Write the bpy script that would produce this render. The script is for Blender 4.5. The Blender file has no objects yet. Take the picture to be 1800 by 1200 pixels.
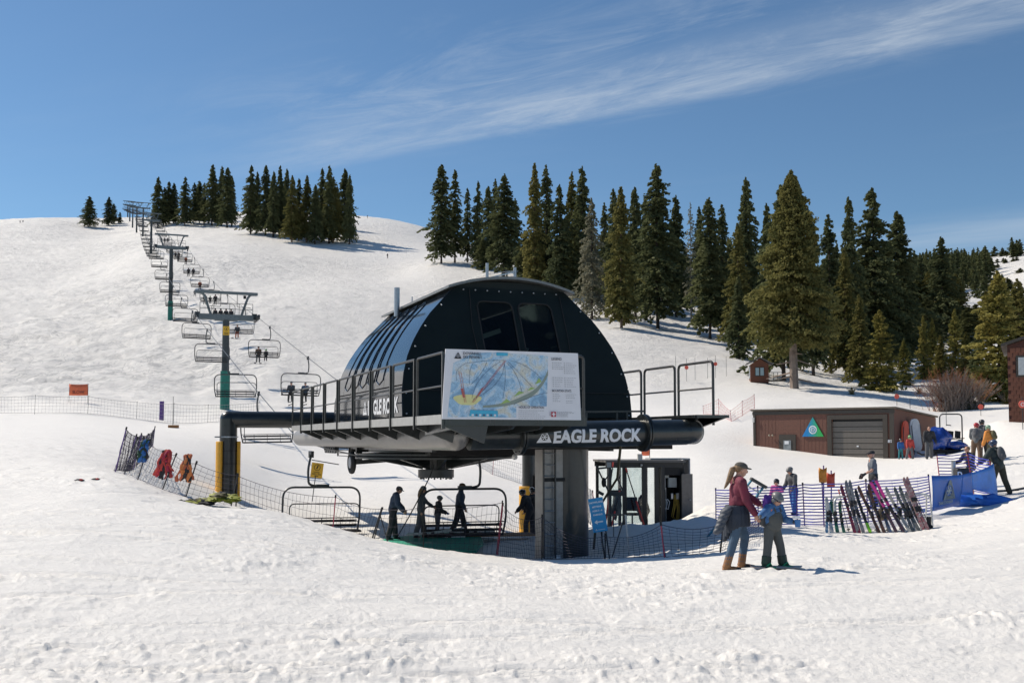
import bpy, bmesh, math, random
import numpy as np
from mathutils import Vector, Matrix, Euler
R = math.radians
PI = math.pi
SC = bpy.context.scene
COL = SC.collection
# ------------------------------------------------------------------ camera
CAMZ = 2.0
FPX = 1800.0
PITCH = R(3.0)
SHY = (172.0 - FPX*math.tan(PITCH))/1800.0
cd = bpy.data.cameras.new('camera')
cam = bpy.data.objects.new('camera', cd); COL.objects.link(cam)
cd.sensor_width = 36; cd.lens = 36; cd.shift_y = SHY
cd.clip_start = 0.1; cd.clip_end = 6000
cam.location = (0, 0, CAMZ); cam.rotation_euler = (R(90)+PITCH, 0, 0)
SC.camera = cam
# ------------------------------------------------------------------ light
SUN_EL = R(45); SUN_AZ = math.atan2(-0.87, 0.49)      # compass angle from +Y towards +X
SC.view_settings.view_transform = 'Standard'
SC.view_settings.look = 'None'
SC.view_settings.gamma = 1
SC.view_settings.exposure = 0.12
SC.view_settings.use_curve_mapping = False
W = bpy.data.worlds.new('World'); SC.world = W; W.use_nodes = True
wn = W.node_tree; wn.nodes.clear()
def wnode(t, **k):
    n = wn.nodes.new(t)
    for a, b in k.items(): setattr(n, a, b)
    return n
def wl(a, b): wn.links.new(a, b)
sky = wnode('ShaderNodeTexSky', sky_type='NISHITA', sun_disc=False)
sky.sun_elevation = SUN_EL; sky.sun_rotation = SUN_AZ
sky.altitude = 2000; sky.air_density = 1.15; sky.dust_density = 0.5; sky.ozone_density = 2.0
tc = wnode('ShaderNodeTexCoord'); sep = wnode('ShaderNodeSeparateXYZ'); wl(tc.outputs['Generated'], sep.inputs[0])
def wm(op, a, b=None, c=None, clamp=False):
    n = wnode('ShaderNodeMath', operation=op, use_clamp=clamp)
    for i, v in enumerate((a, b, c)):
        if v is None: continue
        if isinstance(v, (int, float)): n.inputs[i].default_value = v
        else: wl(v, n.inputs[i])
    return n.outputs[0]
# cirrus sheet: direction projected on a high flat layer (plane at height 1)
zc = wm('MAXIMUM', sep.outputs[2], 0.03)
cx = wm('DIVIDE', sep.outputs[0], zc); cy = wm('DIVIDE', sep.outputs[1], zc)
comb = wnode('ShaderNodeCombineXYZ'); wl(cx, comb.inputs[0]); wl(cy, comb.inputs[1])
# the main streak follows a line on that layer: fitted through two points of the streak
def layer(px, py):
    yc = SHY + (600-py)/1800; xc = (px-900)/1800
    d = Vector((xc, math.cos(PITCH)-yc*math.sin(PITCH), math.sin(PITCH)+yc*math.cos(PITCH)))
    return Vector((d.x/d.z, d.y/d.z))
LA, LB = layer(560, 262), layer(1400, 82)
ld = (LB-LA); LL = ld.length; ld.normalize(); lnrm = Vector((-ld.y, ld.x))
# along / across coordinates
al = wm('ADD', wm('MULTIPLY', wm('SUBTRACT', cx, LA.x), ld.x), wm('MULTIPLY', wm('SUBTRACT', cy, LA.y), ld.y))
ac = wm('ADD', wm('MULTIPLY', wm('SUBTRACT', cx, LA.x), lnrm.x), wm('MULTIPLY', wm('SUBTRACT', cy, LA.y), lnrm.y))
cc = wnode('ShaderNodeCombineXYZ'); wl(al, cc.inputs[0]); wl(ac, cc.inputs[1])
def wnoise(scale, sx, sy, detail=8, rough=.6, dist=0.0, loc=(0, 0, 0), rot=0):
    mp = wnode('ShaderNodeMapping'); wl(cc.outputs[0], mp.inputs[0])
    mp.inputs['Scale'].default_value = (sx, sy, 1); mp.inputs['Location'].default_value = loc
    mp.inputs['Rotation'].default_value = (0, 0, rot)
    n = wnode('ShaderNodeTexNoise'); wl(mp.outputs[0], n.inputs['Vector'])
    n.inputs['Scale'].default_value = scale; n.inputs['Detail'].default_value = detail
    n.inputs['Roughness'].default_value = rough; n.inputs['Distortion'].default_value = dist
    return n.outputs[0]
bend = wm('MULTIPLY', wm('SUBTRACT', wnoise(.55, .6, 1.0, 2, .5), .5), 0.7)
acb = wm('ADD', ac, bend)
STREAK = (acb, al)
n1 = wnoise(3.0, .6, 2.2, 14, .72, .45, (0, 0, 0), .12)
n2 = wnoise(2.4, .7, 1.8, 14, .70, .7, (3, 1, 0), .30)
n3 = wnoise(.5, .5, 1.5, 6, .6, .3, (7, 2, 0), -.2)
def ramp(v, a, b):                     # smooth 0..1 between a and b
    n = wnode('ShaderNodeMapRange', interpolation_type='SMOOTHSTEP'); wl(v, n.inputs[0])
    n.inputs[1].default_value = a; n.inputs[2].default_value = b
    return n.outputs[0]
# core: sharp far edge near +.17, soft towards the viewer
core = wm('MULTIPLY', ramp(acb, -.30, .06), wm('SUBTRACT', 1.0, ramp(acb, .09, .19)))
core = wm('MULTIPLY', core, ramp(al, -.9, .5))
core = wm('MULTIPLY', core, ramp(n1, .15, .88))
veil = wm('MULTIPLY', ramp(acb, -.75, -.12), wm('SUBTRACT', 1.0, ramp(acb, .05, .3)))
veil = wm('MULTIPLY', veil, wm('MULTIPLY', ramp(n2, .42, .80), ramp(al, -.6, .9)))
thin = wm('MULTIPLY', ramp(n3, .48, .85), .07)
low = wm('MULTIPLY', wm('MULTIPLY', ramp(ac, 2.1, 2.7), wm('SUBTRACT', 1.0, ramp(ac, 2.9, 4.2))), wm('MULTIPLY', ramp(n3, .3, .6), .30))
cl = wm('ADD', wm('MULTIPLY', core, .46), wm('ADD', wm('MULTIPLY', veil, .38), wm('ADD', thin, low)))
cl = wm('MULTIPLY', cl, ramp(sep.outputs[2], .02, .12), clamp=True)
tint = wnode('ShaderNodeMix', data_type='RGBA', blend_type='MULTIPLY'); tint.inputs[0].default_value = 1; wl(sky.outputs[0], tint.inputs[6]); tint.inputs[7].default_value = (.78, .96, 1.04, 1)
mixc = wnode('ShaderNodeMix', data_type='RGBA'); wl(cl, mixc.inputs[0]); wl(tint.outputs[2], mixc.inputs[6])
mixc.inputs[7].default_value = (6.6, 7.3, 8.0, 1)
bg = wnode('ShaderNodeBackground'); wl(mixc.outputs[2], bg.inputs[0]); bg.inputs[1].default_value = 0.088
wo = wnode('ShaderNodeOutputWorld'); wl(bg.outputs[0], wo.inputs[0])
sl = bpy.data.lights.new('sun', 'SUN'); sl.energy = 4.7; sl.angle = R(.53); sl.color = (1, .90, .765)
so = bpy.data.objects.new('sun', sl); COL.objects.link(so)
sdir = Vector((math.sin(SUN_AZ)*math.cos(SUN_EL), math.cos(SUN_AZ)*math.cos(SUN_EL), math.sin(SUN_EL)))
so.rotation_euler = (-sdir).to_track_quat('-Z', 'Y').to_euler(); so.location = (-30, 20, 40)

# ------------------------------------------------------------------ helpers
def at(px, py, Y):
    yc = SHY + (600-py)/1800; xc = (px-900)/1800
    d = Vector((xc, math.cos(PITCH)-yc*math.sin(PITCH), math.sin(PITCH)+yc*math.cos(PITCH)))
    return Vector((0, 0, CAMZ)) + d*(Y/d.y)
def xat(px, Y): return (px-900)/1800*Y*(1/(math.cos(PITCH)-0.0))
def tag(o, label=None, cat=None, group=None, kind=None):
    if label: o['label'] = label
    if cat: o['category'] = cat
    if group: o['group'] = group
    if kind: o['kind'] = kind
    return o
def thing(name, label, cat, loc=(0, 0, 0), rz=0, group=None):
    o = bpy.data.objects.new(name, None); COL.objects.link(o)
    o.location = loc; o.rotation_euler = (0, 0, rz); o.empty_display_size = .2
    return tag(o, label, cat, group)
def copy_tree(o, parent=None):
    c = o.copy(); COL.objects.link(c); c.parent = parent
    for ch in KIDS.get(o.name, []):
        copy_tree(ch, c)
    KIDS.setdefault(c.name, [])
    if parent: KIDS.setdefault(parent.name, []).append(c)
    return c
KIDS = {}
def adopt(o, parent):
    if parent is not None:
        o.parent = parent; KIDS.setdefault(parent.name, []).append(o)
class MB:
    def __init__(s): s.v = []; s.f = []; s.M = None
    def add(s, vs, fs):
        b = len(s.v)
        if s.M is not None: vs = [s.M @ Vector(v) for v in vs]
        s.v += [tuple(v) for v in vs]; s.f += [tuple(i+b for i in f) for f in fs]; return s
    def box(s, c, d, rot=None, taper=1.0):
        hx, hy, hz = d[0]/2, d[1]/2, d[2]/2
        vs = [Vector((x*hx*(taper if z > 0 else 1), y*hy*(taper if z > 0 else 1), z*hz)) for z in (-1, 1) for y in (-1, 1) for x in (-1, 1)]
        if rot is not None:
            m = rot if isinstance(rot, Matrix) else Euler(rot).to_matrix()
            vs = [m @ v for v in vs]
        c = Vector(c)
        return s.add([v+c for v in vs], [(0, 2, 3, 1), (4, 5, 7, 6), (0, 1, 5, 4), (2, 6, 7, 3), (0, 4, 6, 2), (1, 3, 7, 5)])
    def bar(s, a, b, w, h=None):                 # rectangular bar from a to b
        a = Vector(a); b = Vector(b); d = b-a; h = h or w
        q = d.to_track_quat('Z', 'Y').to_matrix()
        return s.box((a+b)/2, (w, h, d.length), q)
    def tube(s, pts, r, n=8, caps=True, closed=False):
        pts = [Vector(p) for p in pts]; m = len(pts)
        rs = r if isinstance(r, (list, tuple)) else [r]*m
        vs = []; fs = []; prev = None
        for i, p in enumerate(pts):
            if closed: t = (pts[(i+1) % m]-pts[i-1])
            else: t = (pts[min(i+1, m-1)]-pts[max(i-1, 0)])
            t.normalize()
            if prev is None:
                ref = Vector((0, 0, 1)) if abs(t.z) < .95 else Vector((1, 0, 0))
                u = t.cross(ref).normalized()
            else:
                u = (prev - t*prev.dot(t)).normalized()
            prev = u; w = t.cross(u)
            for k in range(n):
                a = 2*PI*k/n
                vs.append(p + (u*math.cos(a)+w*math.sin(a))*rs[i])
        for i in range(m if closed else m-1):
            j = (i+1) % m
            for k in range(n):
                l = (k+1) % n
                fs.append((i*n+k, i*n+l, j*n+l, j*n+k))
        if caps and not closed:
            fs.append(tuple(range(n))[::-1]); fs.append(tuple((m-1)*n+k for k in range(n)))
        return s.add(vs, fs)
    def cyl(s, a, b, r0, r1=None, n=16): return s.tube([a, b], [r0, r0 if r1 is None else r1], n)
    def ball(s, c, r, n=12, m=8, rot=None):
        r = r if isinstance(r, (tuple, list)) else (r, r, r)
        vs = [Vector((0, 0, r[2]))]
        for i in range(1, m):
            a = PI*i/m
            for k in range(n):
                b = 2*PI*k/n
                vs.append(Vector((r[0]*math.sin(a)*math.cos(b), r[1]*math.sin(a)*math.sin(b), r[2]*math.cos(a))))
        vs.append(Vector((0, 0, -r[2])))
        fs = [(0, 1+k, 1+(k+1) % n) for k in range(n)]
        for i in range(m-2):
            for k in range(n):
                l = (k+1) % n
                fs.append((1+i*n+k, 1+(i+1)*n+k, 1+(i+1)*n+l, 1+i*n+l))
        e = len(vs)-1; b0 = 1+(m-2)*n
        fs += [(e, b0+(k+1) % n, b0+k) for k in range(n)]
        if rot is not None:
            mm = rot if isinstance(rot, Matrix) else Euler(rot).to_matrix(); vs = [mm @ v for v in vs]
        c = Vector(c)
        return s.add([v+c for v in vs], fs)
    def prism(s, poly, d):                       # poly: 3-D points of a planar outline, d: extrusion vector
        n = len(poly); d = Vector(d); a = [Vector(p) for p in poly]
        vs = a + [p+d for p in a]
        fs = [tuple(range(n))[::-1], tuple(range(n, 2*n))] + [(i, (i+1) % n, n+(i+1) % n, n+i) for i in range(n)]
        return s.add(vs, fs)
    def ring(s, c, ax, r, t, w, n=40):           # flat ring: radius r, radial thickness t, width w along ax
        c = Vector(c); ax = Vector(ax).normalized()
        u = ax.orthogonal().normalized(); v = ax.cross(u); vs = []; fs = []
        for k in range(n):
            a = 2*PI*k/n; e = u*math.cos(a)+v*math.sin(a)
            vs += [c+e*(r-t/2)-ax*w/2, c+e*(r+t/2)-ax*w/2, c+e*(r+t/2)+ax*w/2, c+e*(r-t/2)+ax*w/2]
        for k in range(n):
            l = (k+1) % n
            for q in range(4):
                fs.append((4*k+q, 4*l+q, 4*l+(q+1) % 4, 4*k+(q+1) % 4))
        return s.add(vs, fs)
    def mesh(s, name, m, smooth=False):
        me = bpy.data.meshes.new(name); me.from_pydata(s.v, [], s.f)
        me.update()
        bm = bmesh.new(); bm.from_mesh(me); bmesh.ops.recalc_face_normals(bm, faces=bm.faces); bm.to_mesh(me); bm.free()
        me.materials.append(m)
        if smooth:
            smooth_by_angle(me)
        return me
    def build(s, name, m, parent=None, smooth=True, bevel=0, label=None):
        me = s.mesh(name, m, smooth)
        o = bpy.data.objects.new(name, me); COL.objects.link(o); adopt(o, parent)
        if bevel:
            b = o.modifiers.new('bevel', 'BEVEL'); b.width = bevel; b.segments = 2; b.limit_method = 'ANGLE'
        if label: o['label'] = label
        return o
def smooth_by_angle(me, ang=R(38)):
    me.polygons.foreach_set('use_smooth', [True]*len(me.polygons))
    try: me.set_sharp_from_angle(angle=ang)
    except Exception: pass
def inst(name, me, parent=None, loc=None, M=None):
    o = bpy.data.objects.new(name, me); COL.objects.link(o); adopt(o, parent)
    if M is not None: o.matrix_local = M
    if loc is not None: o.location = loc
    return o
def rounded(pts, r, n=5):                        # fillet the inner corners of a polyline
    pts = [Vector(p) for p in pts]; out = [pts[0]]
    for i in range(1, len(pts)-1):
        a, b, c = pts[i-1], pts[i], pts[i+1]
        u = (a-b).normalized(); w = (c-b).normalized(); rr = min(r, (a-b).length*.45, (c-b).length*.45)
        p0 = b+u*rr; p1 = b+w*rr
        for k in range(n+1):
            t = k/n; out.append(p0*(1-t)**2 + b*2*t*(1-t) + p1*t*t)
    out.append(pts[-1]); return out
def plate(outer, holes=(), th=.01):
    """flat plate in local XY filled between outline and holes, thickness th along +Z; returns verts, faces"""
    cu = bpy.data.curves.new('tmp', 'CURVE'); cu.dimensions = '2D'; cu.fill_mode = 'BOTH'; cu.extrude = th/2
    for lp in [outer]+list(holes):
        sp = cu.splines.new('POLY'); sp.points.add(len(lp)-1)
        for i, p in enumerate(lp): sp.points[i].co = (p[0], p[1], 0, 1)
        sp.use_cyclic_u = True
    return curve_geo(cu)
def curve_geo(cu):
    o = bpy.data.objects.new('tmp', cu); COL.objects.link(o)
    dg = bpy.context.evaluated_depsgraph_get()
    me = bpy.data.meshes.new_from_object(o.evaluated_get(dg))
    v = [tuple(x.co) for x in me.vertices]; f = [tuple(p.vertices) for p in me.polygons]
    bpy.data.objects.remove(o); bpy.data.curves.remove(cu); bpy.data.meshes.remove(me)
    return v, f
TXT = {}
def text_geo(s, size=1.0, bold=.0, ext=.0, align='LEFT', width=None, shear=0, res=3):
    k = (s, size, bold, ext, align, width)
    if k in TXT: return TXT[k]
    cu = bpy.data.curves.new('tmp', 'FONT'); cu.body = s; cu.size = size; cu.offset = bold; cu.extrude = ext
    cu.align_x = align; cu.resolution_u = res
    v, f = curve_geo(cu)
    if width:
        x0 = min(p[0] for p in v); x1 = max(p[0] for p in v); q = width/(x1-x0)
        v = [((p[0]-x0)*q, p[1], p[2]) for p in v]
    TXT[k] = (v, f); return v, f
# ------------------------------------------------------------------ materials
MATS = {}
def mat(name, col, rough=.6, metal=0.0, var=.12, scale=6.0, bump=0.0, bscale=None, spec=.5, coat=0.0, col2=None, det=5, trans=0.0, objrand=0.0, wear=None, bdist=.02):
    if name in MATS: return MATS[name]
    m = bpy.data.materials.new(name); m.use_nodes = True; nt = m.node_tree; N = nt.nodes; L = nt.links
    b = N['Principled BSDF']; b.inputs['Roughness'].default_value = rough; b.inputs['Metallic'].default_value = metal
    b.inputs['Specular IOR Level'].default_value = spec; b.inputs['Coat Weight'].default_value = coat
    tcn = N.new('ShaderNodeTexCoord')
    n = N.new('ShaderNodeTexNoise'); n.inputs['Scale'].default_value = scale; n.inputs['Detail'].default_value = det; n.inputs['Roughness'].default_value = .6
    L.new(tcn.outputs['Object'], n.inputs['Vector'])
    mx = N.new('ShaderNodeMix'); mx.data_type = 'RGBA'
    mr = N.new('ShaderNodeMapRange'); mr.inputs[1].default_value = .3; mr.inputs[2].default_value = .7; L.new(n.outputs[0], mr.inputs[0]); L.new(mr.outputs[0], mx.inputs[0])
    c2 = col2 if col2 else tuple(c*(1+var) for c in col); c1 = col if col2 else tuple(c*(1-var) for c in col)
    mx.inputs[6].default_value = (*c1, 1); mx.inputs[7].default_value = (*c2, 1)
    out = mx.outputs[2]
    if objrand:
        oi = N.new('ShaderNodeObjectInfo'); hs = N.new('ShaderNodeHueSaturation'); L.new(out, hs.inputs['Color'])
        a = N.new('ShaderNodeMapRange'); L.new(oi.outputs['Random'], a.inputs[0]); a.inputs[3].default_value = 1-objrand; a.inputs[4].default_value = 1+objrand
        L.new(a.outputs[0], hs.inputs['Value'])
        h = N.new('ShaderNodeMapRange'); L.new(oi.outputs['Random'], h.inputs[0]); h.inputs[3].default_value = .5-.03*objrand; h.inputs[4].default_value = .5+.03*objrand
        L.new(h.outputs[0], hs.inputs['Hue']); out = hs.outputs[0]
    L.new(out, b.inputs['Base Color'])
    rr = N.new('ShaderNodeMapRange'); L.new(n.outputs[0], rr.inputs[0]); rr.inputs[1].default_value = .3; rr.inputs[2].default_value = .7
    rr.inputs[3].default_value = max(.02, rough*.85); rr.inputs[4].default_value = min(1, rough*1.15); L.new(rr.outputs[0], b.inputs['Roughness'])
    if bump:
        bn = N.new('ShaderNodeTexNoise'); bn.inputs['Scale'].default_value = bscale or scale*3; bn.inputs['Detail'].default_value = 4
        L.new(tcn.outputs['Object'], bn.inputs['Vector'])
        bp = N.new('ShaderNodeBump'); bp.inputs['Strength'].default_value = bump; bp.inputs['Distance'].default_value = bdist
        L.new(bn.outputs[0], bp.inputs['Height']); L.new(bp.outputs[0], b.inputs['Normal'])
    if trans: b.inputs['Transmission Weight'].default_value = trans
    MATS[name] = m; return m
def glass(name, tint=(.6, .7, .72), alpha=.75, rough=.02, ior=1.5):
    if name in MATS: return MATS[name]
    m = bpy.data.materials.new(name); m.use_nodes = True; nt = m.node_tree; N = nt.nodes; L = nt.links
    for x in list(N): N.remove(x)
    o = N.new('ShaderNodeOutputMaterial'); t = N.new('ShaderNodeBsdfTransparent'); t.inputs[0].default_value = (*tint, 1)
    g = N.new('ShaderNodeBsdfGlossy'); g.inputs['Roughness'].default_value = rough
    fr = N.new('ShaderNodeFresnel'); fr.inputs[0].default_value = ior
    n = N.new('ShaderNodeTexNoise'); n.inputs['Scale'].default_value = 3
    ma = N.new('ShaderNodeMath'); ma.operation = 'MULTIPLY_ADD'; L.new(n.outputs[0], ma.inputs[0]); ma.inputs[1].default_value = .05 if ior > 1.4 else .01; L.new(fr.outputs[0], ma.inputs[2])
    mx = N.new('ShaderNodeMixShader'); L.new(ma.outputs[0], mx.inputs[0]); L.new(t.outputs[0], mx.inputs[1]); L.new(g.outputs[0], mx.inputs[2]); L.new(mx.outputs[0], o.inputs[0])
    MATS[name] = m; return m
blk = mat('black_paint', (.016, .020, .021), .32, 0, .35, 5, .12, 40, coat=.25, bdist=.003)
blk_gloss = mat('gloss_black_panel', (.008, .013, .020), .08, 0, .25, 1.5, .06, 1.2, spec=.62, coat=.12, bdist=.012)
blk_face = mat('satin_black_panel', (.006, .011, .011), .5, 0, .25, 1.5, 0, spec=.22)
railm = mat('railing_dark_steel', (.055, .055, .052), .38, .35, .2, 9)
tubem = mat('sunlit_black_tube_paint', (.22, .215, .21), .34, .4, .25, 5, .2, 60, bdist=.002)  # black paint lightened to grey: sun and snow reflection put into the colour
steel = mat('galvanised_steel', (.42, .44, .46), .42, .8, .15, 14)
dsteel = mat('dark_chair_steel', (.045, .05, .055), .4, .4, .2, 10)
tgrey = mat('tower_dark_grey', (.050, .060, .062), .5, .2, .2, 3)
hgrey = mat('crossarm_grey', (.13, .155, .165), .5, .3, .2, 5)
rubber = mat('black_rubber', (.015, .015, .016), .75, 0, .2, 20)
white_p = mat('white_paint', (.78, .79, .80), .45, 0, .04, 6)
deckg = mat('deck_edge_grey', (.36, .36, .35), .55, .2, .12, 8)
yel = mat('yellow_foam_pad', (.70, .36, .03), .6, 0, .14, 5, .4, 8)
netb = mat('black_net_cord', (.05, .045, .07), .8, 0, .1, 5)
netf = mat('grey_net_cord', (.24, .24, .25), .8, 0, .1, 5)
blue_net = mat('blue_fence_plastic', (.06, .07, .45), .5, 0, .15, 3)
blue_ban = mat('blue_banner_vinyl', (.02, .12, .48), .45, 0, .2, 2.5, .4, 3)
redpole = mat('red_fence_pole', (.42, .04, .08), .5, 0, .15, 6)
purp_pole = mat('purple_fence_pole', (.10, .04, .22), .5, 0, .15, 6)
orange = mat('orange_cloth', (.72, .16, .07), .7, 0, .15, 6, .3, 14)
brown_w = mat('brown_wood_siding', (.16, .072, .050), .75, 0, .22, 9, .4, 30)
# ------------------------------------------------------------------ terrain
CP = [ # px, py, depth
(0,1200,8.4),(450,1200,8.4),(900,1200,8.4),(1350,1200,8.4),(1800,1200,8.4),
(0,1000,13.2),(450,1010,13.6),(900,1060,12.4),(1300,1000,15.9),(1350,999,15.8),(1800,1010,14.2),(900,1010,16.5),
(0,850,23.5),(100,852,23),(160,850,23),(0,790,37),(0,748,62),(150,740,76),(230,835,27.5),(290,862,25),(370,890,22.5),(440,893,23.5),
(500,907,24.3),(580,932,24.5),(650,951,25),(750,966,24),(850,976,22.8),(1010,986,20.5),(1200,990,18.3),(1130,989,19),(1010,985,22),
(1600,960,22),(1800,900,27),(1800,960,20),(1450,960,21),
# pit under the lift and the board
(470,950,29),(560,968,31),(650,968,32),(650,950,35),(880,968,30.5),(880,944,35.5),(760,970,30.5),(760,944,36),
(560,925,38),(600,880,46),(700,905,42),(600,850,54),(500,850,50),(430,850,44),(402,872,40),(330,810,44),(330,765,66),(550,800,66),(450,765,72),(700,830,60),(800,850,55),
(930,938,44),(960,975,29),(1000,980,27.5),(1080,968,27),(1150,958,28.5),(1120,932,33),(1060,930,34),(1200,928,33),(1140,928,37),(1210,924,37),(1250,915,35),(1300,935,27),(1240,965,23),(1280,950,24),
(1000,900,50),(1130,806,62),(1200,850,50),(1050,800,66),(1250,812,56),
(1380,905,38),(1450,923,28.2),(1450,940,25.5),(1600,932,26.5),(1560,915,29.5),(1650,905,30),(1745,892,31),(1760,872,33),(1532,882,33),
(1450,835,50),(1573,805,60),(1450,800,62.5),(1325,783,66),(1280,760,70),(1632,808,55),(1715,815,45),(1800,850,36),(1680,790,62),(1660,800,58),(1600,806,58),
(1700,755,72),(1800,745,68),(1760,738,66),(1640,735,80),(1640,722,92),(1680,718,93),(1760,722,88),
(1325,722,78),(1480,716,86),(1573,716,84),(1402,684,106),(1335,670,112),(1360,674,112),(1500,690,104),(1250,720,84),
(1250,680,108),(1300,625,142),(1170,575,190),(1100,590,155),(1060,560,190),(1120,620,140),(1130,700,92),(1180,740,76),
(1550,682,118),(1600,672,128),(1515,672,128),(1640,662,140),(1700,655,145),(1780,655,140),(1460,640,150),
(1560,590,215),(1650,560,250),(1560,520,300),(1400,560,240),(1300,540,250),(1780,560,250),(1700,600,200),(1800,640,150),
(900,480,285),(770,462,300),(840,466,300),(1000,530,225),(1000,500,260),(1150,500,300),
(1620,474,480),(1700,458,520),(1800,441,520),(1740,495,400),(1800,480,390),(1660,500,420),(1700,520,350),(1400,490,430),(1200,470,430),(1050,460,420),
(600,432,378),(500,417,392),(440,412,400),(620,379,520),(690,386,500),(750,401,470),(720,430,390),(700,480,300),(820,430,430),(900,440,420),
(0,390,560),(100,388,570),(150,405,540),(220,382,630),(185,399,565),(300,397,490),(400,398,480),(330,380,560),(500,378,540),(410,378,540),
(240,409,500),(233,400,550),(251,416,450),(264,446,335),(298,566,190),(395,722,100),(150,480,330),(0,480,330),(0,560,215),(150,560,215),(450,520,240),(500,600,160),(600,600,165),(600,500,255),
(500,690,120),(100,655,140),(0,668,130),(200,668,130),(138,709,95),(0,710,98),(60,735,78),(300,665,135),(300,700,112),(300,742,86),(440,740,88),(560,730,98),(700,560,205),(700,650,130),(850,600,180),(900,700,100),(620,690,122),(750,750,86),(950,640,135),
]
def fall(ts, d, py):                     # ground drops away behind the ridge
    return [(p, py, d) for p in ts]
CP += fall((0, 220, 400, 620), 760, 420) + fall((0, 400, 800, 1200, 1800), 1200, 640) + fall((820, 1050, 1300, 1550), 640, 520) + fall((1700, 1800), 760, 490)
_P = []
for px, py, Y in CP:
    p = at(px, py, Y); r = math.hypot(p.x, p.y)
    _P.append((math.atan2(p.x, p.y)*2.6, math.log(r), (p.z-CAMZ)/r))
_P = np.array(_P)
def _phi(d2): return np.where(d2 > 1e-12, .5*d2*np.log(np.maximum(d2, 1e-12)), 0)
_n = len(_P)
_K = _phi(((_P[:, None, :2]-_P[None, :, :2])**2).sum(-1)) + np.eye(_n)*2e-4
_Q = np.c_[np.ones(_n), _P[:, :2]]
_A = np.zeros((_n+3, _n+3)); _A[:_n, :_n] = _K; _A[:_n, _n:] = _Q; _A[_n:, :_n] = _Q.T
_sol = np.linalg.solve(_A, np.r_[_P[:, 2], 0, 0, 0])
TH = np.linspace(-R(33), R(33), 260); LR = np.linspace(math.log(5.5), math.log(2600), 420)
_g = np.stack(np.meshgrid(TH*2.6, LR, indexing='ij'), -1).reshape(-1, 2)
_S = np.empty(len(_g))
for i in range(0, len(_g), 8000):
    q = _g[i:i+8000]
    _S[i:i+8000] = _phi(((q[:, None]-_P[None, :, :2])**2).sum(-1)) @ _sol[:_n] + _sol[_n] + q @ _sol[_n+1:]
_S = _S.reshape(len(TH), len(LR))
def ground(x, y):
    x = np.asarray(x, float); y = np.asarray(y, float)
    r = np.maximum(np.hypot(x, y), .5); th = np.arctan2(x, y)
    a = (np.clip(th, TH[0], TH[-1])-TH[0])/(TH[1]-TH[0]); b = (np.clip(np.log(r), LR[0], LR[-1])-LR[0])/(LR[1]-LR[0])
    i = np.clip(a.astype(int), 0, len(TH)-2); j = np.clip(b.astype(int), 0, len(LR)-2); fa = a-i; fb = b-j
    s = (_S[i, j]*(1-fa)+_S[i+1, j]*fa)*(1-fb) + (_S[i, j+1]*(1-fa)+_S[i+1, j+1]*fa)*fb
    z = CAMZ + s*r
    z = np.where(r < 8, 0.0*(1-np.clip((r-5.5)/2.5, 0, 1)) + z*np.clip((r-5.5)/2.5, 0, 1), z)
    w = np.clip((np.abs(th)-R(33))/R(40), 0, 1); w = w*w*(3-2*w)
    zf = np.clip((r-60)*.02, 0, 8)
    return z*(1-w) + zf*w
def G(x, y): return float(ground(x, y))
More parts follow.
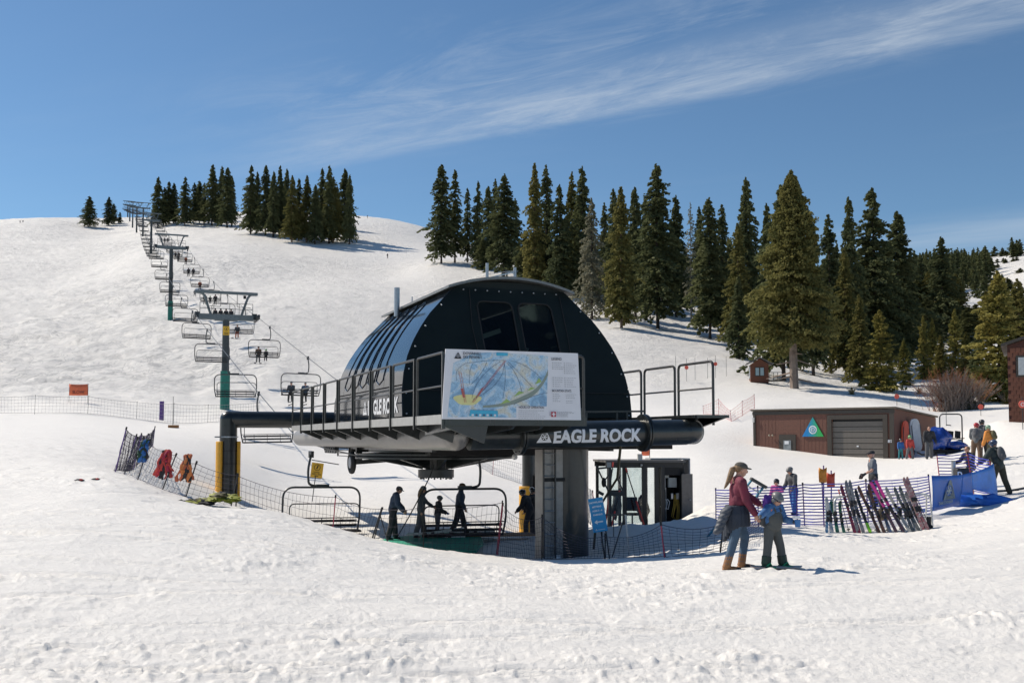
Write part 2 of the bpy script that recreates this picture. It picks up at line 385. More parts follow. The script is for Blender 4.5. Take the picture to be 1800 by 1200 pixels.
# value noise
def _h(i, j, s):
    n = (i.astype(np.int64)*374761393 + j.astype(np.int64)*668265263 + s*982451653) & 0xffffffff
    n = ((n ^ (n >> 13))*1274126177) & 0xffffffff
    return ((n ^ (n >> 16)) & 0xffff)/65535.0
def vn(x, y, s=0):
    i = np.floor(x); j = np.floor(y); fx = x-i; fy = y-j; i = i.astype(np.int64); j = j.astype(np.int64)
    fx = fx*fx*(3-2*fx); fy = fy*fy*(3-2*fy)
    return (_h(i, j, s)*(1-fx)+_h(i+1, j, s)*fx)*(1-fy)+(_h(i, j+1, s)*(1-fx)+_h(i+1, j+1, s)*fx)*fy
def rel(x, y):
    """small relief of the trampled snow"""
    r = np.hypot(x, y)
    xr = x*.94-y*.34; yr = x*.34+y*.94
    def fade(a, b): return 1-np.clip((r-a)/(b-a), 0, 1)
    clump = vn(x*.55, y*.55, 9)                                   # where the snow is churned up
    clump = np.clip((clump-.42)*3.2, 0, 1)
    z = (vn(x*.30, y*.42, 1)-.5)*.07
    z += (vn(x*1.1+.6*vn(x*.7, y*.7, 3), y*1.9, 2)-.5)*.040*fade(50, 140)
    z += (vn(xr*.9+.5*vn(x, y, 41), yr*6.5, 12)-.5)*.020*fade(30, 60)            # ski and boot drags
    z += (vn(xr*1.6, yr*15, 13)-.5)*.010*fade(16, 30)
    fine = vn(x*13, y*15, 6); fine2 = vn(x*26, y*30, 8)
    l1 = np.clip((vn(x*2.3+vn(x*5, y*5, 42)*.5, y*3.4, 4)-.66)*5, 0, 1)
    z += l1*(.014+.030*fine)*clump*fade(30, 60)
    l2 = np.clip((vn(x*5.5+vn(x*11, y*11, 43)*.5, y*7.5, 5)-.64)*6, 0, 1)
    z += l2*(.010+.024*fine)*(.22+.78*clump)*fade(22, 44)
    l3 = np.clip((vn(x*12+3, y*15, 44)-.62)*5, 0, 1)
    z += l3*(.008+.016*fine2)*(.35+.65*clump)*fade(14, 26)
    z += (fine2-.5)*.008*fade(10, 18)
    d1 = np.clip(.26-vn(x*1.8+5+.4*fine, y*2.6, 7), 0, 1)*3.8
    z -= d1*.035*fade(30, 60)
    tr_ = random.Random(77); near_ = r < 60
    for k in range(34):                                            # ski, sled and boot trails crossing the foreground
        y0 = 8.5*1.052**(k) + tr_.uniform(-.4, .4); sl_ = tr_.uniform(-.05, .22); a_ = tr_.uniform(.1, .5); w_ = tr_.uniform(.08, .25); ph_ = tr_.uniform(0, 6); xc_ = tr_.uniform(-8, 8)*(y0/14); ln_ = tr_.uniform(2.5, 8)*(y0/12)
        dy_ = y-(y0+sl_*x+a_*np.sin(x*w_+ph_)); env = np.clip((ln_-np.abs(x-xc_))/1.5, 0, 1)*near_
        for o_ in ((0, .16) if k % 3 else (0,)):
            g_ = (dy_-o_-.03*fine)/.055; z -= env*.036*np.exp(-g_*g_); g2 = (dy_-o_+.10)/.05; z += env*.022*np.exp(-g2*g2)*(.4+fine)
    # the hill: moguls and carved snow; the road strip and the lift lane stay groomed
    hill = np.clip((r-85)/50, 0, 1)*np.clip((330-r)/150*.6+.6, .35, 1)
    az = x/np.maximum(y, 1)
    rough = .35+.65*np.clip((-.19-az)/.10, 0, 1)
    rough = np.where(az > .1, .35, rough)
    z += 1.5*hill*rough*((vn(x*.16+2*vn(x*.05, y*.05, 21), y*.22, 22)-.5)*.75 + (vn(x*.42, y*.5, 23)-.5)*.42 + (vn(x*.9, y*.8, 24)-.5)*.20)
    z += hill*(vn(x*.035, y*.035, 25)-.5)*2.2*np.clip((r-110)/90, 0, 1)
    return z
def bank(x, y):
    """ploughed snow heaped along the sunken loading area"""
    def mound(cx, cy, sx, sy, h, rot=0):
        c, s_ = math.cos(rot), math.sin(rot); dx = x-cx; dy = y-cy
        u = (dx*c+dy*s_)/sx; w = (-dx*s_+dy*c)/sy
        return h*np.exp(-(u*u+w*w))
    z = 0
    p = at(1130, 930, 31.5); z = z+mound(p.x, p.y, 3.4, 1.1, .32)
    p = at(1262, 905, 34.0); z = z+mound(p.x, p.y, 1.3, 2.0, .55)
    p = at(1610, 790, 62.0); z = z+mound(p.x, p.y, 1.0, 1.4, .25)
    m = np.clip(z, 0, 1)
    lump = (vn(x*2.2, y*2.2, 31)-.5)*.28 + (vn(x*5, y*5, 32)-.5)*.12
    return z + m*lump*1.2
def build_snow():
    th = np.r_[np.arange(-180, -36, 6), np.linspace(-33, 33, 800), np.arange(36, 180, 6)]
    th = np.radians(th)
    rr = np.r_[.6, 1.5, 3, 4.5, 6*np.exp(np.arange(0, math.log(60/6), .0052)), 60*np.exp(np.arange(.005, math.log(2500/60), .0085))]
    nt, nr = len(th), len(rr)
    RR, T = np.meshgrid(rr, th, indexing='ij'); X = RR*np.sin(T); Y = RR*np.cos(T)
    Z = ground(X, Y)+rel(X, Y)+bank(X, Y)
    Z[RR < 6.2] -= .03
    v = np.stack([X, Y, Z], -1).reshape(-1, 3)
    v = np.vstack([v, [[0, 0, 0]]])
    i = np.arange(nr-1)[:, None]*nt; j = np.arange(nt)[None, :]; jn = (j+1) % nt
    q = np.stack([i+j, i+nt+j, i+nt+jn, i+jn], -1).reshape(-1, 4)
    me = bpy.data.meshes.new('snow_ground'); c = len(v)-1
    tri = np.stack([np.full(nt, c), np.arange(nt), (np.arange(nt)+1) % nt], -1)
    nq = len(q); ntr = len(tri)
    me.vertices.add(len(v)); me.vertices.foreach_set('co', v.ravel())
    me.loops.add(nq*4+ntr*3); me.loops.foreach_set('vertex_index', np.r_[q[:, ::-1].ravel(), tri[:, ::-1].ravel()].astype(np.int32))
    me.polygons.add(nq+ntr)
    me.polygons.foreach_set('loop_start', np.r_[np.arange(nq)*4, nq*4+np.arange(ntr)*3].astype(np.int32))
    me.polygons.foreach_set('loop_total', np.r_[np.full(nq, 4), np.full(ntr, 3)].astype(np.int32))
    me.update(calc_edges=True); me.validate()
    me.polygons.foreach_set('use_smooth', [True]*len(me.polygons))
    o = bpy.data.objects.new('snow_ground', me); COL.objects.link(o)
    if me.polygons[0].normal.z < 0: me.flip_normals()
    tag(o, 'trampled white snow covering the foreground, lift area and ski hill', kind='structure')
    m = bpy.data.materials.new('snow'); m.use_nodes = True; nt_ = m.node_tree; N = nt_.nodes; L = nt_.links
    b = N['Principled BSDF']; b.inputs['Roughness'].default_value = .55; b.inputs['Specular IOR Level'].default_value = .25
    tcn = N.new('ShaderNodeTexCoord')
    def ns(scale, det=5, rough=.6, sc=(1, 1, 1), dist=0, rot=0):
        mp = N.new('ShaderNodeMapping'); L.new(tcn.outputs['Object'], mp.inputs[0]); mp.inputs['Scale'].default_value = sc; mp.inputs['Rotation'].default_value = (0, 0, rot)
        n = N.new('ShaderNodeTexNoise'); L.new(mp.outputs[0], n.inputs['Vector']); n.inputs['Scale'].default_value = scale
        n.inputs['Detail'].default_value = det; n.inputs['Roughness'].default_value = rough; n.inputs['Distortion'].default_value = dist
        return n.outputs[0]
    def ma(op, a, b_=None, c=None):
        n = N.new('ShaderNodeMath'); n.operation = op
        for i_, v_ in enumerate((a, b_, c)):
            if v_ is None: continue
            if isinstance(v_, (int, float)): n.inputs[i_].default_value = v_
            else: L.new(v_, n.inputs[i_])
        return n.outputs[0]
    def mr(v_, a, c, lo=0, hi=1):
        n = N.new('ShaderNodeMapRange'); n.interpolation_type = 'SMOOTHSTEP'; L.new(v_, n.inputs[0])
        for k_, q_ in zip((1, 2, 3, 4), (a, c, lo, hi)): n.inputs[k_].default_value = q_
        return n.outputs[0]
    sp = N.new('ShaderNodeSeparateXYZ'); L.new(tcn.outputs['Object'], sp.inputs[0])
    far = mr(sp.outputs[1], 80, 150); slope_l = mr(ma('DIVIDE', sp.outputs[0], ma('MAXIMUM', sp.outputs[1], 1)), -.16, -.30)
    # greyer tone in the snow: thin scribbles where skiers carved; sparse specks close by
    sc1 = ma('ABSOLUTE', ma('SUBTRACT', ns(.085, 4, .6, (1, 1, .4), 2.2), .5))
    sc1 = ma('SUBTRACT', 1.0, mr(sc1, .006, .034))
    sc2 = ma('ABSOLUTE', ma('SUBTRACT', ns(.16, 3, .6, (1, .7, .4), 1.6, .5), .5))
    sc2 = ma('SUBTRACT', 1.0, mr(sc2, .005, .028))
    patch = mr(ns(.02, 4, .6), .4, .65)
    trk = ma('MULTIPLY', ma('MULTIPLY', ma('MAXIMUM', sc1, sc2), patch), ma('MULTIPLY', far, ma('MULTIPLY_ADD', slope_l, .5, .5)))
    mott = mr(ns(.42, 7, .75, (1, .8, 1)), .50, .66)
    mott = ma('MULTIPLY', mott, ma('MULTIPLY', far, ma('MULTIPLY_ADD', slope_l, .5, .28)))
    near = mr(ns(2.6, 9, .8, (.6, 2.2, 1)), .50, .72)
    near = ma('MULTIPLY', near, .30)
    speck = mr(ns(38, 3, .5), .70, .78)
    f = ma('ADD', ma('MULTIPLY', trk, .85), ma('ADD', ma('MULTIPLY', mott, .70), ma('ADD', near, ma('MULTIPLY', speck, .18))))
    mx = N.new('ShaderNodeMix'); mx.data_type = 'RGBA'; L.new(f, mx.inputs[0]); mx.clamp_factor = True
    mx.inputs[6].default_value = (.81, .797, .768, 1); mx.inputs[7].default_value = (.50, .50, .495, 1)
    L.new(mx.outputs[2], b.inputs['Base Color'])
    h = ma('ADD', ma('MULTIPLY', ns(4, 9, .75), .10), ma('MULTIPLY', ns(34, 5, .7), .022))
    h = ma('ADD', h, ma('MULTIPLY', ns(2.2, 8, .78, (.35, 2.2, 1)), .08))
    h = ma('ADD', h, ma('MULTIPLY', ma('MULTIPLY', ns(.5, 9, .8), far), 2.6))
    h = ma('SUBTRACT', h, ma('MULTIPLY', trk, .10))
    bp = N.new('ShaderNodeBump'); bp.inputs['Distance'].default_value = 1.0; bp.inputs['Strength'].default_value = .55
    L.new(h, bp.inputs['Height']); L.new(bp.outputs[0], b.inputs['Normal'])
    me.materials.append(m)
    return o
build_snow()
# ------------------------------------------------------------------ lift terminal
CX, CY = -1.33, 24.0
TANG = math.atan(.389)
Uv = Vector((-math.sin(TANG), math.cos(TANG), 0)); Vv = Vector((math.cos(TANG), math.sin(TANG), 0))
def tw(v, a, z=0): return Vector((CX, CY, 0)) + Vv*v + Uv*a + Vector((0, 0, z))
TZ = -1.5
T = thing('chairlift_terminal', 'large black chairlift terminal with domed cover, round steel tubes and railed walkway', 'lift terminal', (CX, CY, TZ), TANG)
def tb():                                   # builder in terminal coordinates (v, a, absolute z)
    m = MB(); m.M = Matrix.Translation((0, 0, -TZ)); return m
TUZ0, TUZ1 = 2.07, 2.20
def tz(v): return TUZ0+(TUZ1-TUZ0)*v/6.8
# mast, ladder
MV, MA = 3.55, 1.55
m = tb(); m.cyl((MV, MA, -1.9), (MV, MA, 2.0), .57, .57, 40); m.build('mast', blk, T)
m = tb(); m.box((2.98, 1.38, .0), (.52, .62, 4.0)); m.build('cable_duct', mat('lit_grey_box', (.26, .25, .24), .4, .3, .2, 5, .15, 30, bdist=.003), T, bevel=.012)
lad = tb()
for s in (2.66, 2.98): lad.bar((s, .98, -1.4), (s, .98, 2.0), .035, .05)
lad = lad.build('ladder', mat('ladder_steel', (.05, .05, .05), .45, .4), T)
rg = tb(); rg.cyl((2.66, .98, 0), (2.98, .98, 0), .014, n=6); rgm = rg.mesh('rung', steel)
for k in range(11):
    inst('rung', rgm, lad, (0, 0, -1.25+.29*k))
m = tb(); m.box((2.98, 1.05, .98), (.60, .03, .09)); m.build('ladder_bracket', rubber, T)
m = tb(); m.box((3.06, 1.055, -1.02), (.18, .012, .2)); m.build('notice', white_p, T)
# main tubes
m = tb(); P = [(v, 0, tz(v)) for v in (.33, 2, 4, 6.2)]; m.tube(P, .325, 40)
# rounded right end
for k in range(8):
    a0, a1 = PI/2*k/8, PI/2*(k+1)/8
    m.tube([(6.2+.42*math.sin(a0), 0, TUZ1), (6.2+.42*math.sin(a1), 0, TUZ1)], [.325*(math.cos(a0)*.6+.4) if k else .325, .325*(math.cos(a1)*.6+.4)], 40, caps=(k == 7))
m.build('front_tube', blk, T)
m = tb(); m.tube([(0, .0, TUZ0), (0, 10, TUZ0), (0, 21.2, TUZ0)], .335, 40)
m.ball((0, 21.2, TUZ0), .335, 24, 12); m.ball((0, 0, TUZ0), .335, 24, 12)
m.build('side_tube', tubem, T)
m = tb(); m.tube([(6.55, .2, TUZ1), (6.55, 21.2, TUZ1)], .325, 32); m.build('side_tube', tubem, T)
m = tb(); m.tube([(.2, 20.9, TUZ0), (6.5, 20.9, TUZ0)], .30, 24); m.build('rear_tube', blk, T)
for fv in (1.62, 4.98):
    m = tb(); z = tz(fv); m.ring((fv-.035, 0, z), (1, 0, 0), .39, .16, .045, 40); m.ring((fv+.035, 0, z), (1, 0, 0), .39, .16, .045, 40)
    f = m.build('flange', blk, T)
    b = MB(); b.cyl((-.08, 0, 0), (.08, 0, 0), .018, n=6); b = b.mesh('bolt', dsteel)
    for k in range(12):
        a = 2*PI*k/12+.2; inst('bolt', b, f, (fv, .41*math.cos(a), z+.41*math.sin(a)-TZ))
def on_tube(geo, v0, ang0, rad, zc, scale=1):
    """bend flat lettering (x along the tube, y around it) on to the front tube"""
    vs, fs = geo; out = []
    for x, y, z in vs:
        v = v0+x; a = ang0 + y/rad
        out.append((v, -(rad+z)*math.cos(a), tz(v)+(rad+z)*math.sin(a)))
    return out, fs
def subdiv_geo(geo, step=.05):
    bm = bmesh.new(); vs = [bm.verts.new(p) for p in geo[0]]
    for f in geo[1]:
        try: bm.faces.new([vs[i] for i in f])
        except Exception: pass
    bmesh.ops.triangulate(bm, faces=bm.faces)
    for _ in range(5):
        e = [x for x in bm.edges if abs(x.verts[0].co.y-x.verts[1].co.y) > step]
        if not e: break
        bmesh.ops.subdivide_edges(bm, edges=e, cuts=1); bmesh.ops.triangulate(bm, faces=bm.faces)
    bm.verts.ensure_lookup_table(); bm.verts.index_update()
    g = ([tuple(v.co) for v in bm.verts], [tuple(v.index for v in f.verts) for f in bm.faces]); bm.free(); return g
def emblem(s):
    """triangle with a snow crystal ring cut into it, height s"""
    out = [(-s*.62, 0), (s*.62, 0), (s*.10, s*.92), (0, s*1.0), (-s*.10, s*.92)]
    c = (0, s*.44); r = s*.27
    ring = [(c[0]+r*math.cos(2*PI*k/20), c[1]+r*math.sin(2*PI*k/20)) for k in range(20)]
    v, f = plate(out, [ring], .004)
    mb = MB(); mb.add(v, f)
    for k in range(6):
        a = PI*k/3; d = (math.cos(a), math.sin(a)); n_ = (-d[1], d[0]); w = s*.03
        p0 = (c[0], c[1]); p1 = (c[0]+d[0]*r*.8, c[1]+d[1]*r*.8)
        mb.add([(p0[0]+n_[0]*w, p0[1]+n_[1]*w, 0), (p0[0]-n_[0]*w, p0[1]-n_[1]*w, 0), (p1[0]-n_[0]*w, p1[1]-n_[1]*w, 0), (p1[0]+n_[0]*w, p1[1]+n_[1]*w, 0)], [(0, 1, 2, 3)])
        q = (c[0]+d[0]*r*.6, c[1]+d[1]*r*.6)
        for sg in (-1, 1):
            e = (d[0]*.5+n_[0]*sg*.8, d[1]*.5+n_[1]*sg*.8)
            mb.add([(q[0]-d[0]*w*.7, q[1]-d[1]*w*.7, 0), (q[0]+d[0]*w*.7, q[1]+d[1]*w*.7, 0), (q[0]+d[0]*w*.7+e[0]*r*.3, q[1]+d[1]*w*.7+e[1]*r*.3, 0), (q[0]-d[0]*w*.7+e[0]*r*.3, q[1]-d[1]*w*.7+e[1]*r*.3, 0)], [(0, 1, 2, 3)])
    return mb.v, mb.f
letw = mat('white_lettering', (.74, .76, .80), .5, 0, .05, 4)
g = text_geo('EAGLE ROCK', .445, .018, .002, 'LEFT', 2.38)
m = tb(); m.add(*on_tube(subdiv_geo(g), 2.38, -.62, .330, 0)); m.build('lettering', letw, T, smooth=False)
m = tb(); m.add(*on_tube(subdiv_geo(emblem(.32)), 2.14, -.60, .330, 0)); m.build('emblem', letw, T, smooth=False)
# walkway on the left: nine deck sections, each with its own railing frame and bracket
A0, A1, NS = -2.5, 17.0, 9
VL, ZF = -1.05, 2.42
step = (A1-A0)/NS
dk = tb(); dk.box((VL+.62, A0+step/2, ZF-.03), (1.2, step-.16, .06)); dk.mesh('d', deckg)
edge = MB(); edge.M = Matrix.Translation((0, 0, -TZ)); edge.box((VL, A0+step/2+.05, ZF), (.05, step-.2, .2)); edgem = edge.mesh('toe_board', deckg)
slab = tb(); slab.box((VL+.55, A0+step/2, ZF-.02), (1.02, step-.02, .05)); slabm = slab.mesh('deck_panel', tubem)
br = tb()
br.prism([(VL-.02, A0+.03, ZF+.12), (VL-.02, A0+.03, ZF-.14), (-.16, A0+.03, 1.92), (-.05, A0+.03, ZF+.0)], (0, .09, 0)); brm = br.mesh('bracket', blk)
RH = 1.40
rf = tb()
pz = ZF-.12
path = rounded([(VL, A0+.10, pz), (VL, A0+.10, ZF+RH), (VL, A0+step-.12, ZF+RH), (VL, A0+step-.12, pz)], .09, 3)
rf.tube(path, .032, 8)
rf.tube([(VL, A0+.1, ZF+RH*.50), (VL, A0+step-.12, ZF+RH*.50)], .022, 6); rfm = rf.mesh('railing_frame', railm, True)
pst = tb(); pst.box((VL-.02, A0+.02, ZF+RH*.5-.1), (.075, .05, RH+.2)); pstm = pst.mesh('railing_post', blk)
for k in range(NS):
    for nm, me in (('toe_board', edgem), ('deck_panel', slabm), ('bracket', brm), ('railing_frame', rfm), ('railing_post', pstm)):
        inst(nm, me, T, (0, step*k, 0))
# front platform and its railing (the map board hangs on it)
m = tb(); m.box((.575, A0+.55, ZF-.05), (3.22, 1.1, .10)); m.build('front_deck', blk, T)
m = tb(); m.box((.575, A0-.0, ZF-.03), (3.25, .06, .2)); m.build('front_deck_edge', blk, T)
for k in range(5):
    v = VL+.3+k*.66
    m = tb(); m.prism([(v, A0+.1, ZF-.05), (v, -.1, ZF-.05), (v, -.05, 2.1), (v, A0+.4, ZF-.2)], (.07, 0, 0)); m.build('bracket', blk, T)
m = tb(); m.box((.7, -.7, ZF-.05), (3.4, 1.6, .08)); m.build('deck_panel', blk, T)
for v0, v1 in ((VL+.10, -.05), (.05, 1.05), (1.15, 2.14)):
    m = tb(); m.tube(rounded([(v0, A0, ZF-.1), (v0, A0, ZF+RH), (v1, A0, ZF+RH), (v1, A0, ZF-.1)], .1, 4), .035, 8)
    m.tube([(v0, A0, ZF+RH*.5), (v1, A0, ZF+RH*.5)], .022, 6); m.build('railing_frame', railm, T)
m = tb(); m.box((2.62, -.9, 2.56), (.42, .5, .34)); m.build('junction_box', blk, T, bevel=.02)
# right walkway
ZR = 2.62
m = tb(); m.box((6.62, 8, ZR-.04), (.95, 17, .07)); m.build('deck_panel', blk, T)
m = tb(); m.prism([(6.2, -.55, ZR), (7.15, -.55, ZR), (7.15, 1.2, ZR), (6.2, 1.2, ZR)], (0, 0, -.07)); m.build('deck_panel', blk, T)
m = tb(); m.prism([(6.35, -.3, ZR-.07), (6.35, 1.0, ZR-.07), (6.35, .3, 2.2)], (.06, 0, 0)); m.prism([(7.05, -.5, ZR-.07), (7.05, 1.0, ZR-.07), (6.8, .3, 2.3)], (.06, 0, 0)); m.build('bracket', blk, T)
a = .08
for k in range(8):
    rr_ = tb(); rr_.tube(rounded([(7.08, a, ZR-.25), (7.08, a, ZR+1.42), (7.08, a+1.75, ZR+1.42), (7.08, a+1.75, ZR-.25)], .16, 5), .036, 8)
    rr_.tube([(7.08, a, ZR+.72), (7.08, a+1.75, ZR+.72)], .026, 6); rr_.build('railing_frame', railm, T); a += 1.95
m = tb()
for v in (4.2, 5.1, 5.4): m.bar((v, 1.7, 2.3), (v, 1.7, 2.74), .05)
m.bar((3.6, 1.7, 2.72), (5.9, 1.7, 2.76), .05); m.build('lower_rail', railm, T)
# dome: section half width against height
DC = 3.22; ZB = 2.62; ZT = 6.33; DA0, DA1 = 3.83, 13.0
PR = [(0, 3.47), (.18, 3.46), (.32, 3.38), (.444, 3.25), (.56, 3.06), (.676, 2.80), (.78, 2.52), (.87, 2.20), (.94, 1.96), (1.0, 1.74)]
def prof(f):
    for (f0, w0), (f1, w1) in zip(PR, PR[1:]):
        if f <= f1: t = (f-f0)/(f1-f0); return w0+(w1-w0)*t
    return PR[-1][1]
NP = 18
def lean(f): return .92*f**1.3
def shell_panel(side, a0, a1, f0=0, f1=1, off=0.0, n=NP):
    m = tb(); vs = []; 
    for i in range(n+1):
        f = f0+(f1-f0)*i/n; w = prof(f)+off; z = ZB+(ZT-ZB)*f
        for t_, fr in ((a0, (a0-DA0)/(DA1-DA0)), (a1, (a1-DA0)/(DA1-DA0))):
            aa = t_ + lean(f)*(1-2*fr)
            vs.append((DC+side*w, aa, z))
    fs = [(2*i, 2*i+1, 2*i+3, 2*i+2) for i in range(n)]
    b = len(vs); vs2 = [(v[0]-side*.05, v[1], v[2]-.02) for v in vs]
    fs2 = [tuple(x+b for x in f)[::-1] for f in fs]
    m.add(vs+vs2, fs+fs2+[(0, b, b+1, 1), (2*n, 2*n+1, b+2*n+1, b+2*n)]+[(2*i, 2*i+2, b+2*i+2, b+2*i) for i in range(n)]+[(2*i+1, b+2*i+1, b+2*i+3, 2*i+3) for i in range(n)])
    return m
cuts = [DA0, 5.95, 7.1, 8.25, 9.4, 10.55, 11.7, DA1]
for side in (-1, 1):
    shell_panel(side, DA0+.1, DA1-.1, 0, 1 if side < 0 else .28, -.09).build('inner_lining', rubber, T)
    for k in range(7):
        if side > 0 and k in (2, 4):
            c0, c1 = cuts[k]+.012, cuts[k+1]-.012
            for q0, q1, f0, f1 in ((c0, c1, .235, .30), (c0, c1, .66, 1), (c0, c0+.14, .30, .66), (c1-.14, c1, .30, .66)): shell_panel(side, q0, q1, f0, f1).build('shell_panel', blk_gloss, T)
            shell_panel(side, c0+.14, c1-.14, .30, .66, -.02).build('window_pane', glass('dark_glass', (.62, .68, .66), ior=1.22), T)
        else: shell_panel(side, cuts[k]+.012, cuts[k+1]-.012, .235, 1).build('shell_panel', blk_gloss, T)
    for k in range(7):
        shell_panel(side, cuts[k]+.006, cuts[k+1]-.006, 0, .225).build('skirt_panel', blk_gloss, T)
    # oblong windows let into the shell, outlined by black seals
    for k in range(1, 6):
        a0 = cuts[k]+.16; a1 = cuts[k+1]-.12; pts = []
        def sp_(f, a_):
            fr = (a_-DA0)/(DA1-DA0); return (DC+side*(prof(f)+.012), a_+lean(f)*(1-2*fr), ZB+(ZT-ZB)*f)
        nn = 14
        for i in range(nn+1): pts.append(sp_(.30+.62*i/nn, a0))
        pts.append(sp_(.955, (a0+a1)/2))
        for i in range(nn, -1, -1): pts.append(sp_(.30+.62*i/nn, a1))
        pts.append(sp_(.265, (a0+a1)/2))
        w_ = tb(); w_.tube(pts, .013, 5, closed=True); w_.build('window_seal', blk_gloss, T)
# front and rear faces with two rounded windows
def face(a_base, sgn, name):
    ox = []
    fsamp = [i/24 for i in range(25)]
    for f in fsamp: ox.append((DC+prof(f)-.02, ZB+(ZT-ZB)*f))
    top = [(DC+1.74*math.cos(t), ZT+.22*math.sin(t)) for t in [PI*k/12 for k in range(1, 12)]]
    ox += top
    for f in fsamp[::-1]: ox.append((DC-prof(f)+.02, ZB+(ZT-ZB)*f))
    def win(x0, x1, xt0, xt1, z0, z1):
        p = rounded([((x0+x1)/2, z0, 0), (x0, z0, 0), (xt0, z1, 0), (xt1, z1, 0), (x1, z0, 0), ((x0+x1)/2+.01, z0, 0)], .22, 5)
        return [(q.x, q.y) for q in p]
    wins = [win(2.38, 3.42, 2.12, 3.20, 3.3, 5.95), win(3.62, 4.72, 3.38, 4.42, 3.3, 5.95)]
    v, f = plate(ox, wins, .05)
    def mp(p):
        fz = max(0, min(1, (p[1]-ZB)/(ZT-ZB)))
        return (p[0], a_base + sgn*lean(fz) + sgn*(p[2]+.03), p[1])
    # slice the plate finely so that it follows the curved lean
    bm = bmesh.new(); vs = [bm.verts.new(q) for q in v]
    for ff in f:
        try: bm.faces.new([vs[i] for i in ff])
        except Exception: pass
    bmesh.ops.remove_doubles(bm, verts=bm.verts, dist=1e-5)
    for k in range(1, 16):
        z = ZB+(ZT-ZB)*k/16
        bmesh.ops.bisect_plane(bm, geom=bm.verts[:]+bm.edges[:]+bm.faces[:], plane_co=(0, z, 0), plane_no=(0, 1, 0))
    bm.verts.ensure_lookup_table(); bm.verts.index_update()
    m = tb(); m.add([mp(q.co) for q in bm.verts], [tuple(q.index for q in ff.verts) for ff in bm.faces]); bm.free()
    fo = m.build(name, blk_face, T)
    for wi in wins:
        g_ = tb(); vv, f2 = plate(wi, [], .01); g_.add([mp((p[0], p[1], p[2]-.01)) for p in vv], f2)
        g_.build('window_pane', glass('dark_glass', (.62, .68, .66), ior=1.22), fo, smooth=False)
        s_ = tb(); s_.tube([mp((p[0], p[1], -.04 if sgn > 0 else -.04)) for p in wi], .022, 6, closed=True); s_.build('window_seal', rubber, fo)
    return fo, mp
ff, fmp = face(DA0, 1, 'front_face'); face(DA1, -1, 'rear_face')
m = tb(); m.box((DC, DA0+.06, ZB+.72), (6.9, .012, .018)); m.build('panel_seam', rubber, ff)
for pts in ([(1.95, 6.3), (1.92, 5.2), (2.2, 3.4)], [(4.75, 6.2), (4.85, 5.0), (4.95, 3.4)]):
    m = tb(); m.tube([fmp((x, z, -.06)) for x, z in pts], .012, 4); m.build('panel_seam', rubber, ff)
bm_ = tb(); bm_.ball((0, 0, 0), .028, 8, 6); bolt = MB(); bolt.ball((0, 0, 0), .026, 8, 6); boltm = bolt.mesh('bolt', steel, True)
for f in (.02, .17, .35, .52, .68, .85):
    for sd in (-1, 1):
        p = fmp((DC+sd*(prof(f)-.12), ZB+(ZT-ZB)*f, -.06)); inst('bolt', boltm, T, (p[0], p[1], p[2]-TZ))
for k in range(9):
    p = fmp((DC-1.45+k*.36, ZT-.06, -.06)); inst('bolt', boltm, T, (p[0], p[1], p[2]-TZ))
# roof cap
m = tb(); n = 16; vs = []
for i in range(n+1):
    t = -1+2*i/n; x = DC+t*1.95; z = ZT+.02+.34*(1-t*t)
    for a_ in (DA0+.70, DA1-.70): vs += [(x, a_, z), (x, a_, z-.075)]
fs = []
for i in range(n):
    b = 4*i; c = 4*(i+1)
    fs += [(b, c, c+2, b+2), (b+1, b+3, c+3, c+1), (b, b+1, c+1, c), (b+2, c+2, c+3, b+3)]
fs += [(0, 2, 3, 1), (4*n, 4*n+1, 4*n+3, 4*n+2)]
m.add(vs, fs); m.build('roof', mat('roof_grey', (.17, .18, .18), .45, .3, .15, 6), T)
for v, a_, h in ((2.75, DA0+1.6, .62), (3.75, DA0+1.9, .60)):
    m = tb(); m.cyl((v, a_, ZT+.2), (v, a_, ZT+.25+h), .045, n=10); m.build('roof_post', steel, T)
for v, a_, h, r_ in ((1.15, DA0+5.9, .95, .095), (1.5, DA0+5.3, .6, .02)):
    m = tb(); m.cyl((v, a_, ZT-.3), (v, a_, ZT-.3+h), r_, n=12); m.build('roof_vent' if r_ > .05 else 'roof_post', steel, T)
m = tb(); m.tube([(1.5, DA0+5.3, ZT+.3), (2.75, DA0+1.6, ZT+.55), (3.75, DA0+1.9, ZT+.75)], .008, 4); m.build('safety_cable', steel, T)
m = tb(); m.bar((2.75, DA0+1.6, ZT+.42), (3.75, DA0+1.9, ZT+.72), .04); m.build('roof_brace', steel, T)
# lettering on the left skirt (reads from far to near)
g = text_geo('EAGLE ROCK', .58, .022, .003, 'LEFT', 3.55)
def skirt(geo, a_start):
    out = []
    for x, y, z in geo[0]:
        f = (y+.13)/(ZT-ZB); out.append((DC-prof(max(0, f))-.012-z*.5, a_start-x, ZB+.13+y))
    return out, geo[1]
m = tb(); m.add(*skirt(g, 7.75)); m.build('lettering', letw, T, smooth=False)
m = tb(); m.add(*skirt(emblem(.42), 8.15)); m.build('emblem', letw, T, smooth=False)
# inside: machinery seen through the windows
inn = mat('machine_grey', (.30, .32, .32), .5, .2)
m = tb(); m.box((3.2, 9, 3.1), (2.2, 5, .5)); m.box((2.4, 6.2, 4.3), (.3, .2, 1.6), (0, .25, 0)); m.box((2.9, 6.4, 5.1), (1.3, .18, .14), (0, -.35, 0)); m.box((4.1, 6.3, 4.1), (.16, .2, 1.5), (0, .3, 0)); m.cyl((3.3, 6.2, 3.5), (3.3, 6.2, 4.2), .22); m.box((3.25, 6.5, 4.5), (1.0, .12, .12)); m.build('drive_machinery', inn, T)
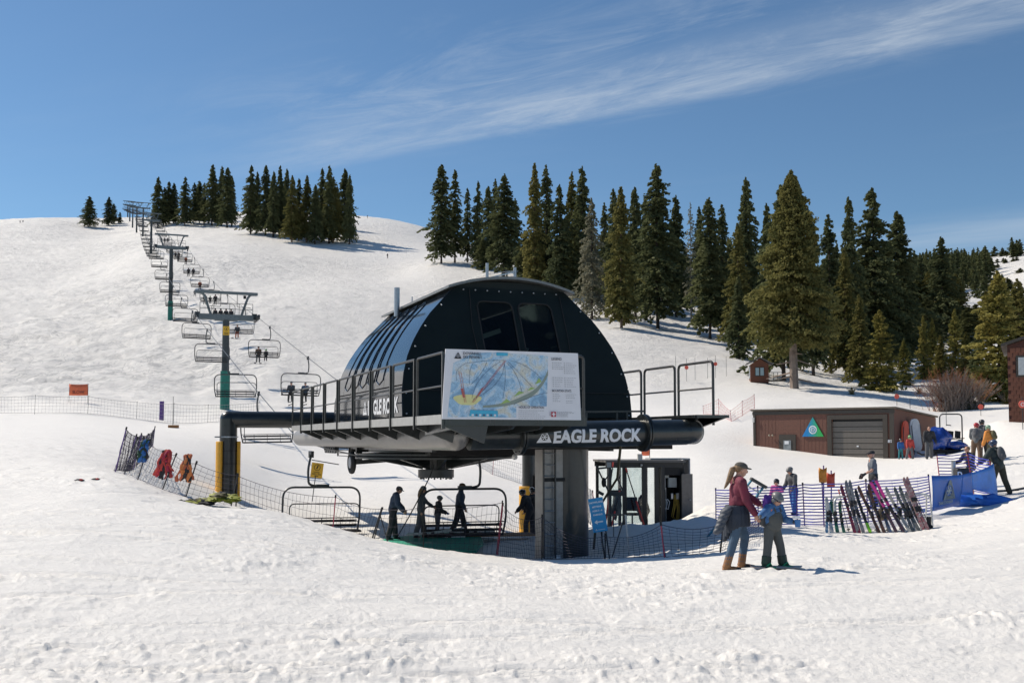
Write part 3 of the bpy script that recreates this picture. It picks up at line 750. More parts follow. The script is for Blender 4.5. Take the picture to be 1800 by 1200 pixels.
# bull wheel below the terminal
BW = (2.6, 10.0, 1.50); RB = 2.6
w = tb(); w.ring((BW[0], BW[1], 1.52), (0, 0, 1), RB, .16, .05, 64); w.ring((BW[0], BW[1], 1.40), (0, 0, 1), RB, .16, .05, 64); w.ring((BW[0], BW[1], 1.46), (0, 0, 1), RB-.05, .08, .10, 64); w.ring((BW[0], BW[1], 1.63), (0, 0, 1), RB-.42, .12, .09, 48)
bw = w.build('bull_wheel', blk, T)
for k in range(10):
    s_ = tb(); a_ = 2*PI*k/10+.15; d = Vector((math.cos(a_), math.sin(a_), 0)); o_ = Vector((BW[0], BW[1], 0)); t_ = Vector((-d.y, d.x, 0))*.035
    q = [o_+d*(RB-.08)+Vector((0, 0, 1.49)), o_+d*(RB-.08)+Vector((0, 0, 1.40)), o_+d*.5+Vector((0, 0, 1.02)), o_+d*.5+Vector((0, 0, 1.45))]
    s_.prism([p-t_ for p in q], t_*2); s_.build('spoke', blk, bw)
m = tb(); m.cyl((BW[0], BW[1], .74), (BW[0], BW[1], 1.0), .60, n=28); m.cyl((BW[0], BW[1], 1.0), (BW[0], BW[1], 1.7), .36, n=24)
for k in range(16):
    a_ = 2*PI*k/16; m.cyl((BW[0]+.52*math.cos(a_), BW[1]+.52*math.sin(a_), .68), (BW[0]+.52*math.cos(a_), BW[1]+.52*math.sin(a_), .76), .03, n=6)
m.build('hub', mat('hub_grey', (.07, .07, .07), .4, .4), bw)
# machinery deck above the wheel
m = tb(); m.box((3.2, 9, 1.86), (5.8, 17, .22)); m.box((3.2, 5.5, 1.68), (4.4, .3, .3)); m.box((3.2, 14.5, 1.68), (5.0, .3, .3)); m.build('underframe', rubber, T)
m = tb(); m.ring((BW[0], BW[1], 1.70), (0, 0, 1), RB-.9, .3, .12, 32); m.bar((.4, 3, 1.72), (.4, 18, 1.72), .12, .1); m.bar((5.6, 3, 1.72), (5.6, 18, 1.72), .12, .1); m.build('guide_rail', blk, T)
# sheaves and the drive tyre at the left edge
for k in range(5):
    m = tb(); m.cyl((.02, 14.2+.42*k, 1.66), (.10, 14.2+.42*k, 1.66), .17, n=18); m.cyl((-.02, 14.2+.42*k, 1.66), (.14, 14.2+.42*k, 1.66), .06, n=10); m.build('sheave', dsteel, T)
m = tb(); m.tube([(.06+.0, 11.4+.30*math.cos(t), 1.22+.30*math.sin(t)) for t in [2*PI*k/22 for k in range(22)]], .09, 8, closed=True); ty = m.build('drive_tyre', rubber, T)
m = tb(); m.cyl((-.02, 11.4, 1.22), (.12, 11.4, 1.22), .19, n=18); m.build('rim', mat('pale_rim', (.5, .5, .5), .5), ty)
m = tb(); m.bar((.1, 11.4, 1.22), (1.3, 11.4, 1.30), .16, .14); m.bar((-.3, 11.8, 1.15), (-1.1, 12.4, 1.3), .03); m.bar((.3, 11.4, 1.3), (.3, 11.4, 1.8), .2, .15)
for z in (1.62, 1.42, 1.52): m.bar((.1, 12.0, z), (.1, 14, z), .03)
m.bar((.1, 12, 1.4), (.1, 12, 1.75), .05); m.bar((.1, 13.9, 1.4), (.1, 13.9, 1.75), .05); m.build('guide_frame', blk, T)
m = tb(); m.ball((3.3, 4.6, 1.5), .085, 12, 8); m.build('lamp_bulb', white_p, T)
# hanging cables
m = tb(); p0 = (2.1, 8.6, 1.0); m.tube([(p0[0]-.0-.9*t*t*1.0, p0[1]+1.2*t, 1.2-2.45*t+.3*math.sin(t*3)) for t in [k/12 for k in range(13)]], .02, 5); m.build('hanging_cable', rubber, T)
m = tb(); m.tube([(4.5, .3, 1.95), (4.75, 1.0, 1.0), (4.9, 2.2, .3), (5.1, 3.0, -.3), (5.1, 3.2, -1.3)], .035, 6); m.ball((5.0, 2.6, 0.05), (.12, .1, .2)); m.build('hanging_cable', mat('olive_hose', (.06, .055, .03), .6), T)

# rear support frame: two posts and a cross beam under the terminal's far end
FL = at(402, 737, 40.0); zb = FL.z
FR = Vector((0, 0, 0)); 
for _ in range(1):
    # right post lies on the same cross line
    t_ = 12.7; FR = Vector((FL.x, FL.y, 0)) + Vv*t_
SF = thing('terminal_support_frame', 'dark round cross beam on two round posts with yellow pads under the terminal rear', 'support frame', (FL.x, FL.y, G(FL.x, FL.y)-.2), TANG)
z0 = SF.location.z
def sb(): m = MB(); m.M = Matrix.Translation((0, 0, -z0)); return m
m = sb(); m.tube([(0, 0, z0-.5), (0, 0, zb-.32), (0, 0, zb+.0)], .335, 36); m.build('post', blk, SF)
m = sb(); m.tube([(-.0, 0, zb), (12.7, 0, zb)], .325, 36); m.ball((0, 0, zb), .337, 28, 16); m.ball((12.7, 0, zb), .337, 28, 16); m.build('cross_beam', blk, SF)
gR = G(FR.x, FR.y); m = sb(); m.cyl((12.7, 0, gR-.6), (12.7, 0, zb), .335, n=36); m.build('post', blk, SF)
def pad(x, y, zlo, zhi, a0, a1, rot=0):
    m = sb(); n = 8; ro, ri = .47, .35; pts = []
    for k in range(n+1):
        a_ = a0+(a1-a0)*k/n; pts.append((x+ro*math.cos(a_), y+ro*math.sin(a_), zlo))
    for k in range(n, -1, -1):
        a_ = a0+(a1-a0)*k/n; pts.append((x+ri*math.cos(a_), y+ri*math.sin(a_), zlo))
    m.prism(pts, (0, 0, zhi-zlo)); return m.build('safety_pad', yel, SF, bevel=.02)
gl = G(FL.x, FL.y)
ct = math.atan2(-FL.y, -FL.x)-TANG      # towards the camera, in frame coordinates
pad(0, 0, gl-.05, zb-.85, ct-2.4, ct-.62); pad(0, 0, gl-.05, zb-.85, ct+1.15, ct+2.4)
for k in range(4):
    z = gl+.25+.5*k; m = sb(); m.ring((0, 0, z), (0, 0, 1), .36, .02, .03, 24); m.build('strap', rubber, SF)
m = sb(); m.ring((0, 0, zb-.68), (0, 0, 1), .36, .03, .05, 24); m.bar((-.3, -.3, zb-.68), (-.55, -.4, zb-.68), .05); m.build('clamp_ring', steel, SF)
pad(12.7, 0, gR, gR+2.0, ct-2.2-.1, ct-.3)
m = sb(); m.box((12.95, -.42, gR+2.1), (.4, .02, .75), (0, 0, .3)); m.build('warning_board', mat('faded_red_white_board', (.55, .45, .43), .6, 0, .4, 9, col2=(.45, .2, .2)), SF)

# ------------------------------------------------------------------ the map board
SW, SH = 3.03, 1.46
p0 = tw(VL+.0, A0-.06)
S = thing('trail_map_sign', 'big white trail map board hung on the walkway railing in front of the black dome', 'map sign', (p0.x, p0.y, ZF), TANG)
def sg(): m = MB(); m.M = Matrix.Rotation(R(90), 4, 'X'); return m     # x right, y up, z towards the viewer
whs = mat('sign_white', (.66, .67, .71), .4, 0, .03, 4)
m = sg(); skx = -.07
def sk(v): return [(x+skx*(1-y/SH)*(1-x/SW*2), y, z) for x, y, z in v]
vv, fs_ = MB().box((SW/2, SH/2, -.015), (SW, SH, .03)).v, MB().box((0, 0, 0), (1, 1, 1)).f
m.add(sk(vv), fs_); m.build('board', whs, S, smooth=False)
# the painted map: procedural colours on a flat print
mm = bpy.data.materials.new('trail_map_print'); mm.use_nodes = True; N = mm.node_tree.nodes; L = mm.node_tree.links
b = N['Principled BSDF']; b.inputs['Roughness'].default_value = .4
tcn = N.new('ShaderNodeTexCoord')
def nz(scale, dist=1.0, det=6):
    n = N.new('ShaderNodeTexNoise'); n.inputs['Scale'].default_value = scale; n.inputs['Distortion'].default_value = dist; n.inputs['Detail'].default_value = det
    L.new(tcn.outputs['Object'], n.inputs['Vector']); return n.outputs[0]
cr = N.new('ShaderNodeValToRGB'); L.new(nz(2.6, 1.5), cr.inputs[0])
e = cr.color_ramp.elements; e[0].position = .36; e[0].color = (.20, .36, .54, 1); e[1].position = .66; e[1].color = (.58, .58, .50, 1)
x_ = e.new(.46); x_.color = (.32, .52, .70, 1); x_ = e.new(.54); x_.color = (.50, .62, .72, 1)
cr2 = N.new('ShaderNodeValToRGB'); L.new(nz(34, 1.8, 4), cr2.inputs[0]); e = cr2.color_ramp.elements; e[0].position = .54; e[0].color = (0, 0, 0, 1); e[1].position = .62; e[1].color = (.55, .55, .55, 1)
mx = N.new('ShaderNodeMix'); mx.data_type = 'RGBA'; L.new(cr2.outputs[0], mx.inputs[0]); L.new(cr.outputs[0], mx.inputs[6]); mx.inputs[7].default_value = (.08, .13, .20, 1)
L.new(mx.outputs[2], b.inputs['Base Color'])
layer_z = [.001]
def flat(name, poly, m_, dz=.0012):
    layer_z[0] += dz; m = sg(); m.add(sk([(x*SW, y*SH, layer_z[0]) for x, y in poly]), [tuple(range(len(poly)))]); return m.build(name, m_, S, smooth=False)
mp_ = [(.035, .03), (.52, .03), (.52, .20), (.745, .20), (.765, .95), (.32, .97), (.20, .95), (.06, .80)]
flat('map_picture', mp_, mm)
cm = lambda n, c: mat('print_'+n, c, .5, 0, .08, 8)
def stroke(name, pts, w, m_):
    layer_z[0] += .0004; m = sg(); P = [Vector((x*SW, y*SH, layer_z[0])) for x, y in pts]; vs = []
    for i, p in enumerate(P):
        t = (P[min(i+1, len(P)-1)]-P[max(i-1, 0)]).normalized(); nn_ = Vector((-t.y, t.x, 0))*w/2; vs += [p-nn_, p+nn_]
    m.add(sk([tuple(v) for v in vs]), [(2*i, 2*i+1, 2*i+3, 2*i+2) for i in range(len(P)-1)]); return m.build(name, m_, S, smooth=False)
def crv(a, b, c, n=8): return [((1-t)**2*a[0]+2*t*(1-t)*b[0]+t*t*c[0], (1-t)**2*a[1]+2*t*(1-t)*b[1]+t*t*c[1]) for t in [k/n for k in range(n+1)]]
blob = [(.17+.095*math.cos(t)*(1+.15*math.sin(3*t)), .28+.085*math.sin(t)*(1+.1*math.cos(2*t))) for t in [2*PI*k/24 for k in range(24)]]
flat('map_highlight', blob, cm('yellow', (.62, .60, .28)))
flat('map_road', crv((.28, .20), (.45, .22), (.56, .34))+crv((.58, .36), (.70, .45), (.76, .74))+crv((.76, .66), (.70, .40), (.60, .30))+crv((.56, .27), (.45, .17), (.28, .17)), cm('road', (.22, .27, .24)))
for pts in ([(.40, .22), (.45, .30), (.48, .26)], [(.50, .33), (.54, .42), (.58, .40)], [(.60, .42), (.63, .48), (.66, .46)], [(.66, .52), (.69, .62), (.71, .56)]):
    flat('map_run_end', pts, cm('green', (.30, .45, .14)))
for pts in (crv((.43, .86), (.30, .86), (.15, .80))+crv((.15, .8), (.06, .72), (.09, .55)), crv((.20, .80), (.17, .7), (.18, .5)), crv((.30, .82), (.27, .65), (.19, .5)), crv((.40, .84), (.22, .62), (.20, .3)), crv((.43, .84), (.45, .55), (.42, .3)), crv((.45, .82), (.53, .7), (.56, .40)), crv((.46, .84), (.55, .66), (.64, .48)), crv((.48, .86), (.62, .8), (.71, .6)), crv((.43, .8), (.42, .5), (.22, .3)), crv((.36, .6), (.3, .45), (.21, .28)), crv((.50, .22), (.62, .35), (.75, .40))):
    stroke('map_run_line', pts, .007, cm('dark_line', (.06, .10, .18)))
for pts in ([(.435, .86), (.20, .24)], [(.445, .86), (.21, .24)], [(.10, .68), (.15, .24)], [(.115, .68), (.16, .24)]): stroke('map_lift_line', pts, .008, cm('red_line', (.42, .10, .09)))
flat('map_lift_block', [(.265, .44), (.285, .47), (.25, .35), (.232, .33)], cm('red_line', (.42, .10, .09)))
flat('map_lift_block', [(.118, .44), (.135, .44), (.15, .31), (.135, .31)], cm('red_line', (.42, .10, .09)))
flat('map_label', [(.37, .925), (.455, .925), (.455, .97), (.37, .97)], cm('cyan', (.05, .38, .58)))
flat('map_label', [(.185, .045), (.385, .035), (.385, .125), (.19, .135)], cm('cyan', (.05, .38, .58)))
for k in range(7): flat('map_symbol', [(.20+.026*k, .048), (.216+.026*k, .048), (.216+.026*k, .075), (.20+.026*k, .075)], cm('dark_line', (.06, .10, .18)) if k % 2 else whs)
ink = mat('print_ink', (.05, .055, .07), .5); grey = mat('print_grey_text', (.40, .41, .44), .5)
def sgt(s, x, y, size, wid=None, m_=None, bold=.006):
    m = sg(); v, f = text_geo(s, size, bold*size*3, 0, 'LEFT', wid)
    layer_z[0] += .0003; m.add(sk([(p[0]+x*SW, p[1]+y*SH, layer_z[0]+.002) for p in v]), f); return m.build('lettering', m_ or ink, S, smooth=False)
sgt('DOWNHILL', .125, .925, .078, .40); sgt('SKI RESORT', .125, .872, .078, .42)
m = sg(); v, f = emblem(.13); m.add(sk([(x+.09*SW, y+.865*SH, .012) for x, y, z in v]), f); m.build('emblem', ink, S, smooth=False)
sgt('LEGEND', .785, .885, .075, .24); sgt('MOUNTAIN STATS', .785, .415, .07, .44); sgt('HOURS OF OPERATION', .535, .165, .07, .56)
rnd = random.Random(3)
def lines(x, y, w, n, dy=.028, bullet=False):
    m = sg(); layer_z[0] += .0003
    for k in range(n):
        yy = (y-dy*k)*SH; x0 = x*SW; ww = w*SW*rnd.uniform(.6, 1)
        q = x0
        while q < x0+ww:
            l = rnd.uniform(.015, .05); m.add(sk([(q, yy, .008), (q+l, yy, .008), (q+l, yy+.012, .008), (q, yy+.012, .008)]), [(0, 1, 2, 3)]); q += l+.012
        if bullet: m.add(sk([(x0-.05, yy-.004, .008), (x0-.025, yy-.004, .008), (x0-.025, yy+.018, .008), (x0-.05, yy+.018, .008)]), [(0, 1, 2, 3)])
    m.build('small_print', grey, S, smooth=False)
lines(.81, .84, .07, 4, .03, True); lines(.90, .84, .08, 6, .03, True); lines(.81, .62, .06, 5, .032, True); lines(.90, .62, .07, 5, .032, True)
lines(.79, .375, .06, 5, .026); lines(.89, .375, .08, 3, .026); lines(.89, .28, .06, 2); lines(.535, .13, .20, 5, .028); lines(.82, .115, .13, 5, .017)
flat('red_square', [(.772, .045), (.808, .045), (.808, .12), (.772, .12)], cm('red', (.42, .04, .06)), .004)
flat('white_cross', [(.785, .055), (.795, .055), (.795, .075), (.803, .075), (.803, .09), (.795, .09), (.795, .11), (.785, .11), (.785, .09), (.777, .09), (.777, .075), (.785, .075)], whs, .003)
# ------------------------------------------------------------------ people
def bake(mb, voxel, m, smooth=2, name='skin'):
    me = bpy.data.meshes.new('tmp'); me.from_pydata(mb.v, [], mb.f); me.update()
    o = bpy.data.objects.new('tmp', me); COL.objects.link(o)
    r = o.modifiers.new('r', 'REMESH'); r.mode = 'VOXEL'; r.voxel_size = voxel; r.use_smooth_shade = True
    if smooth:
        s = o.modifiers.new('s', 'SMOOTH'); s.factor = .5; s.iterations = smooth
    dg = bpy.context.evaluated_depsgraph_get()
    out = bpy.data.meshes.new_from_object(o.evaluated_get(dg)); out.name = name
    bpy.data.objects.remove(o); bpy.data.meshes.remove(me)
    out.materials.clear(); out.materials.append(m); return out
def cap(mb, p0, p1, r0, r1, n=10):
    mb.tube([p0, p1], [r0, r1], n); mb.ball(p0, r0, n, 6); mb.ball(p1, r1, n, 6)
def dirv(pitch, out, side):
    """unit vector: 0 = straight down, pitch swings forward (+y), out swings sideways"""
    v = Vector((0, 0, -1)); v = Matrix.Rotation(R(pitch), 3, 'X') @ v
    return Matrix.Rotation(-R(out)*side, 3, 'Y') @ v if out else v
skin_m = mat('skin', (.50, .27, .19), .5, 0, .08, 12)
def cloth(n, c, rough=.8, bump=.5, bs=22, var=.2): return mat('cloth_'+n, c, rough, 0, var, 7, bump, bs, bdist=.012)
C_blk = cloth('black', (.024, .025, .030)); C_navy = cloth('navy', (.030, .048, .085)); C_grey = cloth('grey', (.12, .13, .14)); C_dgrey = cloth('dark_grey', (.080, .085, .095))
C_mar = cloth('maroon', (.155, .022, .045)); C_jean = cloth('jeans', (.065, .11, .17), .85, .4, 60); C_red = cloth('red', (.50, .06, .05)); C_oran = cloth('orange', (.62, .24, .05))
C_pur = cloth('purple', (.18, .07, .42)); C_pink = cloth('pink', (.55, .12, .33)); C_blue = cloth('blue', (.03, .13, .38)); C_brn = cloth('brown', (.13, .08, .05)); C_olive = cloth('olive', (.11, .10, .05)); C_white = cloth('white', (.6, .6, .62)); C_dblue = cloth('slate_blue', (.05, .09, .15)); C_rust = cloth('rust', (.42, .11, .05))
tanb = mat('tan_leather', (.26, .12, .045), .6, 0, .25, 9, .3, 30); bootb = mat('boot_black', (.02, .02, .022), .5, 0, .2, 9)
M_hblk = mat('helmet_black', (.02, .02, .022), .25, 0, .1, 5, coat=.4); M_hgrey = mat('helmet_grey', (.15, .155, .16), .4, 0, .1, 5); M_hred = mat('helmet_red', (.45, .02, .03), .25, 0, .1, 5, coat=.5)
M_hgrn = mat('helmet_green', (.12, .32, .14), .4, 0, .15, 5); M_hwht = mat('helmet_white_stripe', (.6, .6, .62), .4); M_hpal = mat('helmet_pale_green', (.25, .38, .27), .4)
hairb = mat('brown_blond_hair', (.20, .125, .065), .6, 0, .45, 30, .5, 80); hair_d = mat('dark_hair', (.03, .02, .015), .6, 0, .3, 30)
visor = mat('dark_goggles', (.02, .02, .03), .12, 0, .1, 5, coat=.5)
def person(label, loc, rz, H=1.75, pose=None, outfit=None, group=None, q=.012, seat=None, name='person', slim=1.0):
    P = dict(lean=0, head=(0, 0), legL=(3, 4, 4), legR=(-3, 4, 4), armL=(8, 9, 14), armR=(8, 9, 14), hips_out=1); P.update(pose or {})
    O = dict(top=C_blk, legs=C_blk, boots=bootb, hat=None, hair=None, gloves=None, pack=None, glasses=True, hand_h=1); O.update(outfit or {})
    child = H < 1.35; hs = 1.0 if not child else 1.22
    root = thing(name, label, 'person', (0, 0, 0), rz, group)
    h = H; W_ = .112*h*slim; hipw = .052*h
    pel = Vector((0, 0, .52*h))
    tor = Matrix.Rotation(-R(P['lean']), 3, 'X')
    def T_(v): return pel + tor @ (Vector(v)*h)
    waist = T_((0, .0, .09)); chest = T_((0, .005, .20)); neck = T_((0, 0, .305)); nb = T_((0, 0, .28))
    hd = neck + (Matrix.Rotation(-R(P['lean']*.6+P['head'][0]), 3, 'X') @ Vector((0, .012*h, .078*h*hs)))
    HM = Matrix.Rotation(-R(P['head'][1]), 3, 'Z') @ Matrix.Rotation(-R(P['lean']*.4+P['head'][0]), 3, 'X')
    legs = {}; arms = {}
    for s, kl, ka in ((-1, 'legL', 'armL'), (1, 'legR', 'armR')):
        hp = pel + Vector((s*hipw, 0, -.01*h)); a, o_, kn = P[kl]
        k = hp + dirv(a, o_, s)*.245*h; an = k + dirv(a-kn, o_*.6, s)*.235*h
        ft = P.get('foot', 0) if not isinstance(P.get('foot', 0), dict) else P['foot'][kl]
        legs[s] = (hp, k, an, ft)
        sh = T_((s*W_/h*.98, 0, .268)); a, o_, eb = P[ka][:3]; lean = P['lean']
        el = sh + dirv(a, o_, s)*.165*h; wr = el + dirv(a+eb, o_*.5 - (P[ka][3] if len(P[ka]) > 3 else 0), s)*.145*h
        arms[s] = (sh, el, wr)
    zmin = min(v[2].z for v in legs.values())-.042*h
    off = Vector((0, 0, -zmin)) if seat is None else Vector((0, -.02*h, seat+.075*h))-pel
    M = Matrix.Translation(off)
    def mb_(): m = MB(); m.M = M; return m
    # body: one continuous skin from head to feet with hands
    b = mb_()
    def head_(m):
        hm = lambda v: hd + HM @ (Vector(v)*h*hs)
        m.ball(hm((0, 0, .008)), (.0445*h*hs, .055*h*hs, .056*h*hs), 16, 12, HM)
        m.ball(hm((0, .012, -.022)), (.036*h*hs, .040*h*hs, .045*h*hs), 14, 10, HM)
        m.ball(hm((0, .056, -.010)), (.0085*h*hs, .012*h*hs, .016*h*hs), 8, 6, HM)
        m.ball(hm((0, .044, -.036)), (.017*h*hs, .009*h*hs, .006*h*hs), 8, 6, HM)
        for s in (-1, 1): m.ball(hm((s*.045, .0, -.008)), (.007*h*hs, .013*h*hs, .018*h*hs), 8, 6, HM)
        m.tube([neck+Vector((0, 0, -.03*h)), hm((0, -.006, -.03))], [.034*h, .031*h], 12)
    head_(b)
    cap(b, chest, waist, .068*h*slim, .062*h*slim); cap(b, waist, pel, .062*h, .066*h); cap(b, nb, chest, .055*h, .068*h)
    for s in (-1, 1):
        hp, k, an, ft = legs[s]; cap(b, hp, k, .046*h, .031*h); cap(b, k, an, .031*h, .022*h)
        cap(b, an+Vector((0, -.01*h, -.022*h)), an+Vector((0, .075*h, -.030*h)), .018*h, .014*h)
        sh, el, wr = arms[s]; cap(b, sh, el, .027*h, .021*h); cap(b, el, wr, .021*h, .0145*h); cap(b, nb, sh, .04*h, .027*h)
    def hand(m, s, inf=0.0):
        sh, el, wr = arms[s]; d = (wr-el).normalized(); up = Vector((s, 0, 0)); side = d.cross(up).normalized(); nrm = side.cross(d).normalized()
        hh = .1*h
        m.tube([wr-d*.01*h, wr+d*hh*.22, wr+d*hh*.48], [.013*h+inf, .017*h+inf, .0165*h+inf], 8)
        for i in range(4):
            bx = (i-1.5)*.0095*h; L = hh*(.40, .46, .43, .34)[i]; p0 = wr+d*hh*.46+side*bx; c1 = -nrm*s*.0
            p1 = p0+d*L*.5 - nrm*L*.12; p2 = p1+d*L*.42-nrm*L*.30; m.tube([p0, p1, p2], [.0052*h+inf*.6, .0048*h+inf*.6, .0038*h+inf*.5], 6)
        p0 = wr+d*hh*.15+side*.014*h; p1 = p0+d*hh*.25+side*.014*h; p2 = p1+d*hh*.22+side*.002*h; m.tube([p0, p1, p2], [.007*h+inf*.6, .0058*h+inf*.6, .0045*h+inf*.5], 6)
    hm2 = mb_()
    for s in (-1, 1): hand(b, s)
    me = bake(b, min(q*.85, .0050*h) if q < .012 else q, skin_m, 1, 'body'); inst('body', me, root)
    if O['gloves']:
        for s in (-1, 1):
            g_ = mb_(); hand(g_, s, .0045*h); sh, el, wr = arms[s]; d = (wr-el).normalized(); g_.tube([wr-d*.03*h, wr+d*.01*h], [.022*h, .019*h], 8); g_.build('glove', O['gloves'], root)
    # jacket
    j = mb_(); tk = .012*h*(O.get('bulk', 1.0))
    cap(j, chest, waist, .074*h*slim+tk, .066*h*slim+tk); cap(j, waist, pel+(waist-pel)*.1, .066*h+tk, .070*h+tk)
    for s in (-1, 1):
        j.ball(T_((s*.045, 0.005, .20)), (.055*h*slim+tk, .058*h+tk, .09*h), 12, 8, tor)
        j.ball(T_((s*.035, 0.0, .10)), (.052*h*slim+tk, .058*h+tk, .09*h), 12, 8, tor)
        sh, el, wr = arms[s]
        e2 = el if O.get('short') else wr-(wr-el)*.06
        cap(j, nb, sh, .045*h+tk*.6, .035*h+tk)
        cap(j, sh, el-(el-sh)*(.35 if O.get('short') else 0), .033*h+tk, .028*h+tk)
        if not O.get('short'):
            cap(j, el, e2, .027*h+tk, .021*h+tk*.8)
            for t_ in (.3, .55, .8):                 # soft folds
                c_ = el+(e2-el)*t_; j.ball(c_+Vector((0, 0, .002*h)), .0255*h+tk*1.02, 8, 5)
    j.tube([nb, neck+Vector((0, 0, .005*h))], [.052*h, .042*h+tk*.3], 12)
    jm = bake(j, q, O['top'], 2, 'jacket'); jo = inst('jacket', jm, root)
    # trousers
    t = mb_(); tb_ = .010*h*O.get('bulk_legs', 1.0)
    cap(t, pel+Vector((0, 0, .035*h)), pel+Vector((0, 0, -.005*h)), .070*h+tb_*.6, .070*h+tb_*.6)
    for s in (-1, 1):
        hp, k, an, ft = legs[s]; cap(t, pel+Vector((s*hipw*.6, -.012*h, -.0*h)), hp, .06*h, .056*h+tb_*.5)
        cap(t, hp, k, .052*h+tb_, .036*h+tb_); cap(t, k, an+(k-an)*.10, .036*h+tb_, .027*h+tb_*1.3)
        for t_ in (.55, .75, .93):
            c_ = k+(an-k)*t_; t.ball(c_, (.031*h+tb_*1.25,)*2+(.012*h,), 10, 6)
    inst('trousers', bake(t, q, O['legs'], 2, 'trousers'), root)
    for s in (-1, 1):
        hp, k, an, ft = legs[s]; bo = mb_(); rz_ = Matrix.Rotation(-R(ft)*s, 3, 'Z') @ Matrix.Rotation(R(P.get('toe', 0)), 3, 'X')
        f_ = lambda v: an + rz_ @ (Vector(v)*h)
        bh = O.get('boot_h', .07); bw_ = O.get('boot_w', 1.0)
        bo.tube([an+(k-an).normalized()*bh*h, f_((0, 0, -.005))], [.034*h*bw_, .034*h*bw_], 10)
        bo.ball(f_((0, 0.0, -.014)), (.033*h*bw_, .042*h, .028*h), 12, 8, rz_); bo.ball(f_((0, .055, -.026)), (.030*h*bw_, .045*h, .017*h), 12, 8, rz_)
        bo.box(f_((0, .028, -.037)), (.052*h*bw_, .135*h, .012*h), rz_)
        inst('boot', bake(bo, q*.8, O['boots'], 1, 'boot'), root)
    hmf = lambda v: hd + HM @ (Vector(v)*h*hs)
    ht = O['hat']
    if ht:
        kind, m_ = ht; c = mb_()
        if kind == 'helmet':
            c.ball(hmf((0, -.008, .028)), (.062*h*hs, .074*h*hs, .058*h*hs), 20, 12, HM); c.ball(hmf((0, .03, .028)), (.052*h*hs, .05*h*hs, .028*h*hs), 14, 8, HM)
            for s in (-1, 1): c.ball(hmf((s*.047, -.006, -.012)), (.016*h*hs, .03*h*hs, .032*h*hs), 10, 8, HM)
            nm = 'helmet'
        elif kind == 'cap':
            c.ball(hmf((0, -.004, .030)), (.051*h*hs, .062*h*hs, .040*h*hs), 16, 10, HM); c.ball(hmf((0, .062, .022)), (.040*h*hs, .036*h*hs, .008*h*hs), 14, 8, HM); nm = 'cap'
        else:
            c.ball(hmf((0, -.006, .034)), (.051*h*hs, .061*h*hs, .044*h*hs), 16, 10, HM); c.tube([hmf((0, -.006, .004)), hmf((0, -.006, .022))], [.0535*h*hs, .0535*h*hs], 16); nm = 'beanie'
        inst(nm, bake(c, q*.7, m_, 1, nm), root)
        if kind == 'helmet' and O.get('stripe'):
            c = mb_(); c.tube([hmf((-.02, .065*math.cos(a), .028+.062*math.sin(a))) for a in [PI*k/10 for k in range(1, 10)]], .012*h, 6); c.build('helmet_stripe', O['stripe'], root)
        if kind == 'helmet' and O.get('goggles', True):
            g_ = mb_(); g_.ball(hmf((0, .040, .006)), (.040*h*hs, .028*h*hs, .017*h*hs), 14, 8, HM); g_.tube([hmf((.06*math.cos(a), -.004+.07*math.sin(a), .018)) for a in [2*PI*k/16 for k in range(16)]], .006*h, 5, closed=True); g_.build('goggles', visor, root)
    if O['glasses'] and not (ht and ht[0] == 'helmet'):
        g_ = mb_(); g_.ball(hmf((.018, .047, .006)), (.014*h, .010*h, .010*h), 10, 6, HM); g_.ball(hmf((-.018, .047, .006)), (.014*h, .010*h, .010*h), 10, 6, HM); g_.tube([hmf((-.045, .0, .01)), hmf((-.036, .046, .01)), hmf((.036, .046, .01)), hmf((.045, 0, .01))], .002*h, 4); g_.build('sunglasses', visor, root)
    else:
        pass
    if O['hair']:
        kind, m_ = O['hair']; c = mb_(); c.ball(hmf((0, -.012, .014)), (.050*h*hs, .056*h*hs, .052*h*hs), 16, 10, HM)
        if kind == 'ponytail':
            pts = [hmf((0, -.050, .008)), hmf((0, -.078, -.012)), hmf((0.01, -.088, -.06)), hmf((0.01, -.100, -.12)), hmf((0.015, -.118, -.175)), hmf((.015, -.13, -.20))]; c.tube(pts, [.022*h, .030*h, .028*h, .022*h, .012*h, .003*h], 8)
        if kind == 'long':
            c.tube([hmf((0, -.03, .01)), hmf((0, -.055, -.05)), hmf((0, -.06, -.12)), hmf((0, -.06, -.17))], [.045*h, .042*h, .036*h, .02*h], 10)
        inst('hair', bake(c, q*.7, m_, 1, 'hair'), root)
    if O['pack']:
        c = mb_(); c.ball(T_((0, -.115, .19)), (.078*h, .055*h, .125*h), 14, 10, tor); c.ball(T_((0, -.155, .14)), (.055*h, .03*h, .06*h), 12, 8, tor)
        for s in (-1, 1): c.tube([T_((s*.06, -.085, .26)), T_((s*.065, -.02, .30)), T_((s*.07, .075, .25)), T_((s*.07, .07, .14)), T_((s*.09, -.02, .09))], .010*h, 5)
        inst('backpack', bake(c, q*.8, O['pack'], 1, 'backpack'), root)
    root.location = loc
    return root, dict(hands={s: off+arms[s][2]+(arms[s][2]-arms[s][1]).normalized()*.05*h for s in arms}, feet={s: off+legs[s][2]+Vector((0, .03*h, -.042*h)) for s in legs}, T=lambda v: off+T_(v), head=off+hd, pel=off+pel, HM=HM)
def on(px, Y, dz=0.0):
    x = xat(px, Y); return Vector((x, Y, G(x, Y)+float(bank(np.array(x), np.array(Y)))+dz))
def face_dir(dx, dy): return math.atan2(-dx, dy)          # rz so that local +y points to (dx, dy)
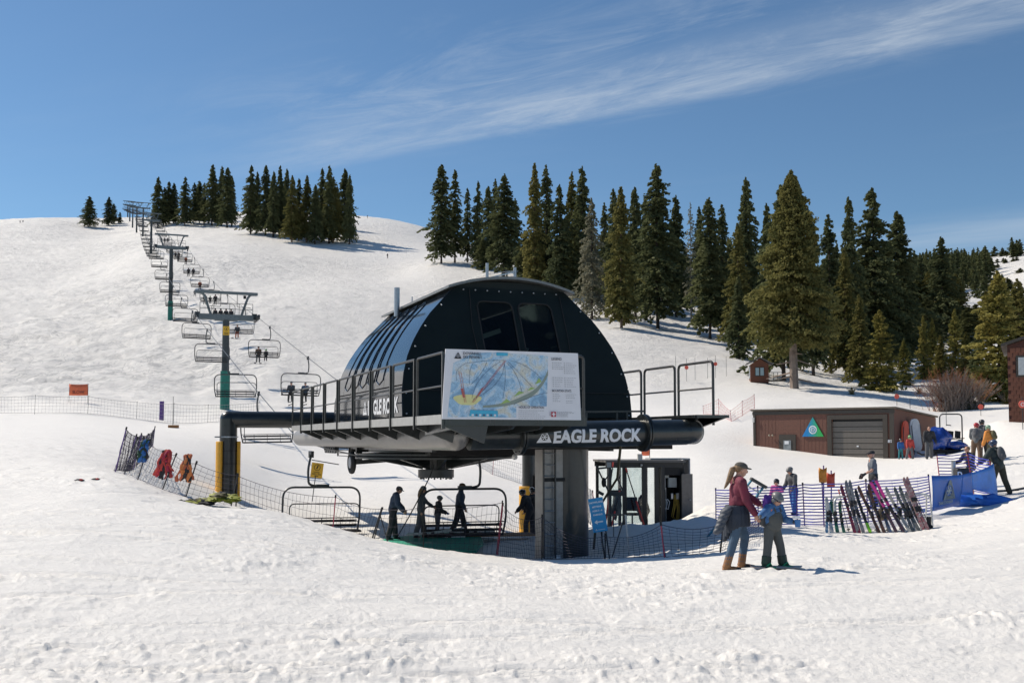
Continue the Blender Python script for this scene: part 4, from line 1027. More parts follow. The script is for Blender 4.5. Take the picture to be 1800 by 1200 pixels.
# ------------------------------------------------------------------ skis
def ski_pair(name, label, base, top, col, col2=None, L=1.6, group=None, spread=.05, tail=None, binding=True, wid=.085):
    """a pair of skis leaning: tails (or tips) at base, upper ends at top"""
    base = Vector(base); top = Vector(top); d = (top-base).normalized()
    root = thing(name, label, 'skis', base, 0, group)
    s = d.cross(Vector((0, -1, 0))).normalized(); n = s.cross(d).normalized()
    base_, top_, s0, n0 = base.copy(), top.copy(), s, n; jr = random.Random(label)
    for sg_ in (-1, 1):
        d = ((top_-base_) + s0*jr.uniform(-.09, .09)*(1 if binding else .2)).normalized(); s = d.cross(n0).normalized()*-1; s = s if s.dot(s0) > 0 else -s; n = s.cross(d).normalized()
        m = MB(); o_ = s*spread*sg_; pts = []
        Lc = L; prof_ = [(0, 0, .6), (.06, 0, 1.0), (.25, .012, .9), (.5, .02, .78), (.75, .012, .9), (.93, 0, 1.05), (.98, -.02, .8), (1.0, -.055, .35)]
        vs = []
        for t, b_, w_ in prof_:
            c = o_*(1+.6*abs(t-.5)) + d*Lc*t + n*b_*(-1)
            for q_ in (-1, 1): vs += [c+s*q_*wid/2*w_+n*.008, c+s*q_*wid/2*w_-n*.008]
        fs = []
        for i in range(len(prof_)-1):
            a = 4*i; c = 4*(i+1)
            fs += [(a, a+2, c+2, c), (a+1, c+1, c+3, a+3), (a, c, c+1, a+1), (a+2, a+3, c+3, c+2)]
        fs += [(0, 1, 3, 2), (len(vs)-4, len(vs)-2, len(vs)-1, len(vs)-3)]
        m.add(vs, fs); sk_ = m.build('ski', col, root, smooth=False)
        if col2:
            m = MB(); t0, t1 = (tail or (.0, .25)); c0 = o_*(1+.6*abs(t0-.5))+d*Lc*t0; c1 = o_*(1+.6*abs(t1-.5))+d*Lc*t1
            m.prism([c0+s*wid*.42, c0-s*wid*.42, c1-s*wid*.42, c1+s*wid*.42], n*.0125*(1)); m.build('top_sheet_end', col2, sk_, smooth=False)
        if binding:
            for t, ln in ((.40, .14), (.58, .10)):
                m = MB(); c = o_ + d*Lc*t + n*.03; m.box(c, (.06, .05, ln), Matrix((s, n, d)).transposed()); m.build('binding', bootb, sk_)
    return root
def ski_pole(label, base, top, grip=C_blk, group='ski poles leaning on the ski rack'):
    base = Vector(base); top = Vector(top); root = thing('ski_pole', label, 'ski pole', base, 0, group); d = top-base
    m = MB(); m.cyl((0, 0, 0), d, .010, n=5); m.build('shaft', dsteel, root); m = MB(); m.cyl(d*.9, d, .02, n=6); m.build('grip', grip, root)
    m = MB(); m.ring(d*.06, d, .035, .02, .01, 10); m.build('basket', bootb, root); return root
# ------------------------------------------------------------------ haul line
TW = [  # px, depth, base row, top row (crossarm bottom)
 (395, 100, 722, 563), (299, 190, 566, 438), (265.3, 335, 446, 389), (251, 450, 416, 367), (240, 500, 408.5, 366), (233, 550, 400, 364), (228, 590, 391, 362), (224.5, 628, 382, 361)]
towers = []
def make_tower(px, d, yb, yt, first):
    p = at(px, yb, d); top = at(px, yt, d).z; g = G(p.x, p.y); h = top-g
    n_ = ['', 'second', 'third', 'fourth', 'fifth', 'sixth', 'seventh', 'eighth', 'ninth']
    k = len(towers)+1
    lab = ('nearest chairlift tower with yellow sign, its round dark pole rising behind the terminal beam' if k == 1 else
           'chairlift tower on the slope, %s one up the hill counting from the terminal' % n_[k])
    t = thing('lift_tower', lab, 'lift tower', (p.x, p.y, g-.3), TANG, 'towers of the chairlift going up the hill')
    H = h+.3
    m = MB(); m.tube([(0, 0, 0), (0, 0, H)], [.40, .32], 20); m.build('pole', tgrey, t)
    m = MB(); m.box((0, 0, H+.30), (5.2, .5, .55)); m.box((0, 0, H+.02), (2.2, .4, .18)); m.build('crossarm', hgrey, t, bevel=.03 if k < 3 else 0)
    m = MB()
    for s in (-1, 1):
        m.tube(rounded([(s*1.45, 0, H+.5), (s*2.05, 0, H+2.3), (s*2.3, 0, H+2.62), (s*2.9, 0, H+2.66)], .4, 4), [.13]*12 if False else .13, 6)
    m.box((0, 0, H+2.72), (6.0, .28, .26)); m.build('lifting_frame', hgrey, t)
    if k < 5:
        m = MB()
        for z in (1.1, 1.65):
            m.bar((-2.5, -.35, H+z), (2.5, -.35, H+z), .045)
        for x in (-2.5, -1.2, 1.2, 2.5, 0.3): m.bar((x, -.35, H+.5), (x, -.35, H+1.65), .045)
        m.tube(rounded([(-.55, -.35, H+2.6), (-.55, -.35, H+1.3), (-1.6, -.35, H+1.3)], .15), .03, 5); m.tube(rounded([(1.0, -.35, H+2.6), (1.0, -.35, H+1.3), (2.3, -.35, H+1.3)], .15), .03, 5)
        m.build('catwalk_rail', dsteel, t)
    for s in (-1, 1):
        m = MB(); m.box((s*2.95, 0, H+.42), (.10, 3.2, .18)); a_ = m.build('sheave_train', dsteel, t)
        if k < 4:
            w = MB(); w.cyl((s*2.86, 0, 0), (s*3.04, 0, 0), .24, n=14); wm_ = w.mesh('sheave', dsteel, True)
            for i in range(6): inst('sheave', wm_, a_, (0, -1.5+.6*i, H+.28))
        m = MB(); m.box((s*2.72, 0, H+.45), (.5, .14, .6)); m.build('sheave_hanger', dsteel, t)
    if k <= 2:
        m = MB(); m.cyl((-.0, 0, .0), (0, 0, 4.2), .46, n=20); m.build('green_pad', mat('green_pad', (.02, .17, .13), .7, 0, .2, 5, .3, 8), t)
    if k == 1:
        s_ = MB(); s_.box((0, -.40, H-1.05), (.62, .03, .86)); so_ = s_.build('yellow_sign', mat('sign_yellow', (.72, .42, .03), .5, 0, .08, 5), t)
        s_ = MB(); s_.ring((0, -.42, H-.88), (0, 1, 0), .17, .03, .012, 20); s_.box((0, -.42, H-.9), (.09, .012, .16)); s_.box((0, -.42, H-1.25), (.4, .012, .05)); s_.box((0, -.42, H-1.36), (.36, .012, .05)); s_.build('sign_print', rubber, so_)
        s_ = MB(); s_.box((1.75, -.1, H+2.35), (.26, .05, .32)); s_.build('number_plate', rubber, t)
    if k < 3:
        l_ = MB()
        for i in range(int(H/.5)): l_.bar((.36, -.1, .4+.5*i), (.36, .3, .4+.5*i), .03)
        l_ = l_.build('ladder_rungs', dsteel, t); l_['kind'] = 'stuff'
    towers.append((Vector((p.x, p.y, 0)), H+g-.3+.28+.24)); return t
for i, a in enumerate(TW): make_tower(*a, i == 0)
TO = tw(BW[0], BW[1])
# rope polylines (world), ordered uphill
def ropeline(side):
    off = Vv*side*2.62
    pts = [tw(BW[0], BW[1])+off+Vector((0, 0, 1.46)), tw(BW[0], 21.5)+off+Vector((0, 0, 1.95))]
    for p, z in towers: pts.append(Vector((p.x, p.y, 0))+Vv*side*2.95+Vector((0, 0, z)))
    out = [pts[0]]
    for a, b in zip(pts, pts[1:]):
        n = max(2, int((b-a).length/6)); sag = (b-a).length*(.002 if a.y < 60 else .012)
        for k in range(1, n+1):
            t = k/n; p = a*(1-t)+b*t; p.z -= 4*sag*t*(1-t); out.append(p)
    return out
RL, RR_ = ropeline(-1), ropeline(1)
arc = [tw(BW[0]+2.62*math.cos(a), BW[1]+2.62*math.sin(a), 1.46) for a in [-PI*k/18 for k in range(1, 18)]]
m = MB(); m.tube(RL[::-1]+arc[::-1]+RR_, .024, 5); ro = m.build('haul_rope', dsteel, None); tag(ro, 'thin steel haul rope running from the terminal over all towers', 'rope')
def rope_at(rope, depth):
    for a, b in zip(rope, rope[1:]):
        if a.y <= depth <= b.y: return a.lerp(b, (depth-a.y)/(b.y-a.y))
    return rope[-1]
# ------------------------------------------------------------------ chairs
CWD = 2.8; CO = -.44
def chair_parts(simple=False):
    parts = []
    g = MB(); g.box((0, 0, .02), (.10, .36, .14)); g.box((0, .0, -.08), (.16, .14, .12)); parts.append(('grip', g.mesh('grip', dsteel)))
    g = MB(); g.tube(rounded([(0, 0, -.05), (.10, 0, -.55), (.06, 0, -1.08), (-.20, 0, -1.14), (CO, 0, -1.14)], .34, 6), .042, 8); parts.append(('hanger', g.mesh('hanger', dsteel, True)))
    g = MB(); g.box((CO, 0, -1.13), (.46, .14, .11)); parts.append(('clamp', g.mesh('clamp', dsteel)))
    x0, x1 = CO-CWD/2, CO+CWD/2
    g = MB(); g.tube(rounded([(x0+.10, .10, -2.72), (x0, 0, -2.2), (x0, 0, -1.18), (x1, 0, -1.18), (x1, 0, -2.2), (x1-.10, .10, -2.72)], .42, 7), .036, 8); parts.append(('bail_frame', g.mesh('bail_frame', dsteel, True)))
    g = MB(); g.tube(rounded([(x0, -.02, -1.98), (x0+.16, .30, -1.74), (x1-.16, .30, -1.74), (x1-.16, .38, -2.45)], .2, 5), .022, 6); parts.append(('safety_bar', g.mesh('safety_bar', dsteel, True)))
    g = MB(); g.box((CO, .30, -2.68), (CWD-.22, .46, .05)); g.tube([(x0+.1, .53, -2.70), (x1-.1, .53, -2.70)], .035, 6); g.tube([(x0+.1, .07, -2.70), (x1-.1, .07, -2.70)], .03, 6); parts.append(('seat', g.mesh('seat', rubber)))
    for z in (-2.36, -2.52):
        g = MB(); g.box((CO, .03, z), (CWD-.24, .05, .085)); parts.append(('back_slat', g.mesh('back_slat', rubber)))
    g = MB(); g.tube([(x0+.06, 0, -2.26), (x1-.06, 0, -2.26)], .02, 6); parts.append(('top_rail', g.mesh('top_rail', dsteel)))
    for i in range(3):
        g = MB(); x = x0+CWD*(.25+.25*i); g.tube([(x, .02, -2.26), (x, .04, -2.60), (x, .12, -2.72), (x, .5, -2.73)], .014, 5); parts.append(('strut', g.mesh('strut', dsteel)))
    for s in (x0+.2, x1-.2):
        g = MB(); g.tube(rounded([(s, .05, -2.35), (s, .45, -2.35), (s, .50, -2.68)], .1, 3), .018, 5); parts.append(('armrest', g.mesh('armrest', dsteel)))
    return parts
CPARTS = chair_parts()
bigmb = MB()
for nme, me in CPARTS:
    bigmb.add([tuple(v.co) for v in me.vertices], [tuple(p.vertices) for p in me.polygons])
CFAR = bigmb.mesh('lift_chair', dsteel)
ORD_ = ['', 'first', 'second', 'third', 'fourth', 'fifth', 'sixth', 'seventh', 'eighth', 'ninth', 'tenth', 'eleventh', 'twelfth', 'thirteenth', 'fourteenth', 'fifteenth', 'sixteenth', 'seventeenth', 'eighteenth', 'nineteenth', 'twentieth', 'twenty-first', 'twenty-second', 'twenty-third', 'twenty-fourth', 'twenty-fifth', 'twenty-sixth', 'twenty-seventh', 'twenty-eighth', 'twenty-ninth', 'thirtieth']
ORD = ORD_ + ['thirty-%s' % w for w in ('first', 'second', 'third', 'fourth', 'fifth', 'sixth', 'seventh', 'eighth', 'ninth')]+['fortieth']
def make_chair(loc, rz, label, group, far=False, tilt=0):
    if far:
        o = inst('lift_chair', CFAR, None); tag(o, label, 'lift chair', group)
    else:
        o = thing('lift_chair', label, 'lift chair', group=group)
        for nme, me in CPARTS: inst(nme, me, o)
    o.location = loc; o.rotation_euler = (0, tilt, rz); return o
rc = random.Random(8)
CHAIRS = {}
GD = 'empty chairs coming down the left-hand side of the lift'; GU = 'chairs going up the right-hand side of the lift'
dl = [56, 70] + [86+15.5*k for k in range(34)]
for i, d in enumerate(dl):
    p = rope_at(RL, d)
    CHAIRS['L', i] = make_chair(p, TANG+PI+rc.uniform(-.06, .06), 'empty lift chair on the descending left-hand rope, %s one up the hill from the terminal' % ORD[i+1], GD, d > 260, rc.uniform(-.02, .02))
du = [58, 73, 92] + [110+16.5*k for k in range(31)]
for i, d in enumerate(du):
    p = rope_at(RR_, d)
    CHAIRS['R', i] = make_chair(p, TANG+rc.uniform(-.06, .06), 'lift chair on the ascending right-hand rope, %s one up the hill from the terminal' % ORD[i+1], GU, d > 260, rc.uniform(-.02, .02))
# the two chairs at the terminal
pA = at(547, 797, 36.2); cA = make_chair((pA.x, pA.y, pA.z), TANG+PI+.10, 'empty lift chair hanging low beside the yellow sign, cut off below by the snow edge', GD, False, -.02)
pB = at(840, 797, 34.0); cB = make_chair((pB.x, pB.y, pB.z+.02), TANG-.12, 'empty lift chair hanging at the green loading board behind the waiting skiers', GU, False, 0)
# ------------------------------------------------------------------ riders
sit = dict(lean=2, legL=(72, 6, 66), legR=(72, 6, 66), armL=(35, 8, 35), armR=(35, 8, 35), head=(4, 0))
RV = []
def rider_proto(outfit, H=1.72): 
    r, _ = person('x', (0, 0, 0), 0, H, sit, outfit, q=.022, seat=0.0); return r
protos = {}
def rider(ci, xo, key, outfit, label, H=1.72):
    c = CHAIRS['R', ci]
    if key not in protos:
        r = rider_proto(outfit, H); protos[key] = r
    else: r = copy_tree(protos[key])
    mw = Matrix.Translation(c.location) @ c.rotation_euler.to_matrix().to_4x4() @ Matrix.Translation((CO+xo, .24, -2.66))
    r.location = mw.translation; r.rotation_euler = (0, 0, c.rotation_euler.z); tag(r, label, 'person', 'riders going up on the chairlift'); return r
o1 = dict(top=C_dgrey, legs=C_blk, hat=('beanie', C_grey), glasses=False); o2 = dict(top=C_dblue, legs=C_blk, hat=('cap', C_grey), glasses=False)
o3 = dict(top=C_brn, legs=C_dgrey, hat=('beanie', C_blk), glasses=False); o4 = dict(top=C_blk, legs=C_blk, hat=('helmet', M_hgrn), glasses=False)
o5 = dict(top=C_dgrey, legs=C_rust, hat=('beanie', C_brn), glasses=False); o6 = dict(top=C_rust, legs=C_blk, hat=('beanie', C_blk), glasses=False); o7 = dict(top=C_blk, legs=C_blk, hat=('helmet', M_hblk), glasses=False)
rider(1, -.62, 'a', o1, 'rider in dark grey jacket and pale beanie, left seat of the chair above the railing')
rider(1, .38, 'b', o2, 'rider in slate blue jacket, right side of the chair just above the terminal railing')
rider(2, -.48, 'c', o3, 'adult rider in brown jacket beside a child in a green helmet on the lift')
rider(2, .18, 'd', o4, 'child rider with green helmet beside the brown-jacketed adult on the lift', 1.25)
rider(3, -.35, 'e', o5, 'rider in grey jacket and rust-red trousers seen right of the nearest tower pole')
for k, xo in enumerate((-.95, -.3, .35, .95)): rider(4, xo, 'f', o7, 'black-clad rider, %s from the left in the row under the nearest crossarm' % ORD[k+1])
rider(5, -.7, 'f', o7, 'dark rider left of a green-helmeted one, behind the nearest crossarm'); rider(5, 0, 'd', o4, 'small green-helmeted rider behind the nearest tower crossarm', 1.25); rider(5, .7, 'f', o7, 'dark rider right of a green-helmeted one, behind the nearest crossarm')
rider(6, .0, 'g', o6, 'lone rider in rust-red jacket on a chair above the nearest tower')
rider(7, -.5, 'f', o7, 'dark rider on the chair above the lone red rider, left seat'); rider(7, .3, 'f', o7, 'dark rider on the chair above the lone red rider, right seat')
rider(8, .2, 'g', o6, 'rider in rust-red jacket on a chair beside the second tower'); rider(9, -.4, 'f', o7, 'dark rider on a chair just above the rust-jacketed one, near the second tower')
for k, xo in enumerate((-.8, -.1, .6)): rider(10, xo, 'f', o7, 'dark rider in a row of three by the second tower crossarm, %s from the left' % ORD[k+1])
for k, xo in enumerate((-.5, .5)): rider(12, xo, 'f', o7, 'tiny dark rider on a chair above the second tower, %s side' % ('left', 'right')[k])
for k, xo in enumerate((-.9, 0, .8)): rider(14, xo, 'f', o7, 'tiny dark rider in a row of three beside the third tower, %s from the left' % ORD[k+1])
# skis under the first riders' feet
def feet_skis(ci, xo, label):
    c = CHAIRS['R', ci]; mw = Matrix.Translation(c.location) @ Matrix.Rotation(c.rotation_euler.z, 4, 'Z') @ Matrix.Translation((CO+xo, .72, -3.22))
    o = ski_pair('ski_pair', label, mw @ Vector((0, -.8, 0)), mw @ Vector((0, .75, -.05)), C_dgrey, None, 1.6, None, .09, binding=False); return o
feet_skis(1, -.62, 'pair of skis on the feet of the grey-jacketed rider above the railing'); feet_skis(1, .38, 'pair of skis on the feet of the blue-jacketed rider above the railing')
def board_under(ci, xo, label, yaw=.25):
    c = CHAIRS['R', ci]; mw = Matrix.Translation(c.location) @ Matrix.Rotation(c.rotation_euler.z+yaw, 4, 'Z') @ Matrix.Translation((CO+xo, .70, -3.30))
    t = thing('snowboard', label, 'snowboard', mw.translation, c.rotation_euler.z+yaw)
    m = MB(); n = 14; top = []
    for i in range(n):
        a = 2*PI*i/n; top.append((.75*math.copysign(abs(math.cos(a))**.7, math.cos(a)), .14*math.sin(a), 0))
    m.prism(top, (0, 0, .015)); m.build('deck', C_dgrey, t); m = MB(); m.box((-.25, 0, .06), (.14, .24, .08)); m.box((.25, 0, .06), (.14, .24, .08)); m.build('bindings', bootb, t)
board_under(2, -.40, 'dark snowboard under the brown-jacketed lift rider'); board_under(3, -.35, 'dark snowboard under the rider with rust-red trousers', .5)
# ------------------------------------------------------------------ nets and fences
def net(name, label, poles, cell=.14, hcell=None, m_net=netb, m_pole=redpole, r=.0055, sag=.10, group=None, bands=None, skip=(), polecols=None, bulge=0.0, cat='net fence', dropb=.0):
    """poles: (base px, base py(unused), top px, top py, depth); ground height comes from the terrain"""
    P = []
    for bx, by, tx, ty, d in poles:
        b = on(bx, d); t = at(tx, ty, d); hgt = (by-ty)/1800*d; t = Vector((t.x, d, b.z+hgt)); P.append((b, t))
    root = thing(name, label, cat, P[0][0], 0, group); o = P[0][0]
    ip = MB(); ip.cyl((0, 0, -.15), (0, 0, 1), .5, n=6)
    for k, (b, t) in enumerate(P):
        m = MB(); m.tube([b-o-Vector((0, 0, .1)), t-o], .016, 6); mm_ = (polecols[k] if polecols else m_pole)
        p_ = m.build('pole', mm_, root)
        m = MB(); d_ = (t-b).normalized(); m.tube([t-o-d_*.02, t-o+d_*.06], .024, 6); m.build('pole_cap', rubber, p_)
    nm = MB(); rows = bands or max(4, int(((P[0][1]-P[0][0]).length)/(hcell or cell)))
    for k in range(len(P)-1):
        if k in skip: continue
        (b0, t0), (b1, t1) = P[k], P[k+1]
        L = ((b1-b0)+(t1-t0)).length/2; cols = max(2, int(L/cell)); nrm = Vector((-(b1-b0).y, (b1-b0).x, 0)).normalized()
        def q(u, w):
            a = b0.lerp(b1, u); a.z = G(a.x, a.y)+.04+dropb; c = t0.lerp(t1, u)
            c.z -= sag*4*u*(1-u)*min(1, L/3); p = a.lerp(c, w)
            j = .035*(vn(np.array(p.x*3+k), np.array(w*5+p.y*3), 51)-.5)
            p = p + nrm*(bulge*4*u*(1-u)*(1-w)**1+float(j)*2); p.z += float(j)*1.2*(1 if 0 < w < 1 else .3); return p-o
        grid = [[q(i/cols, j/rows) for i in range(cols+1)] for j in range(rows+1)]
        for j in range(rows+1):
            rr = r*(1.6 if j in (0, rows) else 1)
            if bands:
                nm.add([p+Vector((0, 0, s*.016)) for p in grid[j] for s in (-1, 1)], [(2*i, 2*i+1, 2*i+3, 2*i+2) for i in range(cols)])
                nm.add([p+nrm*.006+Vector((0, 0, s*.011)) for p in grid[j] for s in (-1, 1)], [(2*i, 2*i+2, 2*i+3, 2*i+1) for i in range(cols)])
            else: nm.tube(grid[j], rr, 3, caps=False)
        for i in range(0, cols+1):
            if bands and i % 2: continue
            nm.tube([grid[j][i] for j in range(rows+1)], r*(.8 if not bands else 1.0), 3, caps=False)
    nm.build('net', m_net, root, smooth=False)
    return root
NB = netb
net('net_fence', 'dark mesh net fence of leaning poles climbing away at the far left of the lift', [(204, 820, 222, 745, 27.5), (221, 812, 240, 748, 30.5), (236, 795, 249, 733, 35), (254, 768, 261, 728, 41), (270, 755, 273, 721, 47)], m_pole=purp_pole, cell=.13, sag=.05, r=.008)
net('net_fence', 'black mesh net fence with bundles hung on its poles, left of the yellow pads', [(219, 827, 241, 765, 27), (243, 841, 263, 776, 26), (286, 857, 309, 797, 24.8), (327, 869, 345, 808, 24), (407, 880, 417, 822, 24.6)], m_pole=dsteel, sag=.14, r=.0042)
net('net_fence', 'black mesh net fence running behind the low hanging empty chair to the wicket', [(417, 884, 418, 824, 24.8), (585, 934, 590, 852, 27.5), (652, 948, 672, 873, 29.5), (745, 966, 746, 885, 29.2), (872, 974, 883, 882, 28.5)], m_pole=redpole, sag=.13, polecols=[rubber, redpole, rubber, rubber, redpole], skip=(), r=.0048)
net('net_fence', 'black mesh net sagging in front of the big mast and snow bank', [(874, 974, 884, 884, 27.6), (952, 978, 953, 902, 24.5), (1062, 986, 1064, 945, 22.0), (1167, 987, 1162, 928, 20.6), (1262, 985, 1272, 935, 20.8), (1345, 955, 1347, 905, 24)], m_pole=redpole, sag=.22, r=.0048, polecols=[redpole, rubber, rubber, redpole, rubber, rubber])
net('net_fence', 'grey mesh net fence along the road strip at far left behind the banner', [(-20, 735, -22, 706, 84), (62, 736, 62, 705, 84), (155, 738, 156, 707, 85), (241, 741, 241, 711, 85), (306, 748, 306, 713, 84), (366, 750, 366, 719, 86), (455, 756, 455, 726, 90)], m_net=netf, m_pole=dsteel, cell=.27, sag=.06, r=.010)
net('net_fence', 'thin grey net fence on the slope behind the mast and cabin', [(760, 770, 760, 742, 76), (866, 822, 868, 790, 60), (1010, 850, 1012, 815, 54), (1045, 905, 1042, 842, 42)], m_net=netf, m_pole=redpole, cell=.2, sag=.06, r=.008)
rnet = mat('pink_red_net', (.55, .16, .16), .8)
net('net_fence', 'pale red net fence at the right end of the big round tube', [(1236, 742, 1236, 728, 80), (1262, 752, 1263, 724, 78), (1285, 757, 1284, 738, 74), (1304, 752, 1305, 726, 76), (1326, 740, 1326, 716, 80)], m_net=rnet, m_pole=redpole, cell=.25, sag=.05, r=.008)
net('net_fence', 'blue plastic strip fence behind the woman, child and ski rack', [(1256, 905, 1258, 853, 31), (1330, 925, 1332, 858, 29), (1398, 925, 1400, 856, 28.4), (1411, 926, 1411, 855, 28.3), (1445, 923, 1445, 850, 28), (1522, 910, 1522, 837, 29), (1634, 898, 1632, 832, 30.3)], m_net=blue_net, m_pole=purp_pole, bands=13, cell=.45, sag=.05, r=.004, bulge=-.1)
net('net_fence', 'blue plastic strip fence behind the big blue banner, with red poles', [(1651, 880, 1647, 806, 34), (1708, 884, 1701, 811, 34), (1746, 888, 1740, 822, 32.8)], m_net=blue_net, m_pole=redpole, bands=13, cell=.45, sag=.10, r=.004)
# the blue banner with emblem and name
def banner():
    a, b = on(1634, 30.2), on(1746, 32.6); t = thing('banner', 'blue vinyl banner with pale triangle emblem stretched between fence poles', 'banner', a)
    w = (b-a); w.z = 0; L = w.length; w.normalize(); n = Vector((w.y, -w.x, 0)); H_ = 1.02
    def q(u, v, off=0):
        x = u*L; p = w*x; zg = G(a.x+p.x, a.y+p.y)-a.z
        return p + n*(.10*math.sin(u*5)*(v-.5)+.05*math.sin(u*13+v*3)*.5+off) + Vector((0, 0, zg+.10+v*H_*(1.02-.10*math.sin(u*PI))))
    def sheet(u0, u1, vfun0, vfun1, m_, name, off=0, n_=14):
        m = MB(); vs = []
        for i in range(n_+1):
            u = u0+(u1-u0)*i/n_
            for j in range(7): vs.append(q(u, vfun0(u)+(vfun1(u)-vfun0(u))*j/6, off))
        m.add(vs, [(7*i+j, 7*i+7+j, 7*i+8+j, 7*i+j+1) for i in range(n_) for j in range(6)]); o = m.build(name, m_, t)
        so_ = o.modifiers.new('s', 'SOLIDIFY'); so_.thickness = .004; return o
    sheet(0, .44, lambda u: .0, lambda u: 1, blue_ban, 'banner_cloth')
    sheet(.44, .62, lambda u: .35+(u-.44)*-.5, lambda u: 1, blue_ban, 'banner_cloth', .004)
    sheet(.62, 1, lambda u: .45-(u-.62)*1.1, lambda u: .98, mat('pale_blue_banner', (.05, .20, .62), .45, 0, .25, 3), 'banner_cloth', .002)
    pale = mat('banner_print', (.36, .43, .46), .5)
    m = MB()
    def flat_(geo, u0, v0, sx):
        vs, fs = geo; return [q(u0+x/L, v0+y/H_, .018) for x, y, z in vs], fs
    m.add(*flat_(emblem(.62), .26, .26, 1)); m.build('emblem', pale, t, smooth=False)
    m = MB(); m.add(*flat_(text_geo('TAHOE DONNER', .13, .004, 0, 'LEFT', .95), .085, .14, 1)); m.build('lettering', pale, t, smooth=False)
banner()
# crumpled cloth things ------------------------------------------------------
def crumple(mb, c, s, seed, n=14, amp=.3):
    """lumpy folded cloth body"""
    r_ = random.Random(seed); c = Vector(c); ph = [r_.uniform(0, 6.28) for _ in range(6)]
    vs = [Vector((0, 0, 1))]; m_ = n//2+2
    for i in range(1, m_):
        a = PI*i/m_
        for k in range(n):
            b = 2*PI*k/n; v = Vector((math.sin(a)*math.cos(b), math.sin(a)*math.sin(b), math.cos(a)))
            f = 1+amp*(.5*math.sin(3*b+ph[0]+4*v.z)+.35*math.sin(7*v.z+ph[1]+2*b)+.3*math.sin(5*v.x+ph[2])*math.sin(6*v.y+ph[3]))+r_.uniform(-.08, .08)
            vs.append(v*f)
    vs.append(Vector((0, 0, -1))); e = len(vs)-1
    fs = [(0, 1+k, 1+(k+1) % n) for k in range(n)]
    for i in range(m_-2):
        for k in range(n): l = (k+1) % n; fs.append((1+i*n+k, 1+(i+1)*n+k, 1+(i+1)*n+l, 1+i*n+l))
    b0 = 1+(m_-2)*n; fs += [(e, b0+(k+1) % n, b0+k) for k in range(n)]
    mb.add([c+Vector((v.x*s[0], v.y*s[1], v.z*s[2])) for v in vs], fs)
def bundle(label, top, foot, cols, seed, wid=.20):
    top = Vector(top); t = thing('race_bib_bundle', label, 'clothing', top, 0, 'clothing bundles hung on the fence poles'); r_ = random.Random(seed); d = Vector(foot)-top; L = d.length
    for k in range(22):
        m = MB(); x0 = r_.uniform(-wid, wid)*.6; path = []; ln = L*r_.uniform(.7, 1.0); dx = r_.uniform(-.10, .10)
        for i in range(9):
            u = i/8; path.append(Vector((x0*(.4+.9*u)+dx*u*u+.03*math.sin(u*9+k), r_.uniform(-.03, .03)-.09*math.sin(u*PI), 0)) + d.normalized()*ln*u + Vector((0, 0, .10*math.sin(min(1, u*3)*PI)*.6)))
        w_ = [(.014+.026*abs(math.sin(u*7+k*1.7)))*r_.uniform(.7, 1.3) for u in [i/8 for i in range(9)]]
        m.tube(path, w_, 7); m.build('cloth_fold', cols[k % len(cols)], t)
C_lime = cloth('lime', (.25, .27, .03), .6, .5, 20, .35)
gt = at(258, 774, 26); gf = at(246, 812, 26); bundle('dark green and blue bundle hung on a leaning fence pole', gt, gf, (cloth('forest', (.02, .07, .04)), C_blue, C_blk), 1, .16)
gt = at(296, 792, 24.8); gf = at(284, 842, 24.8); bundle('bright red and black bundle hung on a leaning fence pole', gt, gf, (C_red, C_red, C_blk, cloth('crimson', (.40, .03, .07))), 2, .22)
gt = at(333, 800, 24); gf = at(326, 848, 24); bundle('orange and black bundle hung on a leaning fence pole', gt, gf, (cloth('bright_orange', (.62, .20, .06)), C_rust, C_blk), 3, .20)
b = on(371, 22.3); t = thing('vest_pile', 'heap of lime yellow and black vests lying on the snow by the post', 'clothing pile', b)
r_ = random.Random(5)
for k in range(34):
    u = r_.uniform(-.56, .56); hgt = .10+.22*max(0, 1-abs(u-.25)/.5)*r_.uniform(.3, 1)
    m = MB(); crumple(m, (u, r_.uniform(-.18, .2), hgt*r_.uniform(.5, 1)), (r_.uniform(.08, .22), .13, r_.uniform(.025, .06)), k, 14, .55); m.build('folded_vest', (C_lime, C_lime, C_olive, C_blk)[k % 4], t)
for px, dd in ((143, 23.4), (171, 23.6)):
    b = on(px, dd); t = thing('snow_clod_debris', 'small dark red scrap of gear lying on the snow, %s of the two at far left' % ('left' if px < 150 else 'right'), 'litter', b)
    m = MB(); crumple(m, (0, 0, .04), (.10, .06, .035), px, 10, .4); m.build('scrap', C_blk, t); m = MB(); crumple(m, (.05, -.03, .06), (.04, .03, .02), px+1, 8, .3); m.build('strap', C_red, t)
